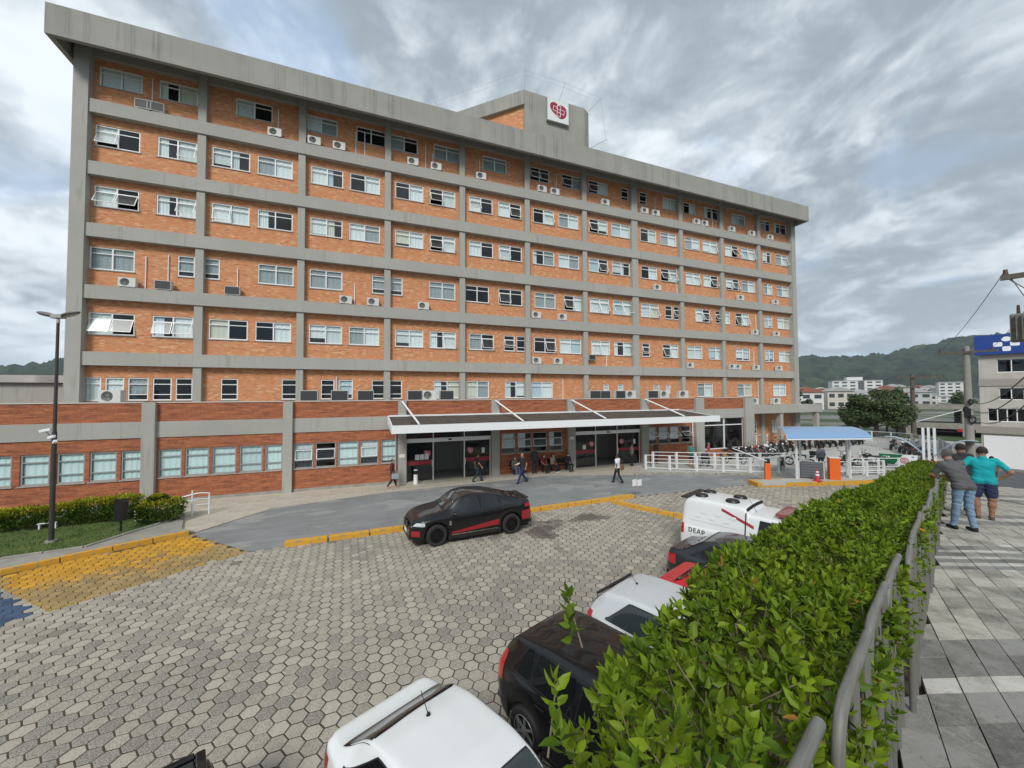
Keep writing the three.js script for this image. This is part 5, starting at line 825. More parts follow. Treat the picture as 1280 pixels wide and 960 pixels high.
// a relaxed hand: palm at the origin, fingers along -y, thumb towards +z, back of the hand towards +x
const handGeo = (() => {
  const B = [[0, 0.012, 0, 0, -0.03, 0.0, 0.024, 0.021], [0, -0.03, -0.028, 0, -0.085, -0.027, 0.014, 0.012], [0, -0.03, 0.026, 0, -0.085, 0.028, 0.014, 0.012], [0, -0.03, 0, 0, -0.085, 0, 0.0155, 0.0125]];
  [[-0.032, 0.052], [-0.011, 0.064], [0.011, 0.07], [0.031, 0.062]].forEach(([z, l]) => { const y0 = -0.085, c = -0.35; B.push([0, y0, z, -0.006, y0 - l * 0.48, z * 1.05, 0.0098, 0.0088], [-0.006, y0 - l * 0.48, z * 1.05, -0.026, y0 - l * 0.82, z * 1.05, 0.0088, 0.0078], [-0.026, y0 - l * 0.82, z * 1.05, -0.046, y0 - l * 0.98, z * 1.02, 0.0078, 0.0066]); });
  B.push([0, -0.012, 0.022, -0.012, -0.05, 0.052, 0.014, 0.0105], [-0.012, -0.05, 0.052, -0.022, -0.088, 0.056, 0.0105, 0.008]);
  return surfaceNet(fieldOf(B, 0.008), [-0.08, -0.18, -0.07], [0.045, 0.055, 0.09], 0.0055);
})();
const paintMat = new THREE.MeshStandardMaterial({ vertexColors: true, roughness: 0.85 });
// joints of an adult 1.72 m tall, facing +z; opts.pose moves them
function person(label, o) {
  const J = { hipL: [0.095, 0.90, 0], hipR: [-0.095, 0.90, 0], kneeL: [0.105, 0.49, 0.015], kneeR: [-0.105, 0.49, 0.015], ankL: [0.105, 0.085, -0.015], ankR: [-0.105, 0.085, -0.015], pel: [0, 0.95, 0], wst: [0, 1.10, 0.0], chest: [0, 1.29, 0.0], neck: [0, 1.455, -0.015], head: [0, 1.605, 0.01], shL: [0.178, 1.405, -0.005], shR: [-0.178, 1.405, -0.005], elL: [0.235, 1.13, -0.03], elR: [-0.235, 1.13, -0.03], wrL: [0.235, 0.885, 0.04], wrR: [-0.235, 0.885, 0.04], ...(o.pose || {}) };
  const ft = o.fat ?? 1, c = o.col, B = [], T = [], add = (a, b, r0, r1, tag) => { B.push([...a, ...b, r0, r1]); T.push(tag); };
  const L3 = (a, b, t) => [mix(a[0], b[0], t), mix(a[1], b[1], t), mix(a[2], b[2], t)], off = (a, x, y, z) => [a[0] + x, a[1] + y, a[2] + z];
  // torso: side by side columns for a flat oval section
  for (const s of [-1, 1]) { add(off(J.pel, s * 0.068 * ft, 0, 0), off(J.wst, s * 0.06 * ft, 0, 0), 0.098 * ft, 0.094 * ft, 'shirt'); add(off(J.wst, s * 0.06 * ft, 0, 0), off(J.chest, s * 0.085, 0, 0), 0.094 * ft, 0.105 * (ft * 0.6 + 0.4), 'shirt'); add(off(J.chest, s * 0.085, 0, 0), off(s > 0 ? J.shL : J.shR, -s * 0.06, -0.02, 0), 0.105 * (ft * 0.6 + 0.4), 0.07, 'shirt'); }
  add(J.pel, J.wst, 0.102 * ft, 0.1 * ft, 'shirt'); add(J.wst, J.chest, 0.1 * ft, 0.112 * (ft * 0.6 + 0.4), 'shirt'); add(J.chest, off(J.neck, 0, -0.05, 0), 0.112 * (ft * 0.6 + 0.4), 0.075, 'shirt');
  if (o.belly) add(off(J.wst, 0, -0.02, 0.05), off(J.wst, 0, 0.06, 0.05), 0.11 * ft, 0.10 * ft, 'shirt');
  add(J.chest, J.neck, 0.09, 0.062, 'shirt'); add(off(J.neck, 0, -0.01, 0), off(J.head, 0, -0.07, -0.01), 0.056, 0.054, 'skin');
  for (const s of ['L', 'R']) {
    const sg = s === 'L' ? 1 : -1, hip = J['hip' + s], kn = J['knee' + s], an = J['ank' + s], sh = J['sh' + s], el = J['el' + s], wr = J['wr' + s];
    add(off(hip, 0, 0.03, -0.02), hip, 0.092 * ft, 0.09 * ft, 'pants');
    if (o.shorts) { const m = L3(hip, kn, 0.72); add(hip, m, 0.1 * ft, 0.09 * ft, 'pants'); add(m, kn, 0.066 * ft, 0.058 * ft, 'skin'); add(kn, L3(kn, an, 0.35), 0.056 * ft, 0.059 * ft, 'skin'); add(L3(kn, an, 0.35), an, 0.057 * ft, 0.037, 'skin'); }
    else { add(hip, kn, 0.092 * ft, 0.064, 'pants'); add(kn, L3(kn, an, 0.35), 0.064, 0.063, 'pants'); add(L3(kn, an, 0.35), off(an, 0, 0.02, 0), 0.062, 0.05, 'pants'); }
    const fd = o['foot' + s] || [0, 0, 1]; add(off(an, -fd[0] * 0.05, -0.042, -fd[2] * 0.045), off(an, fd[0] * 0.12, -0.05 + fd[1] * 0.12, fd[2] * 0.12), 0.04, 0.034, 'shoe'); add(an, off(an, 0, -0.03, 0), 0.04, 0.04, o.shorts ? 'skin' : 'shoe');
    const cut = o.sleeve ?? 0.6, m = L3(sh, el, Math.min(1, cut)); add(sh, m, 0.066, 0.056 * (ft * 0.4 + 0.6), 'shirt');
    if (cut < 1) { add(m, el, 0.047, 0.041, 'skin'); add(el, wr, 0.041, 0.028, 'skin'); } else { add(el, wr, 0.05, 0.036, 'shirt'); }
  }
  const h = J.head; add(off(h, 0, 0.03, -0.012), off(h, 0, 0.0, -0.005), 0.088, 0.082, 'head'); add(off(h, 0, -0.03, 0.022), off(h, 0, -0.075, 0.038), 0.066, 0.044, 'head'); add(off(h, 0, -0.005, 0.085), off(h, 0, -0.03, 0.101), 0.012, 0.015, 'head'); add(off(h, 0.082, 0, -0.01), off(h, 0.088, -0.03, -0.006), 0.018, 0.014, 'head'); add(off(h, -0.082, 0, -0.01), off(h, -0.088, -0.03, -0.006), 0.018, 0.014, 'head');
  if (o.hair === 'long') { add(off(h, 0, 0.02, -0.05), off(h, 0, -0.2, -0.075), 0.085, 0.06, 'hairb'); }
  const lo = [9, 9, 9], hi = [-9, -9, -9]; for (const b of B) for (let i = 0; i < 3; i++) { const r = Math.max(b[6], b[7]) + 0.05; lo[i] = Math.min(lo[i], b[i] - r, b[i + 3] - r); hi[i] = Math.max(hi[i], b[i] + r, b[i + 3] + r); }
  const wr = o.wrinkle ?? 0, base = fieldOf(B, 0.035), f = wr ? (x, y, z) => base(x, y, z) + wr * (fbm(x * 9 + z * 6 + 50, y * 26 - x * 5, 3, 811) - 0.5) * 2.2 * (y < 1.42 ? 1 : 0) : base;
  const g = surfaceNet(f, lo, hi, o.cell ?? 0.022);
  const nrm = g.toNonIndexed(), p = nrm.attributes.position, colr = new Float32Array(p.count * 3), C = {}; for (const k of Object.keys(c)) C[k] = lin(...c[k]);
  const hemY = J.pel[1] - (o.hem ?? 0.06);
  for (let i = 0; i < p.count; i += 3) {
    const x = (p.getX(i) + p.getX(i + 1) + p.getX(i + 2)) / 3, y = (p.getY(i) + p.getY(i + 1) + p.getY(i + 2)) / 3, z = (p.getZ(i) + p.getZ(i + 1) + p.getZ(i + 2)) / 3;
    let best = 1e3, tg = 'shirt'; B.forEach((b, q) => { const d = segD(x, y, z, b); if (d < best) { best = d; tg = T[q]; } });
    if (tg === 'shirt' && y < hemY && !o.sit) tg = 'pants'; if (tg === 'pants' && y > hemY + 0.02 && !o.sit && Math.hypot(x - J.pel[0], z - J.pel[2]) < 0.3) tg = 'shirt';
    if (tg === 'head') { const dx = x - h[0], dy = y - h[1], dz = z - h[2]; tg = 'skin'; const bald = o.hair === 'bald'; if (!bald && (dy > 0.062 + dz * 0.25 || (dz < -0.012 && dy > -0.055 - dz * 0.2)) && Math.abs(dx) < 0.1) tg = 'hair'; if (bald && dz < -0.02 && dy < 0.03 && dy > -0.06) tg = 'hair'; if (dz > 0.055 && Math.abs(dy - 0.008) < 0.011 && Math.abs(Math.abs(dx) - 0.033) < 0.014) tg = 'eye'; if (dz > 0.05 && Math.abs(dy + 0.062) < 0.008 && Math.abs(dx) < 0.024) tg = 'lip'; if (o.mask && dz > 0.02 && dy < -0.012 && dy > -0.11) tg = 'mask'; }
    if (tg === 'hairb') tg = 'hair';
    const cc = C[tg] || (tg === 'eye' ? lin(0.03, 0.02, 0.015) : tg === 'lip' ? lin(0.3, 0.1, 0.08) : tg === 'mask' ? lin(0.65, 0.67, 0.68) : lin(0.3, 0.3, 0.3));
    for (let q = 0; q < 3; q++) { colr[(i + q) * 3] = cc.r; colr[(i + q) * 3 + 1] = cc.g; colr[(i + q) * 3 + 2] = cc.b; }
  }
  nrm.setAttribute('color', new THREE.BufferAttribute(colr, 3));
  const parts = [nrm]; const sk = lin(...c.skin);
  for (const s of ['L', 'R']) {
    const el = V(...J['el' + s]), w = V(...J['wr' + s]), d = w.clone().sub(el).normalize(), hd = o['hand' + s] ? V(...o['hand' + s]).normalize() : d, hg = handGeo.toNonIndexed();
    if (s === 'R') { hg.scale(-1, 1, 1); const pp = hg.attributes.position, nn = hg.attributes.normal; for (let i = 0; i < pp.count; i += 3) for (const A of [pp, nn]) { const t = [A.getX(i), A.getY(i), A.getZ(i)]; A.setXYZ(i, A.getX(i + 1), A.getY(i + 1), A.getZ(i + 1)); A.setXYZ(i + 1, ...t); } }
    hg.applyQuaternion(new THREE.Quaternion().setFromUnitVectors(V(0, -1, 0), hd)); const q = w.clone().addScaledVector(hd, 0.008); hg.translate(q.x, q.y, q.z);
    const hc = new Float32Array(hg.attributes.position.count * 3); for (let i = 0; i < hc.length; i += 3) { hc[i] = sk.r; hc[i + 1] = sk.g; hc[i + 2] = sk.b; } hg.setAttribute('color', new THREE.BufferAttribute(hc, 3)); parts.push(hg);
  }
  const body = mergeGeometries(parts.map(q => { const r = q.clone(); r.deleteAttribute('uv'); return r; }));
  const t = thing('person', label, 'person', o.at, o.turn ?? 0); t.scale.setScalar((o.height ?? 1.72) / 1.72);
  const m = new THREE.Mesh(body, paintMat); m.name = 'body'; m.castShadow = m.receiveShadow = true; t.add(m);
  t.J = J; return t;
}
const SKIN = [0.36, 0.19, 0.115], SKIN2 = [0.22, 0.11, 0.062], HAIR = [0.02, 0.015, 0.012], GREYH = [0.085, 0.08, 0.075], BLK = [0.012, 0.012, 0.014], NAVY = [0.015, 0.022, 0.06], JEAN = [0.12, 0.20, 0.31];
const walkPose = (k = 1) => ({ kneeL: [0.095, 0.5, 0.16 * k], ankL: [0.095, 0.1, 0.30 * k], kneeR: [-0.095, 0.49, -0.02 * k], ankR: [-0.095, 0.13, -0.33 * k], elL: [0.235, 1.14, -0.14 * k], wrL: [0.225, 0.92, -0.10 * k], elR: [-0.235, 1.14, 0.06 * k], wrR: [-0.225, 0.94, 0.22 * k] });
const sitPose = () => ({ hipL: [0.1, 0.47, 0], hipR: [-0.1, 0.47, 0], pel: [0, 0.52, 0], wst: [0, 0.68, 0], chest: [0, 0.87, 0.03], neck: [0, 1.03, 0.04], head: [0, 1.17, 0.08], shL: [0.178, 0.98, 0.03], shR: [-0.178, 0.98, 0.03], kneeL: [0.13, 0.49, 0.42], kneeR: [-0.13, 0.49, 0.42], ankL: [0.13, 0.085, 0.40], ankR: [-0.13, 0.085, 0.45], elL: [0.24, 0.73, 0.08], elR: [-0.24, 0.73, 0.08], wrL: [0.12, 0.6, 0.28], wrR: [-0.12, 0.6, 0.28] });
{
  const P = (s, f) => { const p = SF(s, f); return [p[0], walkY(s), p[2]]; }, along = Math.atan2(LX, LZ);   // facing away down the street
  // three men at the railing
  person('man in a grey T-shirt and pale jeans leaning on the street railing', { at: P(11.7, 0.10), turn: along + 0.75, height: 1.64, cell: 0.0125, wrinkle: 0.012, hair: 'short', sleeve: 0.72, fat: 1.03, hem: 0.10, col: { skin: SKIN, shirt: [0.085, 0.083, 0.086], pants: [0.17, 0.26, 0.37], shoe: [0.01, 0.01, 0.012], hair: GREYH }, pose: { pel: [0.05, 0.94, -0.05], hipL: [0.14, 0.9, -0.05], hipR: [-0.05, 0.9, -0.05], kneeL: [0.13, 0.5, 0.02], ankL: [0.10, 0.085, 0.12], kneeR: [-0.09, 0.49, 0.0], ankR: [-0.14, 0.085, -0.02], wst: [0.09, 1.09, -0.01], chest: [0.13, 1.26, 0.05], neck: [0.15, 1.41, 0.10], head: [0.155, 1.55, 0.15], shL: [0.31, 1.35, 0.09], shR: [-0.03, 1.37, 0.07], elL: [0.36, 1.10, 0.22], wrL: [0.24, 1.03, 0.40], elR: [-0.06, 1.10, 0.18], wrR: [0.08, 1.05, 0.36] } });
  person('heavy man in a turquoise shirt and navy shorts, hands on hips', { at: P(14.0, 0.42), turn: along + 0.2, height: 1.66, cell: 0.0135, wrinkle: 0.010, shorts: true, fat: 1.17, belly: true, hair: 'short', sleeve: 0.7, hem: 0.12, col: { skin: [0.27, 0.135, 0.08], shirt: [0.0, 0.30, 0.33], pants: [0.018, 0.024, 0.07], shoe: [0.10, 0.06, 0.05], hair: [0.03, 0.022, 0.018] }, pose: { shL: [0.2, 1.4, 0], shR: [-0.2, 1.4, 0], elR: [-0.40, 1.16, -0.12], wrR: [-0.24, 0.98, -0.02], elL: [0.40, 1.17, -0.08], wrL: [0.24, 1.0, 0.02], kneeL: [0.13, 0.49, 0.02], kneeR: [-0.13, 0.49, 0.0] }, handR: [0.75, -0.4, 0.4], handL: [-0.75, -0.4, 0.4] });
  person('dark haired person in black standing hidden between the two men at the railing', { at: P(14.9, 0.10), turn: along + 0.5, height: 1.70, cell: 0.018, sleeve: 0.7, col: { skin: SKIN2, shirt: [0.02, 0.02, 0.024], pants: [0.02, 0.02, 0.025], shoe: BLK, hair: HAIR } });
  person('small far figure in grey walking down the street pavement', { at: P(24.0, 0.95), turn: along + 0.1, height: 1.25, sleeve: 0.7, col: { skin: SKIN, shirt: [0.08, 0.085, 0.09], pants: [0.03, 0.035, 0.05], shoe: BLK, hair: HAIR }, pose: walkPose(0.7) });
  // in front of the entrances (small in view)
  const Y = 0.02;
  const woman = person('woman in a dark red top and black trousers carrying a grey bag', { at: [1.62, Y, -22.9], turn: 1.45, height: 1.64, hair: 'short', sleeve: 1, mask: true, col: { skin: SKIN, shirt: [0.06, 0.015, 0.018], pants: BLK, shoe: [0.5, 0.35, 0.33], hair: [0.06, 0.035, 0.02] }, pose: { ...walkPose(0.75), elR: [-0.24, 1.14, 0.0], wrR: [-0.2, 1.0, 0.16] }, footL: [0, 0.3, 1] });
  person('person in black top and dark teal trousers walking past the first glass entrance', { at: [6.55, Y, -22.6], turn: 1.5, height: 1.70, col: { skin: SKIN, shirt: BLK, pants: [0.012, 0.03, 0.04], shoe: BLK, hair: HAIR }, pose: walkPose(0.9), footR: [0, -0.35, 1] });
  person('man in black shirt and blue trousers striding across the drive with papers', { at: [8.95, 0.005, -21.3], turn: -1.45, height: 1.76, fat: 1.12, hair: 'bald', col: { skin: SKIN, shirt: [0.018, 0.018, 0.022], pants: [0.016, 0.024, 0.11], shoe: BLK, hair: HAIR }, pose: { ...walkPose(1.1), elR: [-0.24, 1.14, 0.02], wrR: [-0.14, 1.08, 0.26] }, footR: [0, -0.3, 1] });
  person('man in white shirt and black trousers walking up to the second entrance', { at: [14.15, 0.005, -19.1], turn: 3.5, height: 1.70, sleeve: 0.65, col: { skin: SKIN2, shirt: [0.66, 0.68, 0.74], pants: [0.014, 0.014, 0.02], shoe: BLK, hair: HAIR }, pose: walkPose(0.8) });
  person('person in pale shirt and black trousers standing beside the second entrance', { at: [18.55, Y, -23.3], turn: 0.6, height: 1.68, col: { skin: SKIN2, shirt: [0.35, 0.34, 0.33], pants: BLK, shoe: BLK, hair: HAIR } });
  person('person in dark olive clothes standing under the open windows', { at: [20.9, 0.02, -23.4], turn: 0.2, height: 1.66, sleeve: 1, col: { skin: SKIN, shirt: [0.05, 0.045, 0.035], pants: [0.045, 0.04, 0.04], shoe: BLK, hair: HAIR } });
  person('man in green shirt and dark shorts standing inside the white fence', { at: [22.1, 0.02, -21.2], turn: 1.9, height: 1.72, shorts: true, col: { skin: SKIN, shirt: [0.05, 0.20, 0.17], pants: [0.02, 0.02, 0.03], shoe: [0.25, 0.1, 0.1], hair: HAIR } });
  person('person in red patterned shirt and blue jeans beside the pram', { at: [24.1, 0.02, -21.5], turn: 0.5, height: 1.64, hair: 'long', col: { skin: SKIN, shirt: [0.36, 0.05, 0.09], pants: [0.05, 0.07, 0.13], shoe: BLK, hair: [0.05, 0.03, 0.02] } });
  person('man in grey shirt standing among motorcycles behind the gate booth', { at: [29.2, 0.02, -16.9], turn: 2.6, height: 1.7, sleeve: 1, col: { skin: SKIN, shirt: [0.16, 0.165, 0.19], pants: [0.05, 0.055, 0.07], shoe: BLK, hair: HAIR } });
  // waiting on the bench
  person('seated woman in olive jacket and jeans reading at the bench end', { at: [9.35, Y, -23.62], turn: 0.25, height: 1.66, sit: true, sleeve: 1, hair: 'long', mask: true, col: { skin: SKIN, shirt: [0.20, 0.19, 0.14], pants: [0.09, 0.13, 0.2], shoe: [0.4, 0.4, 0.4], hair: [0.2, 0.15, 0.1] }, pose: sitPose() });
  person('seated woman in red top and black trousers on the waiting bench', { at: [11.45, Y, -23.62], turn: 0.3, height: 1.66, sit: true, hair: 'long', mask: true, col: { skin: SKIN, shirt: [0.22, 0.025, 0.035], pants: BLK, shoe: BLK, hair: HAIR }, pose: sitPose() });
  person('seated woman in cream top and black trousers on the waiting bench', { at: [12.1, Y, -23.55], turn: 0.5, height: 1.66, sit: true, hair: 'long', mask: true, col: { skin: SKIN, shirt: [0.36, 0.33, 0.25], pants: BLK, shoe: [0.5, 0.5, 0.5], hair: HAIR }, pose: sitPose() });
  person('person in dark clothes seated against the pillar by the second entrance', { at: [13.25, Y, -23.5], turn: 0.2, height: 1.66, sit: true, sleeve: 1, mask: true, col: { skin: SKIN2, shirt: [0.03, 0.02, 0.024], pants: BLK, shoe: BLK, hair: HAIR }, pose: sitPose() });
  person('man in charcoal clothes standing by the brick wall between the entrances', { at: [10.75, Y, -23.5], turn: 0.1, height: 1.72, sleeve: 1, col: { skin: SKIN2, shirt: [0.045, 0.045, 0.05], pants: [0.02, 0.025, 0.05], shoe: BLK, hair: HAIR } });
  const bag = thing('hand_bag', 'grey shoulder bag held by the woman in dark red', 'bag', [1.77, 0.56, -22.68], 0.1); obj('bag_body', [rbx(-0.2, 0.2, 0, 0.3, -0.05, 0.05, 0.03)], std([0.30, 0.33, 0.37], 0.8), bag); obj('strap', [tube([[-0.16, 0.28, 0], [-0.1, 0.42, 0], [0.1, 0.42, 0], [0.16, 0.28, 0]], 0.012, 14, 6)], std([0.30, 0.33, 0.37], 0.8), bag);
  const pa = thing('paper_sheets', 'white sheets held by the man in blue trousers', 'paper', [8.68, 1.12, -21.42], 0.2); const ps = obj('sheet', [bx(-0.14, 0.14, 0, 0.008, -0.1, 0.1)], M.white, pa); ps.rotation.z = 0.35;
  const bb = thing('brown_bag', 'brown shoulder bag hanging beside the man in white shirt', 'bag', [14.42, 0.78, -19.0], 0.6); obj('bag_body', [rbx(-0.16, 0.16, 0, 0.26, -0.06, 0.06, 0.03)], std([0.20, 0.065, 0.03], 0.7), bb); obj('strap', [tube([[-0.12, 0.25, 0], [-0.09, 0.55, 0], [0.06, 0.55, 0], [0.12, 0.25, 0]], 0.01, 14, 6)], std([0.14, 0.05, 0.03], 0.7), bb);
  const bench = thing('waiting_bench', 'row of black waiting seats against the brick wall between entrances', 'bench', [0, Y, 0]);
  for (const x of [9.35, 10.0, 11.45, 12.1, 12.68, 13.25]) { obj('seat', [rbx(x - 0.24, x + 0.24, 0.37, 0.42, -23.85, -23.42, 0.015)], M.black, bench); obj('backrest', [rbx(x - 0.24, x + 0.24, 0.5, 0.86, -23.87, -23.82, 0.015)], M.black, bench); obj('leg', [bx(x - 0.03, x + 0.03, 0, 0.37, -23.7, -23.6)], M.black, bench); }
  const bin = thing('pedestal', 'white cylindrical sanitiser pedestal beside the first entrance pillar', 'pedestal', [3.0, Y, -23.5]); obj('body', [cyl(0.13, 0.12, 0.55, 16, 0, 0.275, 0)], M.white, bin); obj('top', [cyl(0.1, 0.09, 0.22, 14, 0, 0.66, 0)], M.black, bin); obj('lid', [cyl(0.11, 0.11, 0.05, 14, 0, 0.8, 0)], M.white, bin);
}
// ---------------------------------------------------------------- gate, fences, motorcycles on the plaza
function fence(name, label, pts, h, o = {}) {
  const t = thing(name, label, 'fence'); const fm = o.mat ?? M.steelWhite, step = o.step ?? 1.5, pw = o.pw ?? 0.05;
  for (let i = 0; i < pts.length - 1; i++) {
    const a = pts[i], b = pts[i + 1], L = Math.hypot(b[0] - a[0], b[1] - a[1]), n = Math.max(1, Math.round(L / step));
    for (let k = 0; k <= n; k++) if (k < n || i === pts.length - 2) { const x = mix(a[0], b[0], k / n), z = mix(a[1], b[1], k / n); obj('post', [bx(x - pw, x + pw, 0, h + 0.03, z - pw, z + pw)], fm, t); }
    for (const q of o.rails ?? [1, 0.5, 0.12]) obj('rail', [rod([a[0], h * q, a[1]], [b[0], h * q, b[1]], 0.024, 0.024, 6)], fm, t);
    if (o.bars) { const nb = Math.round(L / o.bars), B = []; for (let k = 0; k < nb; k++) { const x = mix(a[0], b[0], (k + 0.5) / nb), z = mix(a[1], b[1], (k + 0.5) / nb); B.push(rod([x, 0.1, z], [x, h, z], 0.008, 0.008, 4)); } const m = obj('mesh_bars', B, o.barMat ?? M.aluGrey, t); m.userData.kind = 'stuff'; }
  }
  return t;
}
fence('white_fence', 'white pipe fence curving along the kerb of the motorcycle plaza', [[18.6, -21.9], [19.9, -21.0], [21.3, -20.0], [22.7, -19.1], [24.1, -18.2], [25.7, -17.4]], 1.0, { step: 1.65, pw: 0.06 });
fence('white_fence', 'second white pipe fence behind, lining the ramp of the plaza', [[19.6, -22.3], [21.0, -21.5], [23.2, -20.2], [26.0, -18.9], [29.0, -17.6]], 1.1, { step: 1.7, pw: 0.065, rails: [1, 0.55] });
fence('white_fence', 'white gate fence under the blue booth canopy', [[24.3, -15.35], [27.4, -14.3], [29.6, -13.7]], 1.15, { step: 1.5 });
fence('white_fence', 'white railing between the booth and the green sign', [[29.3, -15.4], [31.2, -14.7], [32.4, -14.2]], 1.05, { step: 0.9 });
fence('plaza_fence', 'white posted fence with grey mesh closing the back of the plaza', [[33, -26.6], [44, -27.8], [49.3, -27.2], [52, -25.0], [52.2, -21.8], [48.5, -18.4], [43.2, -15.6], [40, -13.6]], 1.15, { step: 1.75, pw: 0.055, rails: [1, 0.08], bars: 0.16 });
{
  const wl = thing('plaza_wall', 'low brown brick wall behind the plaza fence', 'wall'); obj('wall', [bx(38, 60, 0, 1.2, -30.4, -30.1)], M.wingBrick, wl); obj('coping', [bx(37.9, 60, 1.203, 1.28, -30.45, -30.05)], M.concreteRaw, wl);
  const isl = thing('gate_island', 'raised yellow kerbed island under the booth canopy', 'traffic island');
  const IS = [[20.7, -15.2], [21.1, -16.1], [27.0, -14.6], [30.3, -13.9], [30.0, -12.9], [27.4, -13.25]];
  obj('kerb', [poly(IS, 0, 0.24)], M.yellowPaint, isl); obj('surface', [poly(IS.map(([x, z]) => [mix(x, 25.5, 0.05), mix(z, -14.4, 0.13)]), 0.1, 0.246)], M.lightConc, isl);
  const can = thing('booth_canopy', 'blue curved translucent canopy on white posts over the parking gate', 'canopy');
  const fl = V(22.7, 2.65, -14.85), fr = V(27.23, 2.66, -13.08), bl = V(24.2, 3.2, -16.4), br = V(28.73, 3.16, -14.85), P = [], N = 14, K = 10;
  const pt = (i, j, d) => { const u = i / N, v = j / K, a = V().lerpVectors(fl, fr, u), b = V().lerpVectors(bl, br, u), p = V().lerpVectors(a, b, 1 - Math.cos(v * Math.PI / 2)); p.y = mix(a.y, b.y, Math.sin(v * Math.PI / 2)) + d; return p; };
  const sheet = d => { const G = []; for (let i = 0; i <= N; i++) { const r = []; for (let j = 0; j <= K; j++) r.push(pt(i, j, d)); G.push(r); } return gridGeo(G, N, K, false); };
  const blue = phys([0.20, 0.33, 0.52], 0.3, { side: THREE.DoubleSide });
  obj('sheet', [sheet(0.012), sheet(0)], blue, can);
  for (let i = 0; i <= N; i += 2) { const C = []; for (let j = 0; j <= K; j++) C.push(pt(i, j, -0.03)); obj('rib', [tube(C, 0.022, 14, 5)], M.steelWhite, can); }
  obj('edge_beam', [rod(pt(0, 0, -0.03).toArray(), pt(N, 0, -0.03).toArray(), 0.04)], M.steelWhite, can); obj('edge_beam', [rod(pt(0, K, -0.03).toArray(), pt(N, K, -0.03).toArray(), 0.04)], M.steelWhite, can);
  for (const [x, z, h] of [[23.85, -15.1, 2.95], [26.95, -14.05, 2.95], [28.0, -14.75, 3.12], [25.0, -15.6, 3.12]]) obj('post', [bx(x - 0.045, x + 0.045, 0.2, h, z - 0.045, z + 0.045)], M.steelWhite, can);
  const b1 = thing('barrier_post', 'slim orange barrier cabinet at the island tip', 'barrier', [22.2, 0.24, -15.7], -0.75); obj('cabinet', [rbx(-0.14, 0.14, 0, 0.95, -0.14, 0.14, 0.02)], M.orange, b1); obj('head', [rbx(-0.12, 0.12, 0.95, 1.2, -0.12, 0.12, 0.02)], M.black, b1); obj('arm', [rod([-0.05, 1.08, 0.14], [-1.8, 1.75, 0.16], 0.03, 0.025, 6)], M.steelWhite, b1);
  const b2 = thing('barrier_post', 'broad orange barrier cabinet beside the dark louvred panel', 'barrier', [25.7, 0.24, -14.2], -0.75); obj('cabinet', [rbx(-0.26, 0.26, 0, 1.25, -0.2, 0.2, 0.02)], M.orange, b2); obj('lid', [rbx(-0.28, 0.28, 1.253, 1.3, -0.22, 0.22, 0.015)], M.steelWhite, b2);
  const bo = thing('ticket_booth', 'dark grey louvred panel box between white posts under the canopy', 'booth', [24.75, 0.24, -14.85], -0.75); obj('frame', [rbx(-0.58, 0.58, 0.02, 0.98, -0.08, 0.06, 0.02)], std([0.09, 0.095, 0.105], 0.6), bo); for (let i = 0; i < 6; i++) obj('slat', [bx(-0.54, 0.54, 0.08 + i * 0.15, 0.19 + i * 0.15, 0.062, 0.085)], std([0.12, 0.125, 0.135], 0.55), bo); obj('leg', [bx(-0.62, -0.585, 0, 1.0, -0.05, 0.03)], M.steelWhite, bo); obj('leg', [bx(0.585, 0.62, 0, 1.0, -0.05, 0.03)], M.steelWhite, bo);
  const co = thing('traffic_cone', 'red and white traffic cone on the gate island', 'traffic cone', [24.35, 0.24, -14.3]);
  const red = std([0.55, 0.03, 0.05], 0.5); obj('base', [rbx(-0.19, 0.19, 0, 0.04, -0.19, 0.19, 0.01)], red, co); obj('cone', [cyl(0.14, 0.03, 0.66, 16, 0, 0.37, 0)], red, co); obj('white_band', [cyl(0.104, 0.085, 0.1, 16, 0, 0.36, 0)], M.white, co); obj('white_band', [cyl(0.072, 0.055, 0.09, 16, 0, 0.53, 0)], M.white, co);
  const sg = thing('green_sign', 'green and white sign board with a red round emblem by the gate', 'sign', [35.9, -0.42, -15.8], -1.12);
  const cv = document.createElement('canvas'); cv.width = 512; cv.height = 192; const c = cv.getContext('2d'); c.fillStyle = '#e8eaea'; c.fillRect(0, 0, 512, 192); c.fillStyle = '#0f6b45'; c.beginPath(); c.moveTo(0, 0); c.lineTo(330, 0); c.lineTo(210, 192); c.lineTo(0, 192); c.fill(); c.fillStyle = '#b3202c'; c.beginPath(); c.arc(345, 110, 56, 0, 7); c.fill(); c.strokeStyle = '#e8eaea'; c.lineWidth = 12; c.beginPath(); c.arc(345, 110, 36, 0, 7); c.stroke(); c.fillStyle = '#e8eaea'; c.fillRect(318, 102, 54, 16); c.fillStyle = '#cfe5da'; for (const [x, w] of [[60, 26], [96, 18], [124, 30]]) c.fillRect(x, 40, w, 26); c.fillStyle = '#5b8f7b'; c.fillRect(440, 20, 34, 26);
  const ct = new THREE.CanvasTexture(cv); ct.colorSpace = THREE.SRGBColorSpace; obj('board', [bx(-1.0, 1.0, 0.55, 1.3, -0.05, 0)], M.white, sg); const f = new THREE.PlaneGeometry(1.96, 0.72); f.translate(0, 0.925, 0.006); obj('printed_face', f, std([1, 1, 1], 0.5, { map: ct }), sg); obj('leg', [bx(-0.9, -0.84, 0, 0.55, -0.05, 0)], M.steelWhite, sg); obj('leg', [bx(0.84, 0.9, 0, 0.55, -0.05, 0)], M.steelWhite, sg);
  const tt = thing('shade_totem', 'white triple mast with orange foot and two curved pale blue wings', 'shade mast', [34.3, 0, -13.5], -1.2);
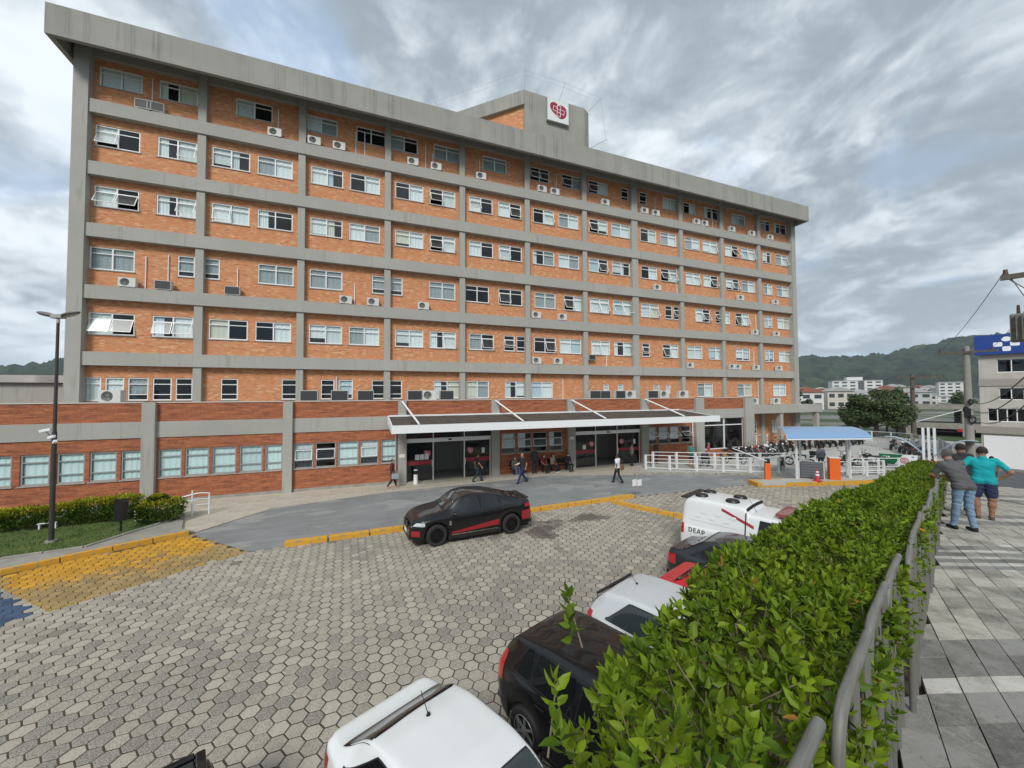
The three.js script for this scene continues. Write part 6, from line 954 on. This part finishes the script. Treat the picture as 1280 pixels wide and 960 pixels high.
  for (const x of [-0.24, 0, 0.26]) obj('mast', [bx(x - 0.065, x + 0.065, 0.9, 3.0 + (x === 0 ? 0.02 : 0), -0.07, 0.07)], M.steelWhite, tt);
  for (const x of [-0.26, 0, 0.28]) obj('foot', [bx(x - 0.09, x + 0.09, 0, 0.9, -0.1, 0.1)], M.orange, tt);
  obj('foot_panel', [bx(-0.6, -0.36, 0, 0.75, -0.12, 0.12)], M.orange, tt); obj('foot_panel', [bx(0.4, 0.85, 0, 0.7, -0.12, 0.12)], M.orange, tt);
  for (const s of [-1, 1]) { const G = []; for (let i = 0; i <= 10; i++) { const u = i / 10, r = []; for (let j = 0; j <= 4; j++) { const z = mix(-0.55, 0.55, j / 4); r.push(V(s * (0.3 + u * 1.75), 1.35 + 0.95 * Math.sin(Math.PI / 2 * Math.min(1, u * 1.25)) - 0.08 * Math.max(0, u - 0.8), z * (1 - 0.35 * u))); } G.push(r); } const a = gridGeo(G, 10, 4, s > 0), b = a.clone(); b.translate(0, 0.02, 0); obj('wing', [a, b], phys([0.38, 0.50, 0.58], 0.3, { side: THREE.DoubleSide }), tt); }
  const ns = thing('notice_boards', 'pair of small white notice plates on a thin stake by the kerb end', 'sign', [13.05, 0, -16.05], 0.2); obj('stake', [rod([0, 0, 0], [0, 1.0, 0], 0.012)], M.aluGrey, ns); obj('plate', [bx(-0.34, -0.02, 0.62, 0.95, 0.012, 0.022)], M.white, ns); obj('plate', [bx(0.03, 0.36, 0.58, 0.9, 0.012, 0.022)], M.white, ns);
}
function motoGroup(paint, boxed) {
  const g = new THREE.Group(); g.name = 'motorcycle'; g.userData = {};
  const wheel = (x, nm) => { const w = sub(nm, g, [x, 0.3, 0]); const ty = new THREE.TorusGeometry(0.255, 0.045, 8, 28); obj('tyre', ty, M.rubber, w); const sp = [cyl(0.05, 0.05, 0.12, 10, 0, 0, 0, 'z')]; for (let i = 0; i < 6; i++) { const b = bx(-0.012, 0.012, 0.03, 0.23, -0.012, 0.012); b.rotateZ(i * 1.047); sp.push(b); } const rm = new THREE.TorusGeometry(0.222, 0.014, 6, 28); sp.push(rm); obj('rim', sp, M.rimBlack, w); };
  wheel(0.66, 'front_wheel'); wheel(-0.62, 'rear_wheel');
  const tank = new THREE.SphereGeometry(1, 18, 12); tank.scale(0.27, 0.14, 0.14); tank.rotateZ(-0.12); tank.translate(0.16, 0.86, 0); obj('fuel_tank', tank, paint, g);
  obj('seat', [rbx(-0.55, 0.0, 0.76, 0.86, -0.13, 0.13, 0.045)], M.black, g);
  const tailg = new THREE.SphereGeometry(1, 14, 10); tailg.scale(0.3, 0.09, 0.11); tailg.rotateZ(-0.22); tailg.translate(-0.55, 0.74, 0); obj('tail_fairing', tailg, paint, g);
  obj('tail_light', [rbx(-0.86, -0.8, 0.78, 0.84, -0.07, 0.07, 0.015)], M.tail, g);
  obj('engine', [rbx(-0.12, 0.26, 0.28, 0.56, -0.13, 0.13, 0.04), cyl(0.09, 0.09, 0.22, 14, 0.2, 0.62, 0)], std([0.12, 0.12, 0.125], 0.4, { metalness: 0.6 }), g);
  obj('frame', [tube([[0.42, 0.98, 0], [0.3, 0.6, 0], [0.2, 0.3, 0], [-0.2, 0.3, 0], [-0.35, 0.6, 0], [-0.6, 0.72, 0]], 0.022, 30, 6)], M.black, g);
  for (const s of [-1, 1]) { obj('fork', [rod([0.66, 0.3, s * 0.085], [0.44, 1.0, s * 0.085], 0.022)], M.aluGrey, g); obj('swing_arm', [rod([-0.62, 0.3, s * 0.08], [-0.1, 0.38, s * 0.08], 0.018)], M.black, g); obj('mirror', [rod([0.36, 1.06, s * 0.24], [0.34, 1.24, s * 0.3], 0.008), cyl(0.055, 0.055, 0.015, 12, 0.34, 1.27, s * 0.31, 'x')], M.black, g); }
  obj('handlebar', [tube([[0.28, 1.06, -0.36], [0.38, 1.07, -0.15], [0.44, 1.02, 0], [0.38, 1.07, 0.15], [0.28, 1.06, 0.36]], 0.014, 20, 6)], M.black, g);
  const hl = new THREE.SphereGeometry(0.095, 14, 10); hl.scale(0.8, 1, 1); hl.translate(0.54, 0.93, 0); obj('headlight', hl, M.head, g);
  const fd = new THREE.TorusGeometry(0.3, 0.05, 6, 14, 1.9); fd.rotateZ(0.6); fd.translate(0.66, 0.3, 0); fd.scale(1, 1, 1.2); obj('front_mudguard', fd, paint, g);
  obj('exhaust', [tube([[0.2, 0.4, 0.12], [0.1, 0.26, 0.15], [-0.3, 0.28, 0.16], [-0.75, 0.4, 0.16]], 0.04, 20, 8)], M.aluGrey, g);
  obj('side_stand', [rod([-0.05, 0.3, -0.1], [-0.12, 0.01, -0.26], 0.012, 0.012, 5)], M.black, g);
  if (boxed) obj('top_box', [rbx(-0.95, -0.58, 0.88, 1.18, -0.2, 0.2, 0.05)], M.black, g);
  return g;
}
{
  const pBlack = carPaint([0.012, 0.012, 0.014]), pRed = carPaint([0.35, 0.015, 0.03]), pWhite = carPaint([0.6, 0.62, 0.63]), pBlue = carPaint([0.02, 0.05, 0.16]);
  const kinds = [['black', motoGroup(pBlack, false)], ['red', motoGroup(pRed, false)], ['white', motoGroup(pWhite, false)], ['blue', motoGroup(pBlue, true)], ['black', motoGroup(pBlack, true)]];
  const put = (k, x, z, turn, label, grp) => { const c = kinds[k][1].clone(); c.name = numbered('motorcycle'); c.position.set(x, 0.012, z); c.rotation.set(0, turn, 0.0); c.children.forEach(() => 0); scene.add(c); tag(c, label, 'motorcycle', grp); };
  const row = [0, 4, 2, 0, 1, 0, 3, 0, 2, 4, 1, 0, 0, 2, 3, 0];
  const nm = ['black motorcycle in the back row of the plaza', 'red motorcycle in the back row of the plaza', 'white motorcycle in the back row of the plaza', 'blue motorcycle with top box in the back row', 'black motorcycle with top box in the back row'];
  row.forEach((k, i) => put(k, 34.2 + i * 0.98, -23.7 - 0.05 * i + rr(-0.2, 0.2), 0.75 + rr(-0.15, 0.15), nm[k], ['black bikes', 'red bikes', 'white bikes', 'blue boxed bikes', 'black boxed bikes'][k] + ' of the back row'));
  const nw = ['black motorcycle by the picture window of the low wing', 'red motorcycle by the picture window of the low wing', 'white motorcycle by the picture window of the low wing', '', 'black motorcycle with top box by the picture window'];
  [0, 4, 0, 1, 0, 2, 0, 0].forEach((k, i) => put(k, 27.6 + i * 0.85, -22.4 - 0.08 * i, -0.6 + rr(-0.2, 0.2), nw[k], k === 0 ? 'black bikes by the picture window' : undefined));
  put(2, 32.5, -17.2, 0.9, 'white motorcycle seen from behind, in front of the green sign'); put(0, 33.6, -16.3, 2.3, 'black motorcycle facing the gate beside the green sign'); put(2, 27.2, -18.2, 0.4, 'white motorcycle beside the slim orange barrier'); put(4, 29.6, -18.5, 1.9, 'black motorcycle with top box behind the booth canopy');
  const nr = { 0: 'black motorcycle parked along the right mesh fence', 2: 'white motorcycle parked along the right mesh fence', 4: 'black motorcycle with top box along the right mesh fence' };
  [[0, 46.2, -20.6], [2, 44.9, -19.4], [0, 43.8, -18.6], [4, 42.6, -17.8], [0, 41.5, -16.9], [0, 40.4, -16.0]].forEach(([k, x, z]) => put(k, x, z, 0.1 + rr(-0.15, 0.15), nr[k], k === 0 ? 'black bikes along the mesh fence' : undefined));
  const bikeOf = (frameMat, pos, turn, label) => {
    const t = thing('bicycle', label, 'bicycle', pos, turn);
    for (const x of [-0.52, 0.52]) { const w = sub('wheel', t, [x, 0.34, 0]); obj('tyre', [new THREE.TorusGeometry(0.32, 0.02, 6, 28)], M.rubber, w); const sp = []; for (let i = 0; i < 12; i++) { const b = bx(-0.002, 0.002, 0, 0.31, -0.002, 0.002); b.rotateZ(i * 0.5236); sp.push(b); } obj('spokes', sp, M.alu, w); }
    obj('frame', [rod([-0.52, 0.34, 0], [-0.12, 0.32, 0], 0.014), rod([-0.12, 0.32, 0], [-0.2, 0.85, 0], 0.016), rod([-0.12, 0.32, 0], [0.36, 0.78, 0], 0.018), rod([-0.18, 0.74, 0], [0.36, 0.82, 0], 0.016), rod([-0.52, 0.34, 0], [-0.18, 0.74, 0], 0.012), rod([0.52, 0.34, 0], [0.34, 0.95, 0], 0.014)], frameMat, t);
    obj('saddle', [rbx(-0.34, -0.1, 0.85, 0.91, -0.07, 0.07, 0.03)], M.black, t); obj('handlebar', [rod([0.34, 0.97, -0.27], [0.34, 0.97, 0.27], 0.013)], M.black, t); return t;
  };
  bikeOf(std([0.45, 0.30, 0.05], 0.5), [25.4, 0.012, -21.2], 0.4, 'bicycle with yellow frame behind the white fence'); bikeOf(std([0.2, 0.2, 0.21], 0.4), [27.0, 0.012, -20.6], 0.15, 'grey bicycle behind the white fence');
  const pr = thing('pram', 'dark pram beside the person in red patterned shirt', 'pram', [23.4, 0.012, -21.2], 0.5); obj('cot', [rbx(-0.35, 0.35, 0.45, 0.75, -0.22, 0.22, 0.08)], M.black, pr); const hd = new THREE.SphereGeometry(0.27, 14, 8, 0, Math.PI * 2, 0, Math.PI / 2); hd.scale(1, 1.1, 0.85); hd.translate(-0.14, 0.72, 0); obj('hood', hd, std([0.03, 0.03, 0.05], 0.8), pr); for (const [x, z] of [[-0.28, -0.22], [-0.28, 0.22], [0.28, -0.22], [0.28, 0.22]]) { const w = new THREE.TorusGeometry(0.12, 0.025, 6, 18); w.translate(x, 0.145, z); obj('wheel', w, M.rubber, pr); } obj('handle', [tube([[0.3, 0.6, -0.2], [0.6, 0.98, -0.2], [0.6, 0.98, 0.2], [0.3, 0.6, 0.2]], 0.014, 20, 6)], M.aluGrey, pr); obj('chassis', [rod([-0.28, 0.15, 0], [0.3, 0.5, 0], 0.015), rod([0.28, 0.15, 0], [-0.2, 0.5, 0], 0.015)], M.aluGrey, pr);
}
// ---------------------------------------------------------------- street poles, cables, neighbouring buildings
{
  const wd = std([1, 1, 1], 0.9, { map: tex(128, 256, (u, v) => { const n = fbm(u * 30, v * 6, 4, 821, 30, 6); const k = 0.6 + 0.8 * n; return [0.12 * k, 0.10 * k, 0.08 * k]; }) });
  const ins = (t, x, y, z) => obj('insulator', [cyl(0.06, 0.045, 0.16, 10, x, y + 0.08, z)], std([0.10, 0.035, 0.025], 0.3), t);
  const p1 = thing('utility_pole', 'weathered pole with transformer and crossarm on the street pavement', 'utility pole', [17.95, 1.93, -4.72], -1.3);
  obj('pole', [rod([0, -0.3, 0], [0, 6.95, 0], 0.16, 0.12, 14)], wd, p1); obj('crossarm', [bx(-0.6, 0.9, 6.62, 6.76, 0.12, 0.24)], wd, p1); obj('brace', [rod([-0.45, 6.64, 0.18], [0, 6.1, 0.14], 0.02), rod([0.6, 6.64, 0.18], [0, 6.1, 0.14], 0.02)], M.aluGrey, p1); for (const x of [-0.5, 0.4, 0.85]) ins(p1, x, 6.76, 0.18);
  const tg = obj('transformer', [rbx(-0.46, 0.26, 4.75, 5.55, 0.14, 0.56, 0.05)], M.galv, p1); for (let i = 0; i < 7; i++) obj('cooling_fin', [bx(-0.46 + i * 0.105, -0.445 + i * 0.105, 4.8, 5.5, 0.56, 0.66)], M.galv, tg); for (const x of [-0.3, -0.1, 0.12]) obj('bushing', [cyl(0.04, 0.03, 0.26, 10, x, 5.68, 0.35)], std([0.06, 0.03, 0.03], 0.3), tg); obj('switch_box', [rbx(-0.2, 0.35, 2.0, 2.6, 0.14, 0.4, 0.02)], M.black, p1);
  const p2 = thing('utility_pole', 'concrete pole hung with cable bundles beside the beige corner building', 'utility pole', [35.4, 0, -12.05], -1.25);
  obj('pole', [rod([0, -0.2, 0], [0, 8.2, 0], 0.24, 0.14, 14)], M.concreteRaw, p2); obj('crossarm', [bx(-1.25, 1.25, 7.75, 7.87, 0.14, 0.24)], wd, p2); for (const x of [-1.1, -0.1, 1.0]) ins(p2, x, 7.87, 0.19);
  for (const [x, y, r] of [[-0.1, 4.2, 0.13], [0.14, 3.6, 0.16], [0.1, 4.7, 0.1]]) { const g = new THREE.TorusGeometry(r, 0.05, 6, 18); g.scale(0.8, 1.3, 1); g.translate(x, y, 0.26); obj('cable_coil', g, M.black, p2); } obj('cable_box', [rbx(-0.2, 0.1, 3.7, 4.3, 0.18, 0.36, 0.06)], M.black, p2); obj('red_tag', [rbx(-0.5, -0.28, 2.8, 3.0, 0.1, 0.2, 0.03)], std([0.4, 0.02, 0.03], 0.4), p2);
  const p3 = thing('utility_pole', 'dark timber pole with two crossarms behind the big tree', 'utility pole', [61.35, 0, -25.4], -1.17);
  obj('pole', [rod([0, -0.2, 0], [0, 7.6, 0], 0.26, 0.17, 12)], wd, p3); obj('crossarm', [bx(-1.4, 2.6, 7.1, 7.25, 0.18, 0.3)], wd, p3); obj('crossarm', [bx(-1.2, 0.6, 5.9, 6.02, 0.18, 0.3)], wd, p3); for (const x of [-1.3, -0.9, 0.5, 1.0, 1.5, 2.0, 2.5]) ins(p3, x, 7.25, 0.24); for (const x of [-1.1, 0.5]) ins(p3, x, 6.02, 0.24); obj('stay', [rod([3.8, 3.4, 0.3], [0.2, 1.9, 0.2], 0.05)], M.white, p3);
  const cab = (a, b, sag, r = 0.012) => { const A = V(...a), B = V(...b), C = []; for (let i = 0; i <= 12; i++) { const u = i / 12, p = V().lerpVectors(A, B, u); p.y -= sag * 4 * u * (1 - u); C.push(p); } return tube(C, r, 24, 5); };
  const lines = [[[17.65, 8.85, -5.15], [35.0, 7.95, -13.1], 0.25], [[17.89, 8.85, -4.28], [35.6, 7.95, -11.1], 0.25], [[17.9, 6.0, -4.75], [35.4, 4.7, -12.0], 0.5], [[17.9, 5.7, -4.75], [35.4, 4.3, -12.0], 0.6], [[17.9, 5.2, -4.75], [35.4, 3.9, -12.0], 0.7], [[35.4, 7.9, -12.0], [61.35, 7.3, -25.3], 0.4], [[35.4, 4.6, -12.0], [61.35, 5.9, -25.3], 0.7], [[17.59, 7.75, -4.72], [17.65, 8.85, -5.15], 0.03], [[35.4, 4.0, -11.9], [44.5, 4.6, -12.2], 0.3]];
  lines.forEach(([a, b, s], i) => tag(obj('overhead_cable', [cab(a, b, s, i > 1 && i < 5 ? 0.018 : 0.010)], M.black), 'dark overhead cable strung between the street poles', 'cable', 'overhead cables'));
}
{ // beige corner building with the blue sign
  const t = thing('corner_building', 'beige four storey corner building with blue sign band beyond the pavement', 'building', [42.1, 0, -13.75], -1.275);
  const beige = std([1, 1, 1], 0.85, { map: (() => { const q = tex(256, 256, (u, v) => { const n = fbm(u * 8, v * 8, 5, 831, 8, 8), s = fbm(u * 40, v * 3, 3, 832, 40, 3); const k = 0.86 + 0.22 * (n - 0.5) + 0.14 * (s - 0.5); return [0.54 * k, 0.52 * k, 0.47 * k]; }); q.repeat.set(0.2, 0.2); return q; })() });
  const sh = new THREE.Shape([[0, -0.3], [11, -0.3], [11, 8.2], [0, 8.2]].map(p => new THREE.Vector2(...p)));
  const W = [[0.85, 2.1, 6.7, 7.65], [0.9, 1.95, 4.75, 5.6], [0.35, 2.05, 3.2, 4.15], [4, 6, 4.7, 5.6], [4, 6, 3.2, 4.15], [4, 6, 6.7, 7.65]]; W.forEach(([a, b, c, d]) => sh.holes.push(new THREE.Path([[a, c], [a, d], [b, d], [b, c]].map(p => new THREE.Vector2(...p)))));
  const g = new THREE.ExtrudeGeometry(sh, { depth: 0.25, bevelEnabled: false }); g.translate(0, 0, -0.25); obj('front_wall', g, beige, t);
  obj('core', [bx(0.02, 10.98, -0.3, 8.15, -9, -1.2)], M.room, t); obj('side_wall', [bx(-0.01, 0.25, -0.3, 8.18, -9, -0.255)], beige, t); obj('roof', [bx(0, 11, 8.2, 8.4, -9, 0.05)], M.conc, t);
  obj('floor_band', [bx(-0.03, 11, 5.75, 6.25, -0.02, 0.06)], std([0.33, 0.31, 0.27], 0.85), t); obj('floor_band', [bx(-0.25, 11, 2.35, 2.85, -0.02, 0.16)], std([0.30, 0.285, 0.25], 0.85), t);
  W.forEach(([a, b, c, d], i) => { const q = sub('window', t, [0, 0, -0.12]), n = i === 2 ? 4 : 2; obj('frame', [bx(a, b, c, c + 0.05, -0.03, 0.03), bx(a, b, d - 0.05, d, -0.03, 0.03), ...Array.from({ length: n + 1 }, (_, k) => { const x = mix(a, b, k / n); return bx(x - 0.025, x + 0.025, c + 0.05, d - 0.05, -0.028, 0.028); })], M.alu, q); for (let k = 0; k < n; k++) obj('pane', [bx(mix(a, b, k / n) + 0.025, mix(a, b, (k + 1) / n) - 0.025, c + 0.05, d - 0.05, -0.004, 0.004)], M.glassGrey, q); });
  obj('garage_door', [bx(0.1, 2.3, -0.3, 2.2, 0.002, 0.06)], M.white, t); obj('door', [bx(2.9, 3.7, -0.3, 2.1, 0.002, 0.05)], std([0.22, 0.14, 0.08], 0.6), t);
  const cv = document.createElement('canvas'); cv.width = 1024; cv.height = 256; const c = cv.getContext('2d'); c.fillStyle = '#17408f'; c.fillRect(0, 0, 1024, 256); c.fillStyle = '#eef2f6'; const rb = (x, y, w, h, r) => { c.beginPath(); c.roundRect(x, y, w, h, r); c.fill(); }; rb(150, 100, 74, 58, 12); rb(284, 100, 74, 58, 12); rb(222, 160, 66, 62, 12); c.beginPath(); c.ellipse(255, 62, 40, 32, 0, 0, 7); c.fill(); c.font = 'bold 130px sans-serif'; c.fillText('F', 420, 170);
  const ct = new THREE.CanvasTexture(cv); ct.colorSpace = THREE.SRGBColorSpace; obj('sign_box', [bx(-0.15, 5.6, 8.0, 9.4, 0.08, 0.3)], std([0.02, 0.06, 0.26], 0.5), t); const f = new THREE.PlaneGeometry(5.7, 1.36); f.translate(2.725, 8.7, 0.307); obj('sign_face', f, std([1, 1, 1], 0.5, { map: ct }), t);
}
{ // concrete frame deck behind
  const t = thing('concrete_deck', 'unfinished open concrete deck frame behind the dark timber pole', 'building', [65.7, 0, -28.1], -1.15);
  obj('beam', [bx(-1, 13, 3.3, 3.95, -0.3, 0.3)], M.concreteRaw, t); obj('beam', [bx(-1, 13, 0.9, 1.6, -0.3, 0.3)], M.concreteRaw, t); obj('slab', [bx(-1, 13, 3.5, 3.75, -9, -0.31)], M.concreteRaw, t); obj('slab', [bx(-1, 13, 1.2, 1.4, -9, -0.31)], M.concreteRaw, t);
  for (const x of [0.4, 5.2, 9.2]) for (const z of [0, -8]) obj('column', [bx(x - 0.3, x + 0.3, 0, 3.3, z - 0.28, z + 0.28)], M.concreteRaw, t);
  obj('back_wall', [bx(-1, 13, 0, 1.1, -9.3, -9.05)], M.wingBrick, t);
}
// ---------------------------------------------------------------- trees, town and hills
function tree(name, label, pos, crown, n, seed, col, o = {}) {
  const t = thing(name, label, 'tree', pos, 0, o.group), R = rngOf(seed), r2 = (a, b) => a + (b - a) * R();
  const limbs = [], H = crown.y; limbs.push(rod([0, -0.2, 0], [0.1, H * 0.55, 0.05], crown.rx * 0.075, crown.rx * 0.05, 10)); const tips = [];
  for (let i = 0; i < (o.limbs ?? 11); i++) { const a = i * 2.4, e = [Math.cos(a) * crown.rx * r2(0.35, 0.8), H + crown.ry * r2(-0.45, 0.6), Math.sin(a) * crown.rx * r2(0.35, 0.8)]; limbs.push(rod([0.05, H * r2(0.3, 0.55), 0.02], e, crown.rx * 0.03, crown.rx * 0.008, 6)); tips.push(e); }
  obj('trunk', limbs, M.bark, t);
  const cl = tips.map(e => ({ x: e[0], y: e[1], z: e[2], r: crown.rx * r2(0.25, 0.42) })); for (let i = 0; i < (o.clumps ?? 26); i++) { let x, y, z; do { x = r2(-1, 1); y = r2(-1, 1); z = r2(-1, 1); } while (x * x + y * y + z * z > 1); cl.push({ x: x * crown.rx * 0.8, y: H + y * crown.ry * 0.8, z: z * crown.rx * 0.8, r: crown.rx * r2(0.16, 0.34) }); }
  const P = [], N = [], C = [], leaf = o.leaf ?? 0.22; for (let i = 0; i < n; i++) { const c = cl[Math.floor(R() * cl.length)]; let x, y, z, d; do { x = r2(-1, 1); y = r2(-1, 1); z = r2(-1, 1); d = Math.hypot(x, y, z); } while (d > 1 || d < 0.4); const p = V(c.x + x * c.r, c.y + y * c.r * 0.8, c.z + z * c.r), u = V(r2(-1, 1), r2(-0.5, 0.5), r2(-1, 1)).normalize(), w = V(x, y + 0.5, z).normalize().cross(u).normalize(), s = leaf * r2(0.5, 1.1); const a = p.clone().addScaledVector(u, -s * 0.5), b = p.clone().addScaledVector(w, s * 0.32), e = p.clone().addScaledVector(u, s * 0.5), f = p.clone().addScaledVector(w, -s * 0.32); const k = r2(0.6, 1.4), cc = [col[0] * k, col[1] * k, col[2] * k]; for (const q of [a, b, e, a, e, f]) { P.push(q.x, q.y, q.z); C.push(...cc); } }
  const g = new THREE.BufferGeometry(); g.setAttribute('position', new THREE.Float32BufferAttribute(P, 3)); g.setAttribute('color', new THREE.Float32BufferAttribute(C, 3)); g.computeVertexNormals();
  const m = new THREE.Mesh(g, M.treeLeaf); m.name = 'crown'; m.castShadow = m.receiveShadow = true; t.add(m); return t;
}
M.treeLeaf = std([1, 1, 1], 0.7, { vertexColors: true, side: THREE.DoubleSide });
tree('broad_tree', 'broad dark green tree beyond the plaza fence', [58.3, 0, -27.6], { y: 3.2, rx: 3.6, ry: 2.75 }, 22000, 5, [0.042, 0.075, 0.015], { leaf: 0.3, limbs: 13, clumps: 34 });
tree('small_tree', 'small light green tree beside the dark timber pole', [62.5, 0, -27.5], { y: 2.2, rx: 1.7, ry: 1.4 }, 4000, 6, [0.09, 0.12, 0.025], { leaf: 0.24 });
tree('small_tree', 'small dark tree under the concrete deck frame', [68.0, 0, -31.0], { y: 2.4, rx: 1.8, ry: 1.4 }, 4000, 7, [0.05, 0.08, 0.02], { leaf: 0.24 });
{
  const wm = [std([0.62, 0.62, 0.60], 0.85), std([0.50, 0.50, 0.48], 0.85), std([0.55, 0.52, 0.46], 0.85)], rf = [std([0.28, 0.11, 0.07], 0.9), std([0.35, 0.35, 0.34], 0.9), std([0.42, 0.42, 0.42], 0.9)], dk = std([0.05, 0.055, 0.06], 0.3);
  const block = (name, label, x, z, w, d, h, floors, bays, turn, o = {}) => {
    const t = thing(name, label, 'building', [x, o.y ?? 0, z], turn, o.group);
    obj('wall', [bx(-w / 2, w / 2, -2, h, -d / 2, d / 2)], wm[o.m ?? 0], t);
    for (let i = 0; i < floors; i++) for (let j = 0; j < bays; j++) { const y = h * (i + 0.3) / floors, x0 = -w / 2 + w * (j + 0.2) / bays; if (o.skip === j) continue; obj('window', [bx(x0, x0 + w * 0.6 / bays, y, y + h * 0.42 / floors, d / 2 + 0.01, d / 2 + 0.12)], dk, t); }
    if (o.core) obj('stair_strip', [bx(-w / 2 + w * (o.skip + 0.15) / bays, -w / 2 + w * (o.skip + 0.85) / bays, 0, h, d / 2 + 0.01, d / 2 + 0.3)], std([0.09, 0.09, 0.10], 0.6), t);
    if (o.tank) obj('roof_tank', [bx(-w * 0.18, w * 0.14, h + 0.01, h + h * 0.2, -d * 0.3, d * 0.3)], wm[0], t);
    if (o.pitch) { const s = new THREE.Shape([[-w * 0.55, h], [0, h + w * 0.2], [w * 0.55, h]].map(p => new THREE.Vector2(...p))); const g = new THREE.ExtrudeGeometry(s, { depth: d * 1.1, bevelEnabled: false }); g.translate(0, 0.02, -d * 0.55); obj('roof', g, rf[o.pitch - 1], t); } else obj('roof', [bx(-w / 2 - 0.3, w / 2 + 0.3, h + 0.005, h + 0.45, -d / 2 - 0.3, d / 2 + 0.3)], rf[1 + (o.m ?? 0) % 2], t);
    return t;
  };
  block('apartment_building', 'white apartment tower with dark stair strip and roof tank before the hill', 393, -200, 32, 18, 16.5, 6, 6, -0.9, { skip: 3, core: true, tank: true });
  block('low_building', 'long low white building with many windows below the apartment tower', 171, -94.5, 15, 9, 2.2, 1, 8, -0.9, { m: 0 });
  block('low_building', 'white flat roofed house beside the long low building', 162, -101, 5, 6, 2.9, 1, 2, -0.9, { m: 0 });
  block('apartment_building', 'white balcony tower left of the cable hung pole', 356, -128, 13, 12, 12.5, 6, 4, -1.1, { m: 0 });
  block('apartment_building', 'white balcony tower right of the cable hung pole', 372, -112, 14, 12, 14.0, 7, 4, -1.1, { m: 0 });
  block('town_building', 'wide pale hall at the foot of the hill', 330, -140, 34, 14, 3.6, 2, 10, -1.0, { m: 0 });
  block('town_building', 'pale flat block among the town roofs near the deck frame', 245, -105, 12, 9, 5.2, 2, 5, -1.0, { m: 1 });
  const R = rngOf(77), r2 = (a, b) => a + (b - a) * R();
  const seen = ['white walled', 'grey walled', 'cream walled'], rn = ['red tiled roof', 'grey roof', 'pale roof'];
  for (let i = 0; i < 46; i++) { const az = r2(0.955, 1.235), D = r2(170, 620), m = Math.floor(R() * 3), p = 1 + Math.floor(R() * 3), w = r2(7, 13); block('town_house', 'far ' + seen[m] + ' town house with ' + rn[p - 1] + ' below the hill', Math.sin(az) * D, -Math.cos(az) * D, w, r2(7, 10), r2(3, 5.5) + D * 0.006, 2, 3, -az + r2(-0.4, 0.4), { m, pitch: p, group: seen[m] + ' ' + rn[p - 1] + ' town houses', y: Math.max(0, (D - 330) * 0.02) }); }
  for (let i = 0; i < 26; i++) { const az = r2(0.95, 1.24), D = r2(110, 520), s = r2(2.6, 5.5); tree('town_tree', 'far dark green tree among the town houses', [Math.sin(az) * D, Math.max(0, (D - 330) * 0.02), -Math.cos(az) * D], { y: s * 0.85, rx: s * 0.85, ry: s * 0.7 }, 900, 900 + i, [0.045, 0.075, 0.02], { leaf: 1.1, limbs: 6, clumps: 12, group: 'trees among the town houses' }); }
}
{ // wooded hills: crown-textured relief
  const ridge = curve([[-1.6, 0.040], [-0.75, 0.044], [-0.56, 0.050], [-0.53, 0.055], [-0.505, 0.066], [-0.475, 0.078], [-0.44, 0.080], [-0.3, 0.085], [0.2, 0.08], [0.6, 0.075], [0.93, 0.079], [1.02, 0.082], [1.09, 0.0775], [1.14, 0.080], [1.18, 0.090], [1.215, 0.098], [1.26, 0.104], [1.5, 0.11], [2.2, 0.09]]);
  const P = [], UV = [], I = [], NA = 620, NR = 90; for (let i = 0; i <= NA; i++) { const az = -1.5 + 3.6 * i / NA; for (let j = 0; j <= NR; j++) { const u = j / NR, D = 620 + 900 * u, e = ridge(az) * 1250; let h = e * Math.pow(sstep(0, 0.72, u), 1.1) * (1 - 0.35 * sstep(0.75, 1, u)); const x = Math.sin(az) * D, z = -Math.cos(az) * D; const big = fbm(x / 190 + 40, z / 190 + 40, 4, 901), sm = Math.abs(fbm(x / 17, z / 17, 3, 902) - 0.5) * 2.4; h += (big - 0.5) * 46 * Math.sin(Math.PI * Math.min(1, u * 1.25)) * (u < 0.72 ? 1 : 0.35) + (sm - 0.5) * 17 * sstep(0.02, 0.1, u) - 2; P.push(x, h, z); UV.push(x / 60, z / 60 + h / 60); } }
  for (let i = 0; i < NA; i++) for (let j = 0; j < NR; j++) { const a = i * (NR + 1) + j, b = a + NR + 1; I.push(a, a + 1, b, b, a + 1, b + 1); }
  const g = new THREE.BufferGeometry(); g.setAttribute('position', new THREE.Float32BufferAttribute(P, 3)); g.setAttribute('uv', new THREE.Float32BufferAttribute(UV, 2)); g.setIndex(I); g.computeVertexNormals();
  const t = tex(1024, 1024, (u, v) => { const n = fbm(u * 26, v * 26, 5, 903, 26, 26), p = fbm(u * 5, v * 5, 4, 904, 5, 5), gl = sstep(0.66, 0.74, fbm(u * 4 + 2, v * 4, 4, 905, 4, 4)); const k = -0.25 + 1.9 * n; return [mix(mix(0.018, 0.038, p), 0.08, gl) * k, mix(mix(0.038, 0.062, p), 0.105, gl) * k, mix(mix(0.016, 0.022, p), 0.035, gl) * k]; }); t.repeat.set(0.13, 0.13);
  struct('hills', g, std([1, 1, 1], 0.95, { map: t, side: THREE.DoubleSide }));
}
// ---------------------------------------------------------------- render
const renderer = new THREE.WebGLRenderer({ antialias: true });
renderer.toneMapping = THREE.LinearToneMapping;
renderer.toneMappingExposure = EXPOSURE;
renderer.shadowMap.enabled = true;
renderer.setSize(1024, 768);
renderer.render(scene, camera);
